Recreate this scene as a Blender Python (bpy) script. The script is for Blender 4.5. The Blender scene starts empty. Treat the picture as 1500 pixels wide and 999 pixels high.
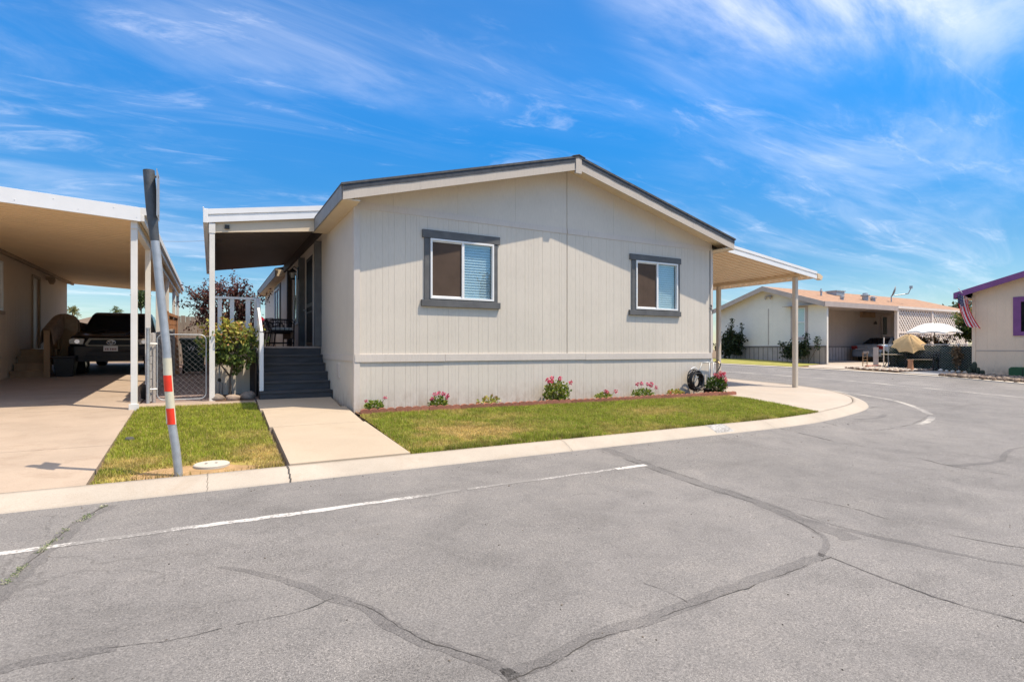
import bpy, bmesh, math, random
import numpy as np
from mathutils import Vector, Matrix, Euler, noise as mnoise

random.seed(7)
rng = np.random.default_rng(7)
SC = bpy.context.scene
COL = SC.collection
PI = math.pi
GRADE = 0.045            # the whole site climbs gently to the north


def zg(y):
    return GRADE * max(-16.0, min(12.0, y))


# ------------------------------------------------------------------ scene objects
ORG = {}


def tag(o, label=None, cat=None, group=None, kind=None):
    if label:
        o["label"] = label
    if cat:
        o["category"] = cat
    if group:
        o["group"] = group
    if kind:
        o["kind"] = kind
    return o


def thing(name, label, cat, loc, rotz=0.0, group=None):
    o = bpy.data.objects.new(name, None)
    o.empty_display_size = 0.2
    COL.objects.link(o)
    o.location = loc
    o.rotation_euler = (0, 0, rotz)
    ORG[o.name] = Vector(loc)
    return tag(o, label, cat, group)


def copy_tree(o, parent=None):
    c = o.copy()
    COL.objects.link(c)
    if parent is not None:
        c.parent = parent
    for ch in list(o.children):
        copy_tree(ch, c)
    return c


class MB:
    """Collects shapes and links them as ONE mesh object."""

    def __init__(self):
        self.v = []
        self.f = []
        self.c = []
        self.col = (1, 1, 1)
        self.usecol = False

    def color(self, c):
        self.col = tuple(c)
        self.usecol = True

    def add(self, pts):
        i = len(self.v)
        self.v.extend([tuple(p) for p in pts])
        self.c.extend([self.col] * len(pts))
        return i

    def quad(self, a, b, c, d):
        i = self.add([a, b, c, d])
        self.f.append((i, i + 1, i + 2, i + 3))

    def tri(self, a, b, c):
        i = self.add([a, b, c])
        self.f.append((i, i + 1, i + 2))

    def poly(self, pts):
        i = self.add(pts)
        self.f.append(tuple(range(i, i + len(pts))))

    def box(self, x0, x1, y0, y1, z0, z1, m=None):
        p = [(x0, y0, z0), (x1, y0, z0), (x1, y1, z0), (x0, y1, z0), (x0, y0, z1), (x1, y0, z1), (x1, y1, z1), (x0, y1, z1)]
        if m is not None:
            p = [m @ Vector(q) for q in p]
        i = self.add(p)
        for q in ((0, 3, 2, 1), (4, 5, 6, 7), (0, 1, 5, 4), (1, 2, 6, 5), (2, 3, 7, 6), (3, 0, 4, 7)):
            self.f.append(tuple(i + k for k in q))

    def bar(self, a, b, w, h, up=(0, 0, 1)):
        a, b = Vector(a), Vector(b)
        d = (b - a).normalized()
        u = Vector(up)
        s = d.cross(u)
        if s.length < 1e-4:
            s = d.cross(Vector((1, 0, 0)))
        s.normalize()
        t = s.cross(d)
        p = []
        for e in (a, b):
            for k, l in ((-1, -1), (1, -1), (1, 1), (-1, 1)):
                p.append(e + s * (k * w / 2) + t * (l * h / 2))
        i = self.add(p)
        for q in ((0, 1, 2, 3), (7, 6, 5, 4), (0, 4, 5, 1), (1, 5, 6, 2), (2, 6, 7, 3), (3, 7, 4, 0)):
            self.f.append(tuple(i + k for k in q))

    def prism(self, pts, axis, a0, a1):
        """pts: polygon in the plane normal to axis: x->(y,z), y->(x,z), z->(x,y)"""
        def mk(p, a):
            return {"x": (a, p[0], p[1]), "y": (p[0], a, p[1]), "z": (p[0], p[1], a)}[axis]
        n = len(pts)
        i = self.add([mk(p, a0) for p in pts] + [mk(p, a1) for p in pts])
        self.f.append(tuple(i + k for k in range(n)))
        self.f.append(tuple(i + n + k for k in reversed(range(n))))
        for k in range(n):
            l = (k + 1) % n
            self.f.append((i + k, i + l, i + n + l, i + n + k))

    def tube(self, pts, r, seg=8, caps=True, closed=False):
        P = [Vector(p) for p in pts]
        n = len(P)
        R = r if isinstance(r, (list, tuple)) else [r] * n
        ref = None
        rings = []
        for k in range(n):
            if closed:
                d = P[(k + 1) % n] - P[k - 1]
            else:
                d = P[min(k + 1, n - 1)] - P[max(k - 1, 0)]
            if d.length < 1e-9:
                d = Vector((0, 0, 1))
            d.normalize()
            if ref is None:
                ref = Vector((1, 0, 0)) if abs(d.x) < 0.8 else Vector((0, 1, 0))
            s = ref - d * ref.dot(d)
            if s.length < 1e-6:
                s = Vector((0, 1, 0)) - d * d.y
            s.normalize()
            ref = s
            t = d.cross(s)
            rings.append(self.add([P[k] + (s * math.cos(2 * PI * j / seg) + t * math.sin(2 * PI * j / seg)) * R[k] for j in range(seg)]))
        m = n if closed else n - 1
        for k in range(m):
            a, b = rings[k], rings[(k + 1) % n]
            for j in range(seg):
                l = (j + 1) % seg
                self.f.append((a + j, a + l, b + l, b + j))
        if caps and not closed:
            self.f.append(tuple(rings[0] + j for j in reversed(range(seg))))
            self.f.append(tuple(rings[-1] + j for j in range(seg)))

    def lathe(self, prof, c, seg=20, axis="z", caps=True):
        rings = []
        for r, h in prof:
            pts = []
            for j in range(seg):
                a = 2 * PI * j / seg
                u, w = r * math.cos(a), r * math.sin(a)
                pts.append({"z": (c[0] + u, c[1] + w, c[2] + h), "x": (c[0] + h, c[1] + u, c[2] + w), "y": (c[0] + u, c[1] + h, c[2] + w)}[axis])
            rings.append(self.add(pts))
        for k in range(len(rings) - 1):
            a, b = rings[k], rings[k + 1]
            for j in range(seg):
                l = (j + 1) % seg
                self.f.append((a + j, a + l, b + l, b + j))
        if caps:
            self.f.append(tuple(rings[0] + j for j in reversed(range(seg))))
            self.f.append(tuple(rings[-1] + j for j in range(seg)))

    def ellip(self, c, rx, ry, rz, seg=14, rings=8, rough=0.0, fs=2.0, seed=0.0):
        base = []
        for k in range(rings + 1):
            th = PI * k / rings
            row = []
            for j in range(seg):
                a = 2 * PI * j / seg
                d = Vector((math.sin(th) * math.cos(a), math.sin(th) * math.sin(a), math.cos(th)))
                s = 1 + rough * mnoise.noise(d * fs + Vector((seed, seed * 1.7, 3.1)))
                row.append((c[0] + d.x * rx * s, c[1] + d.y * ry * s, c[2] + d.z * rz * s))
            base.append(self.add(row))
        for k in range(rings):
            for j in range(seg):
                l = (j + 1) % seg
                self.f.append((base[k] + j, base[k + 1] + j, base[k + 1] + l, base[k] + l))

    def loft(self, rings, caps=True):
        ids = [self.add(r) for r in rings]
        n = len(rings[0])
        for k in range(len(ids) - 1):
            a, b = ids[k], ids[k + 1]
            for j in range(n):
                l = (j + 1) % n
                self.f.append((a + j, a + l, b + l, b + j))
        if caps:
            self.f.append(tuple(ids[0] + j for j in reversed(range(n))))
            self.f.append(tuple(ids[-1] + j for j in range(n)))

    def leaf(self, p, d, size, wid=0.5, fold=0.25):
        """a small folded leaf at p pointing along d"""
        d = Vector(d).normalized()
        s = d.cross(Vector((random.gauss(0, 1), random.gauss(0, 1), random.gauss(0, 1))))
        if s.length < 1e-5:
            s = Vector((1, 0, 0))
        s.normalize()
        n = d.cross(s)
        p = Vector(p)
        L = size
        a = p
        b = p + d * L * 0.5 + s * L * wid * 0.5 + n * L * fold * 0.4
        c = p + d * L
        e = p + d * L * 0.5 - s * L * wid * 0.5 + n * L * fold * 0.4
        i = self.add([a, b, c, e])
        self.f.append((i, i + 1, i + 2))
        self.f.append((i, i + 2, i + 3))

    def build(self, name, mat, parent=None, smooth=False, bevel=0.0, local=False, subsurf=0, fixn=True, autosmooth=None):
        me = bpy.data.meshes.new(name)
        V = [Vector(p) for p in self.v]
        if parent is not None:
            off = Vector((0, 0, 0)) if local else ORG.get(parent.name, Vector((0, 0, 0)))
        elif local:
            off = Vector((0, 0, 0))
        else:
            xs = [p.x for p in V]; ys = [p.y for p in V]; zs = [p.z for p in V]
            off = Vector(((min(xs) + max(xs)) / 2, (min(ys) + max(ys)) / 2, min(zs)))
        me.from_pydata([p - off for p in V], [], self.f)
        if fixn:
            bm = bmesh.new()
            bm.from_mesh(me)
            bmesh.ops.recalc_face_normals(bm, faces=bm.faces)
            bm.to_mesh(me)
            bm.free()
        if self.usecol:
            at = me.color_attributes.new("tint", "FLOAT_COLOR", "POINT")
            buf = np.ones((len(self.c), 4), dtype=np.float32)
            buf[:, :3] = np.array(self.c, dtype=np.float32)
            at.data.foreach_set("color", buf.ravel())
        if smooth:
            me.polygons.foreach_set("use_smooth", [True] * len(me.polygons))
        o = bpy.data.objects.new(name, me)
        COL.objects.link(o)
        if mat is not None:
            me.materials.append(mat)
        if parent is not None:
            o.parent = parent
            ORG[o.name] = off
        else:
            o.location = off
            ORG[o.name] = off
        if bevel > 0:
            b = o.modifiers.new("bev", "BEVEL")
            b.width = bevel
            b.segments = 2
            b.limit_method = "ANGLE"
            b.angle_limit = math.radians(40)
        if subsurf:
            s = o.modifiers.new("sub", "SUBSURF")
            s.levels = subsurf
            s.render_levels = subsurf
        if autosmooth:
            try:
                me.set_sharp_from_angle(angle=math.radians(autosmooth))
            except Exception:
                pass
        return o


def text_part(name, body, size, mat, parent, m, extrude=0.004, local=True):
    cu = bpy.data.curves.new(name, "FONT")
    cu.body = body
    cu.size = size
    cu.extrude = extrude
    cu.align_x = "CENTER"
    cu.align_y = "CENTER"
    cu.materials.append(mat)
    tmp = bpy.data.objects.new(name, cu)
    COL.objects.link(tmp)
    bpy.context.view_layer.update()
    me = bpy.data.meshes.new_from_object(tmp.evaluated_get(bpy.context.evaluated_depsgraph_get()))
    me.name = name
    bpy.data.objects.remove(tmp)
    if not me.materials:
        me.materials.append(mat)
    o = bpy.data.objects.new(name, me)
    COL.objects.link(o)
    o.parent = parent
    o.matrix_local = m
    return o


# ------------------------------------------------------------------ materials
def nodes(name):
    m = bpy.data.materials.new(name)
    m.use_nodes = True
    nt = m.node_tree
    b = nt.nodes["Principled BSDF"]
    return m, nt, b


def coords(nt, stretch=(1, 1, 1), kind="Object"):
    tc = nt.nodes.new("ShaderNodeTexCoord")
    mp = nt.nodes.new("ShaderNodeMapping")
    mp.inputs["Scale"].default_value = stretch
    nt.links.new(tc.outputs[kind], mp.inputs["Vector"])
    return mp.outputs["Vector"]


def wcoords(nt, stretch=(1, 1, 1)):
    g = nt.nodes.new("ShaderNodeNewGeometry")
    mp = nt.nodes.new("ShaderNodeMapping")
    mp.inputs["Scale"].default_value = stretch
    nt.links.new(g.outputs["Position"], mp.inputs["Vector"])
    return mp.outputs["Vector"]


def tex(nt, vec, scale, detail=4.0, rough=0.55, dist=0.0):
    n = nt.nodes.new("ShaderNodeTexNoise")
    n.inputs["Scale"].default_value = scale
    n.inputs["Detail"].default_value = detail
    n.inputs["Roughness"].default_value = rough
    n.inputs["Distortion"].default_value = dist
    nt.links.new(vec, n.inputs["Vector"])
    return n.outputs["Fac"]


def ramp(nt, fac, stops, interp="LINEAR"):
    r = nt.nodes.new("ShaderNodeValToRGB")
    r.color_ramp.interpolation = interp
    el = r.color_ramp.elements
    while len(el) < len(stops):
        el.new(0.5)
    for e, (p, c) in zip(el, stops):
        e.position = p
        e.color = (*c, 1) if len(c) == 3 else c
    nt.links.new(fac, r.inputs["Fac"])
    return r.outputs["Color"]


def mixc(nt, fac, a, b, mode="MIX"):
    n = nt.nodes.new("ShaderNodeMix")
    n.data_type = "RGBA"
    n.blend_type = mode
    for sock, val in ((n.inputs[0], fac), (n.inputs[6], a), (n.inputs[7], b)):
        if isinstance(val, (int, float)):
            sock.default_value = val
        elif isinstance(val, (tuple, list)):
            sock.default_value = (*val, 1)
        else:
            nt.links.new(val, sock)
    return n.outputs[2]


def bump(nt, b, height, strength=0.3, dist=0.01):
    n = nt.nodes.new("ShaderNodeBump")
    n.inputs["Strength"].default_value = strength
    n.inputs["Distance"].default_value = dist
    nt.links.new(height, n.inputs["Height"])
    nt.links.new(n.outputs["Normal"], b.inputs["Normal"])


def sc(c, k):
    return tuple(min(1.0, x * k) for x in c)


def paint(name, c, rough=0.55, var=0.12, scale=3.0, bumps=0.0, bscale=60.0, stretch=(1, 1, 1), spec=0.4, metallic=0.0, dirt=0.0, dirtc=(0.2, 0.16, 0.11), world=False):
    """a surface with soft blotches, optional fine grain and blotchy dirt"""
    m, nt, b = nodes(name)
    v = wcoords(nt, stretch) if world else coords(nt, stretch)
    f = tex(nt, v, scale, 5)
    col = ramp(nt, f, [(0.3, sc(c, 1 - var)), (0.7, sc(c, 1 + var))])
    if dirt > 0:
        f2 = tex(nt, v, scale * 0.6, 8, 0.7, 0.4)
        k = ramp(nt, f2, [(0.5, (0, 0, 0)), (0.75, (dirt, dirt, dirt))])
        col = mixc(nt, k, col, dirtc)
    nt.links.new(col, b.inputs["Base Color"])
    b.inputs["Roughness"].default_value = rough
    b.inputs["Specular IOR Level"].default_value = spec
    b.inputs["Metallic"].default_value = metallic
    if bumps > 0:
        h = tex(nt, v, bscale, 6, 0.6)
        bump(nt, b, h, bumps, 0.01)
    return m


def foliage(name, rough=0.55, trans=0.35):
    m, nt, b = nodes(name)
    a = nt.nodes.new("ShaderNodeVertexColor")
    a.layer_name = "tint"
    v = wcoords(nt)
    f = tex(nt, v, 25.0, 2)
    k = ramp(nt, f, [(0.3, (0.75, 0.75, 0.75)), (0.7, (1.25, 1.25, 1.25))])
    col = mixc(nt, 1.0, a.outputs["Color"], k, "MULTIPLY")
    nt.links.new(col, b.inputs["Base Color"])
    b.inputs["Roughness"].default_value = rough
    b.inputs["Specular IOR Level"].default_value = 0.3
    t = nt.nodes.new("ShaderNodeBsdfTranslucent")
    nt.links.new(col, t.inputs["Color"])
    mx = nt.nodes.new("ShaderNodeMixShader")
    mx.inputs[0].default_value = trans
    nt.links.new(b.outputs[0], mx.inputs[1])
    nt.links.new(t.outputs[0], mx.inputs[2])
    out = nt.nodes["Material Output"]
    nt.links.new(mx.outputs[0], out.inputs["Surface"])
    return m


def glass(name, tint=(0.55, 0.6, 0.62), ior=0.10, rough=0.01):
    """thin window glass: a fresnel reflection over a clear tinted sheet"""
    m = bpy.data.materials.new(name)
    m.use_nodes = True
    nt = m.node_tree
    nt.nodes.clear()
    out = nt.nodes.new("ShaderNodeOutputMaterial")
    lw = nt.nodes.new("ShaderNodeLayerWeight")
    lw.inputs["Blend"].default_value = 0.5
    pw = nt.nodes.new("ShaderNodeMath")
    pw.operation = "POWER"
    pw.inputs[1].default_value = 4.0
    nt.links.new(lw.outputs["Facing"], pw.inputs[0])
    fr = nt.nodes.new("ShaderNodeMath")
    fr.operation = "MULTIPLY_ADD"
    fr.inputs[1].default_value = 0.75
    fr.inputs[2].default_value = ior
    nt.links.new(pw.outputs[0], fr.inputs[0])
    gl = nt.nodes.new("ShaderNodeBsdfGlossy")
    gl.inputs["Roughness"].default_value = rough
    tr = nt.nodes.new("ShaderNodeBsdfTransparent")
    tr.inputs["Color"].default_value = (*tint, 1)
    v = wcoords(nt)
    f = tex(nt, v, 1.6, 2)
    bp = nt.nodes.new("ShaderNodeBump")
    bp.inputs["Strength"].default_value = 0.08
    bp.inputs["Distance"].default_value = 0.02
    nt.links.new(f, bp.inputs["Height"])
    nt.links.new(bp.outputs[0], gl.inputs["Normal"])
    mx = nt.nodes.new("ShaderNodeMixShader")
    nt.links.new(fr.outputs[0], mx.inputs[0])
    nt.links.new(tr.outputs[0], mx.inputs[1])
    nt.links.new(gl.outputs[0], mx.inputs[2])
    nt.links.new(mx.outputs[0], out.inputs["Surface"])
    return m


def gloss_paint(name, c, rough=0.2, coat=0.6, metallic=0.3):
    m, nt, b = nodes(name)
    v = coords(nt)
    f = tex(nt, v, 4.0, 3)
    col = ramp(nt, f, [(0.3, sc(c, 0.9)), (0.7, sc(c, 1.1))])
    nt.links.new(col, b.inputs["Base Color"])
    b.inputs["Roughness"].default_value = rough
    b.inputs["Metallic"].default_value = metallic
    b.inputs["Coat Weight"].default_value = coat
    b.inputs["Specular IOR Level"].default_value = 0.5 if coat > 0.3 else 0.22
    b.inputs["Coat Roughness"].default_value = 0.05
    return m


M = {}
# ------------------------------------------------------------------ setting materials
def asphalt(name="asphalt", k0=1.0, crazed=True):
    m, nt, b = nodes(name)
    v = wcoords(nt)
    big = tex(nt, v, 0.30, 5, 0.6, 0.8)
    mid = tex(nt, v, 1.7, 7, 0.68, 0.5)
    fine = tex(nt, v, 85.0, 3, 0.75)
    grit = tex(nt, v, 210.0, 2, 0.7)
    c = ramp(nt, big, [(0.3, (0.167, 0.160, 0.155)), (0.55, (0.197, 0.188, 0.182)), (0.75, (0.230, 0.220, 0.211))])
    k = ramp(nt, mid, [(0.3, (0.80, 0.80, 0.80)), (0.5, (1, 1, 1)), (0.72, (1.16, 1.15, 1.13))])
    c = mixc(nt, 1.0, c, k, "MULTIPLY")
    k = ramp(nt, fine, [(0.30, (0.45, 0.45, 0.45)), (0.5, (1, 1, 1)), (0.70, (1.55, 1.53, 1.50))])
    c = mixc(nt, 0.75, c, k, "MULTIPLY")
    k = ramp(nt, grit, [(0.34, (0.30, 0.30, 0.30)), (0.46, (1, 1, 1)), (0.58, (1, 1, 1)), (0.70, (2.1, 2.07, 2.0))])
    rough_ = ramp(nt, tex(nt, v, 0.55, 5, 0.6, 0.6), [(0.40, (0.30, 0.30, 0.30)), (0.62, (1, 1, 1))])
    c = mixc(nt, rough_, c, mixc(nt, 1.0, c, k, "MULTIPLY"))
    st = ramp(nt, tex(nt, wcoords(nt, (0.35, 1.3, 1)), 0.9, 6, 0.65, 1.0), [(0.56, (1, 1, 1)), (0.72, (0.86, 0.855, 0.85))])
    c = mixc(nt, 1.0, c, st, "MULTIPLY")
    # hairline crazing here and there
    vo = nt.nodes.new("ShaderNodeTexVoronoi")
    vo.feature = "DISTANCE_TO_EDGE"
    vo.inputs["Scale"].default_value = 0.55
    wv = nt.nodes.new("ShaderNodeVectorMath")
    wv.operation = "ADD"
    nz = nt.nodes.new("ShaderNodeTexNoise")
    nz.inputs["Scale"].default_value = 2.2
    nz.inputs["Detail"].default_value = 6
    nt.links.new(v, nz.inputs["Vector"])
    sv = nt.nodes.new("ShaderNodeVectorMath")
    sv.operation = "SCALE"
    sv.inputs["Scale"].default_value = 0.55
    nt.links.new(nz.outputs["Color"], sv.inputs[0])
    nt.links.new(v, wv.inputs[0])
    nt.links.new(sv.outputs[0], wv.inputs[1])
    nt.links.new(wv.outputs[0], vo.inputs["Vector"])
    edge = ramp(nt, vo.outputs["Distance"], [(0.0, (1, 1, 1)), (0.0045, (0, 0, 0))])
    msk = ramp(nt, tex(nt, v, 0.42, 3), [(0.52, (0, 0, 0)), (0.60, (0.55, 0.55, 0.55))])
    em = mixc(nt, 1.0, edge, msk, "MULTIPLY")
    if crazed:
        c = mixc(nt, em, c, (0.09, 0.085, 0.08))
    else:
        c = mixc(nt, 1.0, c, (k0, k0, k0 * 1.01), "MULTIPLY")
    nt.links.new(c, b.inputs["Base Color"])
    b.inputs["Roughness"].default_value = 0.85
    b.inputs["Specular IOR Level"].default_value = 0.25
    bump(nt, b, fine, 0.55, 0.006)
    return m


def concrete(name, c, var=0.1, dirt=0.35, dirtc=(0.26, 0.18, 0.12), stains=True):
    m, nt, b = nodes(name)
    v = wcoords(nt)
    f = tex(nt, v, 0.8, 6, 0.65, 0.4)
    col = ramp(nt, f, [(0.3, sc(c, 1 - var)), (0.7, sc(c, 1 + var))])
    g = tex(nt, v, 120.0, 3, 0.7)
    k = ramp(nt, g, [(0.3, (0.82, 0.82, 0.82)), (0.5, (1, 1, 1)), (0.72, (1.12, 1.12, 1.12))])
    col = mixc(nt, 0.8, col, k, "MULTIPLY")
    if dirt > 0:
        f2 = tex(nt, v, 1.9, 9, 0.72, 0.6)
        k = ramp(nt, f2, [(0.52, (0, 0, 0)), (0.8, (dirt, dirt, dirt))])
        col = mixc(nt, k, col, dirtc)
    nt.links.new(col, b.inputs["Base Color"])
    b.inputs["Roughness"].default_value = 0.8
    b.inputs["Specular IOR Level"].default_value = 0.3
    bump(nt, b, g, 0.25, 0.004)
    return m


M["asphalt"] = asphalt()
M["seal"] = asphalt("crack_sealant", 0.785, False)
M["crack"] = paint("open_crack", (0.075, 0.070, 0.065), 0.95, 0.3, 20.0, world=True, spec=0.1)


def worn_paint(name, c, keep):
    """road paint worn through to asphalt grey in small flakes"""
    m, nt, b = nodes(name)
    v = wcoords(nt)
    f = tex(nt, v, 38.0, 6, 0.75, 0.3)
    g = tex(nt, v, 1.3, 3)
    k = nt.nodes.new("ShaderNodeMath")
    k.operation = "MULTIPLY_ADD"
    nt.links.new(f, k.inputs[0])
    k.inputs[1].default_value = 0.5
    h = nt.nodes.new("ShaderNodeMath")
    h.operation = "MULTIPLY"
    nt.links.new(g, h.inputs[0])
    h.inputs[1].default_value = 0.5
    nt.links.new(h.outputs[0], k.inputs[2])
    msk = ramp(nt, k.outputs[0], [(keep * 0.5 - 0.025, (0, 0, 0)), (keep * 0.5 + 0.035, (1, 1, 1))])
    col = mixc(nt, msk, c, (0.21, 0.2, 0.19))
    nt.links.new(col, b.inputs["Base Color"])
    b.inputs["Roughness"].default_value = 0.8
    return m


M["white_line"] = worn_paint("worn_white_paint", (0.52, 0.50, 0.475), 0.965)
M["pale_line"] = worn_paint("worn_pale_paint", (0.40, 0.375, 0.335), 0.99)
M["kerb"] = concrete("kerb_concrete", (0.40, 0.35, 0.29), 0.12, 0.45, (0.30, 0.22, 0.15))
M["walk"] = concrete("walk_concrete", (0.43, 0.352, 0.265), 0.08, 0.35, (0.36, 0.27, 0.18))
M["drive"] = concrete("driveway_concrete", (0.385, 0.305, 0.235), 0.13, 0.70, (0.24, 0.17, 0.12))
M["pad"] = concrete("carport_pad_concrete", (0.43, 0.375, 0.315), 0.08, 0.40, (0.38, 0.25, 0.16))
M["pale_conc"] = concrete("street_gutter_concrete", (0.55, 0.49, 0.41), 0.08, 0.3)
M["dirt"] = paint("dry_soil", (0.20, 0.145, 0.095), 0.95, 0.25, 2.5, 0.6, 40, world=True, spec=0.1)
M["dirt2"] = paint("orange_brown_soil", (0.36, 0.235, 0.12), 0.95, 0.22, 12, 0.7, 60, world=True, spec=0.1)
M["bed"] = paint("flower_bed_soil", (0.16, 0.10, 0.068), 0.95, 0.3, 9, 0.8, 60, world=True, spec=0.1)
M["paver"] = paint("mauve_pavers", (0.30, 0.225, 0.20), 0.9, 0.2, 2.0, 0.4, 30, world=True, spec=0.2)
M["sod"] = paint("thatch_under_grass", (0.34, 0.27, 0.08), 0.95, 0.3, 3.0, 0.5, 50, world=True, spec=0.1)
M["blades"] = foliage("grass_blades", 0.55, 0.4)


def sheet(name, pts, off, mat, label_kind="structure", thick=0.0):
    """a flat polygon laid on the graded site at height off above it"""
    bm = bmesh.new()
    vs = [bm.verts.new((x, y, 0)) for x, y in pts]
    f = bm.faces.new(vs)
    f.normal_update()
    if f.normal.z < 0:
        f.normal_flip()
    if thick > 0:
        r = bmesh.ops.extrude_face_region(bm, geom=[f])
        for e in r["geom"]:
            if isinstance(e, bmesh.types.BMVert):
                e.co.z = -thick
    bmesh.ops.triangulate(bm, faces=bm.faces[:])
    for yy in (12.0, -16.0):
        bmesh.ops.bisect_plane(bm, geom=bm.verts[:] + bm.edges[:] + bm.faces[:], plane_co=(0, yy, 0), plane_no=(0, 1, 0))
    for v in bm.verts:
        v.co.z += zg(v.co.y) + off
    if thick > 0:
        bmesh.ops.recalc_face_normals(bm, faces=bm.faces)
    else:
        bm.normal_update()
        for f in bm.faces:
            if f.normal.z < 0:
                f.normal_flip()
    me = bpy.data.meshes.new(name)
    bm.to_mesh(me)
    bm.free()
    me.materials.append(mat)
    o = bpy.data.objects.new(name, me)
    COL.objects.link(o)
    tag(o, kind=label_kind)
    return o


def smooth_path(pts, n=6):
    """Catmull-Rom through 2D points"""
    P = [Vector((p[0], p[1])) for p in pts]
    out = []
    for i in range(len(P) - 1):
        p0, p1, p2, p3 = P[max(i - 1, 0)], P[i], P[i + 1], P[min(i + 2, len(P) - 1)]
        for k in range(n):
            t = k / n
            out.append(0.5 * ((2 * p1) + (p2 - p0) * t + (2 * p0 - 5 * p1 + 4 * p2 - p3) * t * t + (3 * p1 - p0 - 3 * p2 + p3) * t ** 3))
    out.append(P[-1])
    return out


def ribbon(name, pts, w, off, mat, jitter=0.0, n=8, kind="structure", wfun=None, seed=0):
    """a strip of width w following pts on the ground, with ragged edges"""
    P = smooth_path(pts, n)
    mb = MB()
    prev = None
    for i, p in enumerate(P):
        d = (P[min(i + 1, len(P) - 1)] - P[max(i - 1, 0)])
        if d.length < 1e-6:
            continue
        d.normalize()
        s = Vector((-d.y, d.x))
        ww = w if wfun is None else w * wfun(i / (len(P) - 1))
        a = ww / 2 * (1 + jitter * mnoise.noise(Vector((p.x * 9, p.y * 9, seed))))
        b = ww / 2 * (1 + jitter * mnoise.noise(Vector((p.x * 9, p.y * 9, seed + 7.7))))
        c = s * (jitter * w * 0.5 * mnoise.noise(Vector((p.x * 5, p.y * 5, seed + 3.3))))
        l, r = p + c + s * a, p + c - s * b
        cur = ((l.x, l.y, zg(l.y) + off), (r.x, r.y, zg(r.y) + off))
        if prev:
            mb.quad(prev[1], cur[1], cur[0], prev[0])
        prev = cur
    o = mb.build(name, mat)
    # all faces up
    bm = bmesh.new()
    bm.from_mesh(o.data)
    bm.normal_update()
    for f in bm.faces:
        if f.normal.z < 0:
            f.normal_flip()
    bm.to_mesh(o.data)
    bm.free()
    tag(o, kind=kind)
    return o


# ------------------------------------------------------------------ ground, roads, kerbs
BIG = 900.0
sheet("ground", [(-BIG, -BIG), (BIG, -BIG), (BIG, BIG), (-BIG, BIG)], -0.16, M["dirt"])

KERB_OUT = [(-60, -3.63), (-20, -3.63), (-6, -3.63), (-1.4, -3.64), (4.4, -3.60), (6.2, -3.58), (7.5, -3.46), (9.1, -3.12), (10.05, -2.83), (10.75, -2.48), (11.5, -1.95), (12.2, -1.15), (12.6, -0.3), (12.75, 0.7), (12.6, 2.0), (12.4, 4.0), (12.2, 8), (12.2, 40), (12.2, 120)]
KW = 0.30
kout = smooth_path(KERB_OUT, 6)


def offset_path(P, d):
    out = []
    for i, p in enumerate(P):
        t = P[min(i + 1, len(P) - 1)] - P[max(i - 1, 0)]
        t.normalize()
        out.append(p + Vector((-t.y, t.x)) * d)
    return out


def kerb(name, P, prof, joints=True):
    mb = MB()
    rows = [[(q.x, q.y, zg(q.y) + h) for q, h in zip(*(offset_path(P, d), [h] * len(P)))] for d, h in prof]
    ids = [mb.add(r) for r in rows]
    for a, b in zip(ids[:-1], ids[1:]):
        for k in range(len(P) - 1):
            mb.f.append((a + k, a + k + 1, b + k + 1, b + k))
    o = mb.build(name, M["kerb"], smooth=True)
    tag(o, kind="structure")
    return o


# rolled kerb: from the asphalt edge up to the lawn
kerb("kerb", kout, [(-0.004, -0.11), (0.0, -0.083), (0.035, -0.060), (0.10, -0.030), (0.19, 0.004), (0.23, 0.012), (KW, 0.012), (KW + 0.004, -0.06)])
# the near road and the cross street are one asphalt sheet
FAR = [(21.4, -60), (21.5, -8), (22.2, -2), (22.8, 0.8), (22.4, 3.4), (21.3, 6.0), (19.9, 8.4), (18.5, 11.5), (17.4, 15), (16.8, 20), (16.6, 120)]
road = [(p.x, p.y) for p in offset_path(kout, 0.02)]
sheet("road", road + FAR[::-1] + [(-60, -60)], -0.08, M["asphalt"])
# soil of the lots
inner = [(p.x, p.y) for p in offset_path(kout, KW - 0.02)]
sheet("soil", inner + [(-60, 120)], -0.045, M["dirt"])
# the far side of the cross street
sheet("far_gutter", [(x - 0.02, y) for x, y in FAR] + [(x + 0.5, y + 0.1) for x, y in FAR[::-1]], -0.05, M["pale_conc"], thick=0.1)
sheet("far_soil", [(x + 0.48, y + 0.1) for x, y in FAR] + [(90, 120), (90, -60)], -0.055, M["dirt"])

# kerb joints (open grooves) and a faded pale blue mark on the kerb
for x in (-2.15, -1.44, 1.9, 5.9):
    mb = MB()
    pr = [(-3.645, -0.076), (-3.595, -0.050), (-3.53, -0.021), (-3.44, 0.012), (-3.40, 0.0185), (-3.33, 0.0185)]
    wj = 0.016 if x == -1.44 else 0.004
    for (ya, ha), (yb, hb) in zip(pr[:-1], pr[1:]):
        mb.quad((x - wj / 2, ya, zg(ya) + ha), (x + wj / 2, ya, zg(ya) + ha), (x + wj / 2 + 0.01, yb, zg(yb) + hb), (x - wj / 2 + 0.01, yb, zg(yb) + hb))
    tag(mb.build("kerb_joint", M["crack"]), kind="structure")
M["blue_mark"] = worn_paint("faded_blue_kerb_paint", (0.41, 0.405, 0.39), 0.95)
def kerb_at(x):
    for p, q in zip(kout[:-1], kout[1:]):
        if p.x <= x <= q.x:
            t = (x - p.x) / (q.x - p.x)
            d = (q - p).normalized()
            return p.lerp(q, t), Vector((-d.y, d.x))
mb = MB()
rows = []
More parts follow.
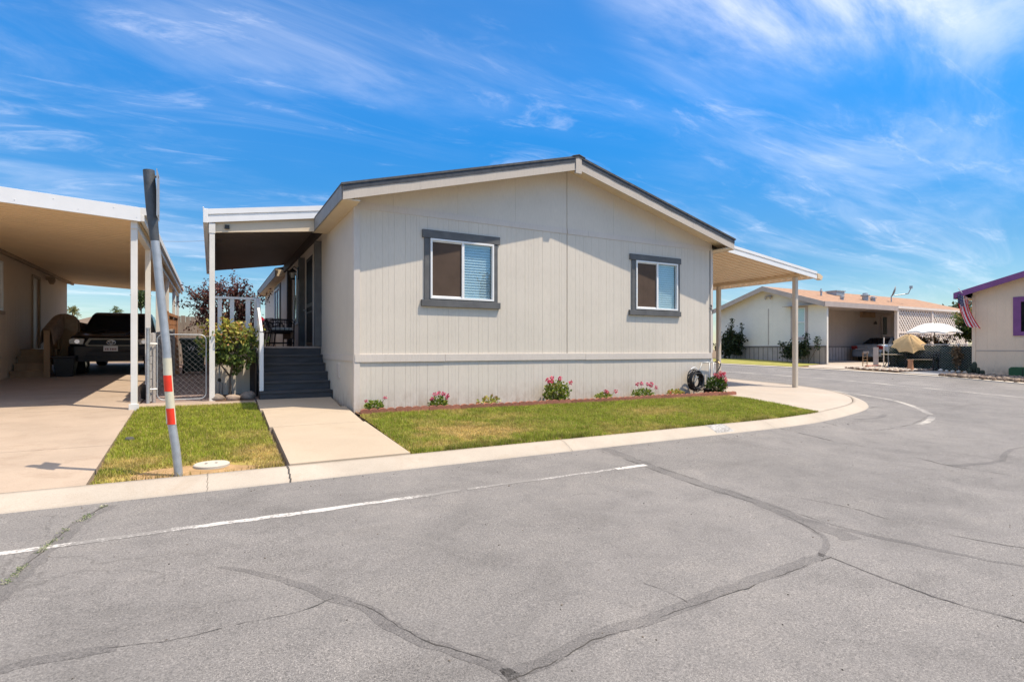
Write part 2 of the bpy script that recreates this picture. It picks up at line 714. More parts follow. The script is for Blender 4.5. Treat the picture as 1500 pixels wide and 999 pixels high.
for x in [4.62 + 0.04 * k for k in range(11)]:
    p, nrm = kerb_at(x)
    row = []
    for d, h in ((0.036, -0.0585), (0.10, -0.0285), (0.19, 0.0055), (0.23, 0.0135), (0.295, 0.0135)):
        q = p + nrm * d
        row.append((q.x, q.y, zg(q.y) + h))
    rows.append(mb.add(row))
for i, j in zip(rows[:-1], rows[1:]):
    for k in range(4):
        mb.f.append((i + k, j + k, j + k + 1, i + k + 1))
tag(mb.build("kerb_paint_mark", M["blue_mark"], smooth=True, fixn=False), kind="structure")

# painted lines
ribbon("painted_line", [(-9, -4.60), (-3.33, -4.585), (-1.31, -4.585), (-0.05, -4.56)], 0.070, -0.0778, M["white_line"], 0.5, 24, seed=1)
M["faint_line"] = worn_paint("nearly_gone_white_paint", (0.50, 0.48, 0.46), 0.90)
ribbon("painted_line", [(0.03, -4.56), (1.0, -4.555), (1.83, -4.55)], 0.055, -0.0778, M["faint_line"], 0.5, 24, seed=2)
ribbon("painted_line", [(1.85, -4.55), (2.29, -4.545)], 0.075, -0.0778, M["white_line"], 0.3, 10, seed=3)
ribbon("painted_line", [(16.2, -30), (16.75, -3.5), (16.95, 1.4), (16.3, 4.2), (15.5, 7.0), (14.9, 11), (14.6, 40)], 0.20, -0.0778, M["pale_line"], 0.12, 12, seed=4)
ribbon("painted_line", [(13.1, 1.3), (12.95, -0.3), (12.75, -1.3), (12.28, -2.26), (11.32, -3.2), (10.5, -3.78)], 0.12, -0.0778, M["pale_line"], 0.3, 10, seed=5)
ribbon("painted_line", [(10.15, -3.98), (9.45, -4.22), (8.85, -4.35)], 0.11, -0.0778, M["pale_line"], 0.3, 8, seed=6)

# sealed bands over cracks, with the cracks that have opened in them again
def crack(pts, w=0.008, seed=0, off=-0.0768):
    # a ragged line that opens and closes along its way
    P = smooth_path(pts, 1)
    L = [0.0]
    for a, b in zip(P[:-1], P[1:]):
        L.append(L[-1] + (b - a).length)
    Q = smooth_path(pts, max(4, int(L[-1] / (len(P) - 1) / 0.022)))
    mb = MB()
    prev = None
    for i, p in enumerate(Q):
        d = Q[min(i + 1, len(Q) - 1)] - Q[max(i - 1, 0)]
        if d.length < 1e-6:
            continue
        d.normalize()
        s = Vector((-d.y, d.x))
        o1 = mnoise.noise(Vector((p.x * 14, p.y * 14, seed))) * 0.011 + mnoise.noise(Vector((p.x * 3.5, p.y * 3.5, seed + 1))) * 0.022
        ww = w * 0.72 * (0.62 + 1.5 * mnoise.noise(Vector((p.x * 4, p.y * 4, seed + 5))) + 0.8 * mnoise.noise(Vector((p.x * 17, p.y * 17, seed + 9))))
        if ww < 0.0008:
            prev = None
            continue
        c = p + s * o1
        l, r = c + s * ww / 2, c - s * ww / 2
        cur = ((l.x, l.y, zg(l.y) + off), (r.x, r.y, zg(r.y) + off))
        if prev:
            mb.quad(prev[1], cur[1], cur[0], prev[0])
        prev = cur
    if mb.f:
        tag(mb.build("road_crack", M["crack"], fixn=False), kind="structure")


def seal(pts, w, seed=0, wfun=None):
    ribbon("crack_seal", pts, w, -0.0788, M["seal"], 0.5, 10, seed=seed, wfun=wfun)


A = [(-2.07, -5.41), (-1.85, -5.63), (-1.65, -5.9), (-1.56, -6.06), (-1.41, -6.27), (-1.34, -6.42), (-1.26, -6.65), (-1.15, -6.84), (-1.02, -7.03), (-0.96, -7.16), (-0.93, -7.4), (-0.9, -8.2)]
seal(A, 0.075, 11, lambda t: min(1.0, 0.35 + 3 * t))
crack([(p[0] + 0.012, p[1]) for p in A[3:]], 0.009, 12)
B = [(-0.97, -7.19), (-0.74, -7.18), (-0.46, -7.12), (-0.04, -7.11), (0.59, -7.08), (1.19, -7.06), (1.68, -7.03)]
seal(B, 0.085, 13)
seal([(1.62, -7.03), (1.85, -6.93), (2.0, -6.82), (2.12, -6.6)], 0.045, 41)
crack([(x, y - 0.035) for x, y in B], 0.007, 14)
C1 = [(1.85, -6.95), (2.06, -6.75), (2.23, -6.14), (2.19, -5.23), (2.24, -4.42), (2.26, -3.66)]
C2 = [(2.40, -6.94), (2.32, -6.51), (2.34, -5.56), (2.36, -4.69), (2.48, -4.0), (2.5, -3.7)]
seal([((a[0] + b[0]) / 2, (a[1] + b[1]) / 2) for a, b in zip(C1, C2)], 0.17, 15, lambda t: 1.0 - 0.15 * t)
crack(C1, 0.008, 16)
crack(C2[:-2], 0.007, 17)
seal([(2.30, -6.75), (2.5, -7.26), (2.6, -7.51), (2.77, -7.8), (3.0, -8.4)], 0.07, 18, lambda t: 1.0 - 0.75 * t)
D = [(-2.86, -3.73), (-3.01, -4.18), (-3.07, -4.58), (-3.12, -4.91), (-3.16, -5.3), (-3.3, -6.0)]
seal(D, 0.11, 19)
crack([(x - 0.02, y) for x, y in D], 0.010, 20)
seal([(-3.4, -6.3), (-2.92, -6.16), (-2.5, -6.18)], 0.075, 21)
crack([(-3.0, -6.17), (-2.79, -6.15), (-2.53, -6.17), (-2.28, -6.22), (-1.99, -6.21), (-1.76, -6.22), (-1.5, -6.15)], 0.007, 22)
crack([(0.17, -6.68), (0.22, -6.78), (0.25, -6.91), (0.27, -7.08)], 0.007, 23)
J = [(1.68, -7.08), (1.66, -7.45), (1.70, -7.8), (1.80, -8.1), (1.9, -8.9)]
seal(J, 0.022, 24)
crack([(x - 0.01, y) for x, y in J], 0.007, 25)
crack([(6.05, -3.62), (5.84, -4.71), (5.91, -5.31), (5.71, -6.1), (5.84, -6.75), (5.6, -8.0)], 0.014, 26)
crack([(7.41, -3.52), (7.17, -4.1), (7.55, -4.38), (8.93, -4.24), (10.3, -3.85)], 0.018, 27)
seal([(8.3, -3.55), (8.9, -3.62), (9.6, -3.42)], 0.10, 28)
crack([(2.73, -6.0), (2.92, -6.53), (2.91, -6.81), (2.99, -7.27), (3.22, -7.7)], 0.009, 29)
crack([(4.46, -3.66), (4.48, -4.69), (4.77, -5.15)], 0.010, 30)
crack([(16.9, 1.0), (18.6, 0.7), (19.6, 1.4), (21.6, 1.2)], 0.025, 31)
seal([(5.7, -6.1), (6.6, -6.25), (7.9, -6.0), (9.5, -6.3)], 0.09, 32, lambda t: 1.0 - 0.6 * t)
crack([(9.2, -2.98), (10.6, -2.72)], 0.02, 33)

# pale weeds rooted in the crack by the driveway
mb = MB()
for i in range(520):
    t = random.random()
    t = min(t, 0.97)
    k = t * (len(D) - 2)
    a, b = D[int(k)], D[int(k) + 1]
    fr = k - int(k)
    x, y = a[0] + (b[0] - a[0]) * fr - 0.02, a[1] + (b[1] - a[1]) * fr
    if mnoise.noise(Vector((x * 6, y * 6, 2))) < 0.05:
        continue
    x += random.gauss(0, 0.014)
    c = random.choice([(0.30, 0.33, 0.20), (0.42, 0.42, 0.27), (0.22, 0.28, 0.13), (0.50, 0.48, 0.35)])
    mb.color(c)
    mb.leaf((x, y, zg(y) - 0.078), (random.gauss(0, 1), random.gauss(0, 1), 0.7), random.uniform(0.012, 0.03), 0.35)
wd = mb.build("weeds", M["blades"], fixn=False)
tag(wd, "pale dry weeds growing along the sealed crack by the driveway", None, kind="stuff")

# driveway of the neighbour (four poured slabs), walkway, carport pad
drv = [(-3.08, -3.35), (-3.15, -0.5), (-3.22, 1.7), (-3.22, 16)]
ys = [-3.35, -1.55, 1.62, 5.0, 8.5, 16]
def dx(y):
    return -3.08 - 0.03 * min(4.6, y + 3.35)
for ya, yb in zip(ys[:-1], ys[1:]):
    g = 0.006
    sheet("driveway", [(-8.5, ya + g), (dx(ya), ya + g), (dx(yb), yb - g), (-8.5, yb - g)], 0.012, M["drive"], thick=0.12)
wy = [-3.34, -1.12, 0.55, 1.92]
for ya, yb in zip(wy[:-1], wy[1:]):
    g = 0.005
    sheet("walkway", [(-1.41, ya + g), (-0.13, ya + g), (-0.04, yb - g) if yb > 0 else (-0.10, yb - g), (-1.37, yb - g)], 0.028, M["walk"], thick=0.13)
pin = [p for p in offset_path(kout, KW + 0.012) if p.x > 8.1 and p.y < 16]
sheet("carport_pad", [(8.62, -0.2), (8.50, -0.55), (8.40, -1.27), (8.22, -2.21), (7.98, -3.10)] + [(p.x, p.y) for p in pin] + [(11.8, 16), (8.62, 16)], 0.010, M["pad"], thick=0.1)
sheet("pad_strip", [(-3.21, 1.63), (-1.40, 1.63), (-1.40, 2.15), (-3.21, 2.15)], 0.008, M["drive"], thick=0.1)
sheet("side_yard", [(-3.2, 2.16), (-1.3, 2.16), (-1.3, 3.3), (-2.0, 3.3), (-2.0, 14), (-3.2, 14)], 0.0, M["paver"], thick=0.1)

# flower bed
sheet("flower_bed", [(0.0, -0.28), (2.2, -0.34), (5.25, -0.44), (8.58, -0.50), (8.58, 0.0), (0.0, 0.0)], 0.0, M["bed"])

# ------------------------------------------------------------------ lawns: real blades over thatch
def inside(poly, x, y):
    n = len(poly)
    r = np.zeros(len(x), dtype=bool)
    j = n - 1
    for i in range(n):
        xi, yi = poly[i]
        xj, yj = poly[j]
        c = ((yi > y) != (yj > y)) & (x < (xj - xi) * (y - yi) / (yj - yi + 1e-12) + xi)
        r ^= c
        j = i
    return r


def vnoise(x, y, s, seed):
    """smooth value noise on a lattice, 0..1"""
    r = np.random.default_rng(seed)
    g = r.random((256, 256))
    u, v = x * s + 1000, y * s + 1000
    i, j = np.floor(u).astype(int), np.floor(v).astype(int)
    fu, fv = u - i, v - j
    fu, fv = fu * fu * (3 - 2 * fu), fv * fv * (3 - 2 * fv)
    a, b = g[i % 256, j % 256], g[(i + 1) % 256, j % 256]
    c, d = g[i % 256, (j + 1) % 256], g[(i + 1) % 256, (j + 1) % 256]
    return a * (1 - fu) * (1 - fv) + b * fu * (1 - fv) + c * (1 - fu) * fv + d * fu * fv


def lawn(name, poly, density, off, h0, dryspots, label, green=(0.28, 0.38, 0.03)):
    xs = np.array([p[0] for p in poly]); yy = np.array([p[1] for p in poly])
    area = 0.5 * abs(np.dot(xs, np.roll(yy, 1)) - np.dot(yy, np.roll(xs, 1)))
    box = (xs.max() - xs.min()) * (yy.max() - yy.min())
    n = int(density * box)
    x = rng.uniform(xs.min(), xs.max(), n); y = rng.uniform(yy.min(), yy.max(), n)
    k = inside(poly, x, y)
    x, y = x[k], y[k]
    p = 0.55 * vnoise(x, y, 1.3, 3) + 0.3 * vnoise(x, y, 3.1, 4) + 0.15 * vnoise(x, y, 9.0, 5)
    dry = np.clip((p - 0.52) * 3.2, 0, 1) * 0.55
    bare = np.zeros(len(x))
    for cx, cy, rx, ry, a, bb in dryspots:
        d = np.sqrt(((x - cx) / rx) ** 2 + ((y - cy) / ry) ** 2) + (vnoise(x, y, 6, 9) - 0.5) * 0.7
        g = np.clip(1.25 - d, 0, 1)
        dry = np.maximum(dry, np.clip(g * a * 1.6, 0, 1))
        bare = np.maximum(bare, g * bb)
    k = rng.random(len(x)) > bare
    x, y, dry = x[k], y[k], dry[k]
    n = len(x)
    x = x + rng.normal(0, 0.010, n); y = y + np.maximum(rng.normal(0, 0.010, n), -0.012)
    z = GRADE * np.clip(y, -16, 12) + off
    h = h0 * rng.uniform(0.55, 1.25, n) * (1 - 0.35 * dry) * (0.8 + 0.4 * vnoise(x, y, 4, 11))
    edge = np.clip((-3.02 - y) / 0.28, 0, 1) * (vnoise(x, y, 5.0, 31) > 0.42)
    h = h * (1 + 0.45 * edge)
    a = rng.uniform(0, 2 * PI, n)
    w = rng.uniform(0.0018, 0.0036, n) * 1.7
    lean = rng.uniform(0.1, 0.75, n) * h
    b = a + rng.uniform(-0.9, 0.9, n) + PI / 2
    V = np.zeros((n, 3, 3), dtype=np.float32)
    V[:, 0] = np.stack([x - np.cos(a) * w, y - np.sin(a) * w, z], 1)
    V[:, 1] = np.stack([x + np.cos(a) * w, y + np.sin(a) * w, z], 1)
    V[:, 2] = np.stack([x + np.cos(b) * lean, y + np.sin(b) * lean, z + h], 1)
    g0 = np.array(green); g1 = np.array((0.46, 0.52, 0.065)); br = np.array((0.74, 0.54, 0.22)); dk = np.array((0.20, 0.24, 0.03))
    t = np.clip(rng.normal(0.42, 0.25, n) + (vnoise(x, y, 2.2, 21) - 0.5) * 0.7, 0, 1)[:, None]
    c = g0 * (1 - t) + g1 * t
    q = (rng.random(n) < 0.2)[:, None]
    c = np.where(q, dk, c)
    m = np.clip(dry * 1.0 + rng.normal(0, 0.16, n), 0, 1)[:, None]
    s = (rng.random(n) < 0.10)[:, None]
    c = c * (1 - m) + br * m
    c = np.where(s, br * 0.9, c)
    c = c * (1 - 0.38 * edge[:, None]) * (0.72 + 0.56 * vnoise(x, y, 13.0, 41))[:, None]
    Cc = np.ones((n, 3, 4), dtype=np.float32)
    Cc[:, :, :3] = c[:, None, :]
    Cc[:, :2, :3] *= 0.6  # roots darkened in the colour, as shade between blades for depth
    me = bpy.data.meshes.new(name)
    me.vertices.add(n * 3)
    me.vertices.foreach_set("co", V.ravel())
    me.loops.add(n * 3)
    me.loops.foreach_set("vertex_index", np.arange(n * 3, dtype=np.int32))
    me.polygons.add(n)
    me.polygons.foreach_set("loop_start", np.arange(0, n * 3, 3, dtype=np.int32))
    me.update(calc_edges=True)
    at = me.color_attributes.new("tint", "FLOAT_COLOR", "POINT")
    at.data.foreach_set("color", Cc.ravel())
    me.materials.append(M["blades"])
    o = bpy.data.objects.new(name, me)
    COL.objects.link(o)
    tag(o, label, None, kind="stuff")
    return o


LAWN_R = [(-0.09, -3.33), (4.0, -3.31), (6.5, -3.27), (7.6, -3.17), (7.95, -3.10), (8.20, -2.21), (8.37, -1.27), (8.47, -0.62), (5.25, -0.56), (2.2, -0.44), (0.0, -0.37)]
LAWN_L = [(-3.04, -3.33), (-1.46, -3.33), (-1.44, -1.0), (-1.43, 1.60), (-3.18, 1.60), (-3.12, -1.0)]
sheet("lawn_soil", LAWN_R, -0.004, M["sod"])
sheet("lawn_soil", LAWN_L, -0.004, M["sod"])
bs_ = [(-2.28 + (0.52 + 0.16 * mnoise.noise(Vector((math.cos(a) * 1.7, math.sin(a) * 1.7, 4)))) * math.cos(a), min(-3.335, 0) if math.sin(a) < -0.55 else -3.20 + (0.30 + 0.16 * mnoise.noise(Vector((math.cos(a) * 2.1, math.sin(a) * 2.1, 8)))) * math.sin(a)) for a in [2 * PI * k / 28 for k in range(28)]]
sheet("bare_soil", bs_, 0.001, M["dirt2"])
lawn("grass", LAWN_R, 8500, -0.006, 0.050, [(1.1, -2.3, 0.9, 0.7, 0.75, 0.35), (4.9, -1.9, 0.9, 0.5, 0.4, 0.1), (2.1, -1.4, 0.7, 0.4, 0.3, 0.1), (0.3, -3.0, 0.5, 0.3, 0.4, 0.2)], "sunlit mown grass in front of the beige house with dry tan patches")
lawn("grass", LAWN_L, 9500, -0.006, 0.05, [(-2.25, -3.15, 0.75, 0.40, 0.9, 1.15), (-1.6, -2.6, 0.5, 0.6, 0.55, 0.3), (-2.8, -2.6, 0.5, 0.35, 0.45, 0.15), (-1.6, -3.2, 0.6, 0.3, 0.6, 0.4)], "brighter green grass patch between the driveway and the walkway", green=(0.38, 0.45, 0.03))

# loose grit and bits of debris on the asphalt
mb = MB()
for i in range(420):
    x, y = random.uniform(-4, 9), random.uniform(-8.6, -3.7)
    if random.random() < 0.35:
        y = -3.68 - abs(random.gauss(0, 0.10))
    r = random.uniform(0.002, 0.0055) * (1.6 if random.random() < 0.06 else 1)
    mb.color(random.choice([(0.05, 0.045, 0.04), (0.09, 0.08, 0.07), (0.34, 0.31, 0.27), (0.16, 0.13, 0.10)]))
    mb.ellip((x, y, zg(y) - 0.08 + r * 0.4), r * random.uniform(0.8, 1.6), r, r * 0.7, 6, 4, 0.3, 2, i * 0.31)
M["grit"] = foliage("road_grit", 0.9, 0.0)
o = mb.build("grit", M["grit"], smooth=True)
tag(o, "loose dark and pale grit scattered on the near road", None, kind="stuff")

# dry leaf bits and mulch in the flower bed
mb = MB()
for i in range(700):
    x = random.uniform(0.02, 8.55)
    y = random.uniform(-0.30 - 0.02 * x, -0.02)
    mb.color((random.choice([(0.30, 0.20, 0.11), (0.20, 0.12, 0.07), (0.42, 0.31, 0.17), (0.12, 0.08, 0.05)])))
    mb.leaf((x, y, zg(y) + 0.006), (random.gauss(0, 1), random.gauss(0, 1), random.uniform(0, 0.35)), random.uniform(0.02, 0.05), 0.5)
o = mb.build("dry_leaves", M["grit"], fixn=False)
tag(o, "dry leaf bits lying in the narrow flower bed along the house", None, kind="stuff")
# ------------------------------------------------------------------ the main house
def siding(name, c, dirt=0.12, streak=True):
    m, nt, b = nodes(name)
    v = wcoords(nt)
    f = tex(nt, v, 0.9, 5, 0.6, 0.3)
    col = ramp(nt, f, [(0.3, sc(c, 0.95)), (0.7, sc(c, 1.04))])
    v2 = wcoords(nt, (14, 14, 1.1))
    g = tex(nt, v2, 6.0, 6, 0.7)
    k = ramp(nt, g, [(0.32, (0.90, 0.895, 0.885)), (0.5, (1, 1, 1)), (0.72, (1.05, 1.05, 1.05))])
    col = mixc(nt, 0.9, col, k, "MULTIPLY")
    v3 = wcoords(nt, (5, 5, 0.5))
    d = tex(nt, v3, 1.3, 8, 0.75, 0.5)
    k = ramp(nt, d, [(0.56, (0, 0, 0)), (0.82, (dirt * 2.4, dirt * 2.4, dirt * 2.4))])
    col = mixc(nt, k, col, (0.42, 0.37, 0.30))
    # dust and splash marks along the foot of the wall
    sp = nt.nodes.new("ShaderNodeSeparateXYZ")
    nt.links.new(wcoords(nt), sp.inputs[0])
    mr = nt.nodes.new("ShaderNodeMapRange")
    mr.inputs["From Min"].default_value = 0.0
    mr.inputs["From Max"].default_value = 0.42
    mr.inputs["To Min"].default_value = 0.62
    mr.inputs["To Max"].default_value = 0.0
    nt.links.new(sp.outputs[2], mr.inputs["Value"])
    sm = nt.nodes.new("ShaderNodeMath")
    sm.operation = "MULTIPLY"
    nt.links.new(mr.outputs[0], sm.inputs[0])
    nt.links.new(ramp(nt, tex(nt, wcoords(nt, (3, 3, 2)), 2.4, 7, 0.7), [(0.38, (0, 0, 0)), (0.62, (1, 1, 1))]), sm.inputs[1])
    col = mixc(nt, sm.outputs[0], col, (0.36, 0.27, 0.19))
    nt.links.new(col, b.inputs["Base Color"])
    b.inputs["Roughness"].default_value = 0.72
    b.inputs["Specular IOR Level"].default_value = 0.3
    bump(nt, b, g, 0.35, 0.004)
    return m


WALLC = (0.645, 0.585, 0.50)
M["wall"] = siding("beige_siding", WALLC, 0.10)
M["wtrim"] = siding("beige_trim_boards", (0.62, 0.56, 0.50), 0.14)
M["rake"] = siding("tan_rake_boards", (0.52, 0.46, 0.395), 0.2)
M["soffit"] = paint("cream_soffit", (0.66, 0.55, 0.40), 0.7, 0.05, 2)
M["slate"] = paint("slate_grey_paint", (0.110, 0.110, 0.110), 0.6, 0.18, 5, 0.15, 60)
M["slate2"] = paint("grey_eave_paint", (0.24, 0.245, 0.25), 0.65, 0.12, 4, 0.1, 60)
M["edge"] = paint("dark_roof_edge_paint", (0.045, 0.05, 0.06), 0.6, 0.35, 9, 0.2, 40)
M["shingle"] = paint("charcoal_shingles", (0.085, 0.085, 0.088), 0.9, 0.3, 9, 0.7, 40)
M["white"] = paint("white_vinyl", (0.78, 0.78, 0.77), 0.45, 0.04, 3)
M["offwhite"] = paint("offwhite_aluminium", (0.74, 0.72, 0.67), 0.5, 0.07, 2, dirt=0.25, dirtc=(0.5, 0.42, 0.3))
M["screen"] = paint("brown_insect_screen", (0.095, 0.066, 0.050), 0.85, 0.12, 3, 0.2, 300, spec=0.15)
M["blind"] = paint("white_blind_slats", (0.80, 0.81, 0.81), 0.6, 0.05, 3)
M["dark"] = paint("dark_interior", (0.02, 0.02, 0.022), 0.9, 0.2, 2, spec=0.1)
M["glass"] = glass("window_glass", (0.86, 0.93, 0.95), 0.10)
M["black"] = paint("black_painted_metal", (0.012, 0.012, 0.013), 0.45, 0.3, 6)
M["chrome"] = paint("chrome", (0.75, 0.75, 0.76), 0.12, 0.05, 3, metallic=1.0)
M["galv"] = paint("galvanized_steel", (0.42, 0.44, 0.45), 0.5, 0.14, 14, 0.1, 40, metallic=0.55)
M["dbrown"] = paint("dark_brown_trim", (0.055, 0.045, 0.042), 0.65, 0.2, 4, 0.2, 50)
M["step"] = paint("slate_blue_step_boards", (0.058, 0.058, 0.062), 0.62, 0.25, 3, 0.3, 45, stretch=(1, 6, 6), dirt=0.15, dirtc=(0.12, 0.11, 0.10))
M["deck"] = paint("brown_deck_boards", (0.24, 0.175, 0.145), 0.7, 0.2, 3, 0.3, 45, stretch=(1, 6, 6))
M["patio_pan"] = paint("brown_patio_ceiling", (0.20, 0.165, 0.145), 0.6, 0.06, 2)
M["tan_pan"] = paint("tan_awning_pans", (0.74, 0.56, 0.36), 0.55, 0.05, 2)
M["tanpost"] = paint("beige_aluminium_post", (0.60, 0.52, 0.42), 0.5, 0.06, 2, dirt=0.2)
M["rubber"] = paint("black_rubber_hose", (0.018, 0.018, 0.02), 0.4, 0.3, 9)

W, LEN = 8.60, 17.6
RIDGE, ZR, SL = 4.30, 4.87, 0.262
def ztop(x):
    return ZR - SL * abs(x - RIDGE)


def grooved(mb, a0, a1, z0f, z1f, place, pitch=0.203, origin=0.0, sub=True):
    """siding with milled grooves: place(a, depth, z) gives the 3D point"""
    prof = [(a0, 0.0)]
    k0 = math.floor((a0 - origin) / pitch) - 1
    gs = []
    k = k0
    while origin + k * pitch < a1 + pitch:
        g = origin + k * pitch
        gs.append((g, 0.0021 + 0.0008 * ((k * 13) % 3 == 0), 0.0035))
        if sub:
            if (k * 7) % 3:
                gs.append((g + 0.055 + 0.012 * ((k * 7) % 5), 0.0013, 0.0018))
            if (k * 11) % 4 == 0:
                gs.append((g + 0.128 + 0.009 * ((k * 5) % 3), 0.0010, 0.0014))
        k += 1
    for g, hw, d in sorted(gs):
        if g - hw > a0 and g + hw < a1:
            prof += [(g - hw, 0.0), (g - hw * 0.6, d), (g + hw * 0.6, d), (g + hw, 0.0)]
    prof.append((a1, 0.0))
    for (pa, da), (pb, db) in zip(prof[:-1], prof[1:]):
        mb.quad(place(pa, da, z0f(pa)), place(pb, db, z0f(pb)), place(pb, db, z1f(pb)), place(pa, da, z1f(pa)))


HOUSE = thing("manufactured_house", "beige manufactured house with dark grey window trim at the street corner", "house", (0, 0, 0))
P_ = lambda a, d, z: (a, d, z)
WIN = [(1.335, 2.612, 1.965, 3.05), (6.155, 7.425, 1.95, 3.035)]
mb = MB()
def cz(v):
    return lambda a: v
# skirting, field with openings, gable
grooved(mb, 0.0, W, cz(-0.05), cz(0.90), P_, origin=0.07)
edges = [0.0, WIN[0][0], WIN[0][1], 4.312, 4.328, WIN[1][0], WIN[1][1], W]
for i, (x0, x1) in enumerate(zip(edges[:-1], edges[1:])):
    if i == 3:      # the marriage-line seam, an open joint
        mb.quad((x0, 0.02, 0.9), (x1, 0.02, 0.9), (x1, 0.02, ztop(x1) - 0.1), (x0, 0.02, ztop(x0) - 0.1))
        mb.quad((x0, 0.0, 0.9), (x0, 0.02, 0.9), (x0, 0.02, ztop(x0) - 0.1), (x0, 0.0, ztop(x0) - 0.1))
        mb.quad((x1, 0.02, 0.9), (x1, 0.0, 0.9), (x1, 0.0, ztop(x1) - 0.1), (x1, 0.02, ztop(x1) - 0.1))
        continue
    w = next((q for q in WIN if abs(q[0] - x0) < 1e-6), None)
    if w:
        grooved(mb, x0, x1, cz(0.90), cz(w[2]), P_, origin=0.07)
        grooved(mb, x0, x1, cz(w[3]), cz(3.43), P_, origin=0.07)
    else:
        grooved(mb, x0, x1, cz(0.90), cz(3.43), P_, origin=0.07)
    grooved(mb, x0, x1, cz(3.43), lambda a: ztop(a) - 0.1, P_, pitch=1.22, origin=0.66, sub=False)
mb.build("front_wall", M["wall"], HOUSE, fixn=False)

# left wall (faces the porch), right and back walls
mb = MB()
grooved(mb, 0.0, LEN, lambda y: zg(y) - 0.06, cz(3.72), lambda a, d, z: (d, a, z), origin=0.05)
mb.build("porch_wall", M["wall"], HOUSE, fixn=False)
mb = MB()
grooved(mb, 0.0, LEN, lambda y: zg(y) - 0.06, cz(3.55), lambda a, d, z: (W - d, a, z), origin=0.05)
mb.build("side_wall", M["wall"], HOUSE, fixn=False)
mb = MB()
grooved(mb, 0.0, W, cz(0.4), lambda a: ztop(a) - 0.1, lambda a, d, z: (a, LEN - d, z), origin=0.05, sub=False)
mb.build("back_wall", M["wall"], HOUSE, fixn=False)

# where the patio cover lands: the wall runs up behind it, with a dark ledger
mb = MB()
mb.quad((0.0005, 2.46, 3.5), (0.0005, 9.94, 3.5), (0.0005, 9.94, 3.96), (0.0005, 2.46, 3.96))
mb.quad((0.0005, 2.46, 3.5), (0.4, 2.46, 3.5), (0.4, 2.46, 3.96), (0.0005, 2.46, 3.96))
mb.build("upper_wall", M["wall"], HOUSE, fixn=False)
mb = MB()
mb.box(-0.07, -0.001, 2.50, 9.9, 3.56, 3.76)
mb.build("ledger", M["dbrown"], HOUSE)
# trim boards
mb = MB()
mb.box(0.0, 1.62, -0.028, 0.004, 0.835, 0.968)
mb.box(1.624, 4.78, -0.026, 0.004, 0.838, 0.970)
mb.box(4.784, W - 0.02, -0.027, 0.004, 0.832, 0.966)
mb.build("belt_board", M["wtrim"], HOUSE, bevel=0.003)
mb = MB()
mb.box(0.04, 4.31, -0.010, 0.003, 3.432, 3.548)
mb.box(4.33, 4.86, -0.010, 0.003, 3.432, 3.548)
mb.box(4.864, 8.49, -0.010, 0.003, 3.432, 3.548)
mb.build("eave_line_board", M["wtrim"], HOUSE)
for name, x0, x1, zt in (("corner_board", -0.016, 0.085, 3.50), ("corner_board", 8.535, 8.616, 3.50)):
    mb = MB()
    mb.box(x0, x1, -0.018, 0.006, 0.97, zt)
    mb.box(x0, x1, -0.018, 0.006, -0.04, 0.83)
    mb.build(name, M["wtrim"], HOUSE, bevel=0.003)
mb = MB()
mb.box(8.515, 8.532, -0.004, 0.004, 0.97, 3.45)
mb.build("corner_joint", M["slate"], HOUSE)
mb = MB()
mb.box(-0.014, 0.0, 0.09, 17.5, 0.85, 0.965)
mb.build("belt_board", M["wtrim"], HOUSE)
mb = MB()
mb.box(-0.018, 0.006, -0.016, 0.09, 0.0, 3.50)
mb.build("corner_board", M["wtrim"], HOUSE)

# roof slab with shingle edge, soffit, rake boards, ridge block, fascias
Y0, Y1 = -0.435, LEN + 0.35
XL, XR = -0.31, 8.90
mb = MB()
PA, PB = 2.45, 9.95      # the eave is cut back where the patio cover lands
for ya, yb, xl in ((Y0 - 0.02, PA, XL), (PA, PB, 0.02), (PB, Y1, XL)):
    mb.prism([(xl, ztop(xl)), (RIDGE, ZR), (XR, ztop(XR)), (XR, ztop(XR) + 0.035), (RIDGE, ZR + 0.04), (xl, ztop(xl) + 0.035)], "y", ya, yb)
roof = mb.build("roof", M["shingle"], HOUSE)
mb = MB()      # ridge cap shingles
for k in range(46):
    y = Y0 - 0.03 + k * 0.40
    mb.prism([(RIDGE - 0.15, ztop(RIDGE - 0.15) + 0.042), (RIDGE, ZR + 0.046), (RIDGE + 0.15, ztop(RIDGE + 0.15) + 0.042), (RIDGE + 0.15, ztop(RIDGE + 0.15) + 0.056), (RIDGE, ZR + 0.062), (RIDGE - 0.15, ztop(RIDGE - 0.15) + 0.056)], "y", y, y + 0.41 - 0.02)
mb.build("ridge_cap", M["shingle"], roof)
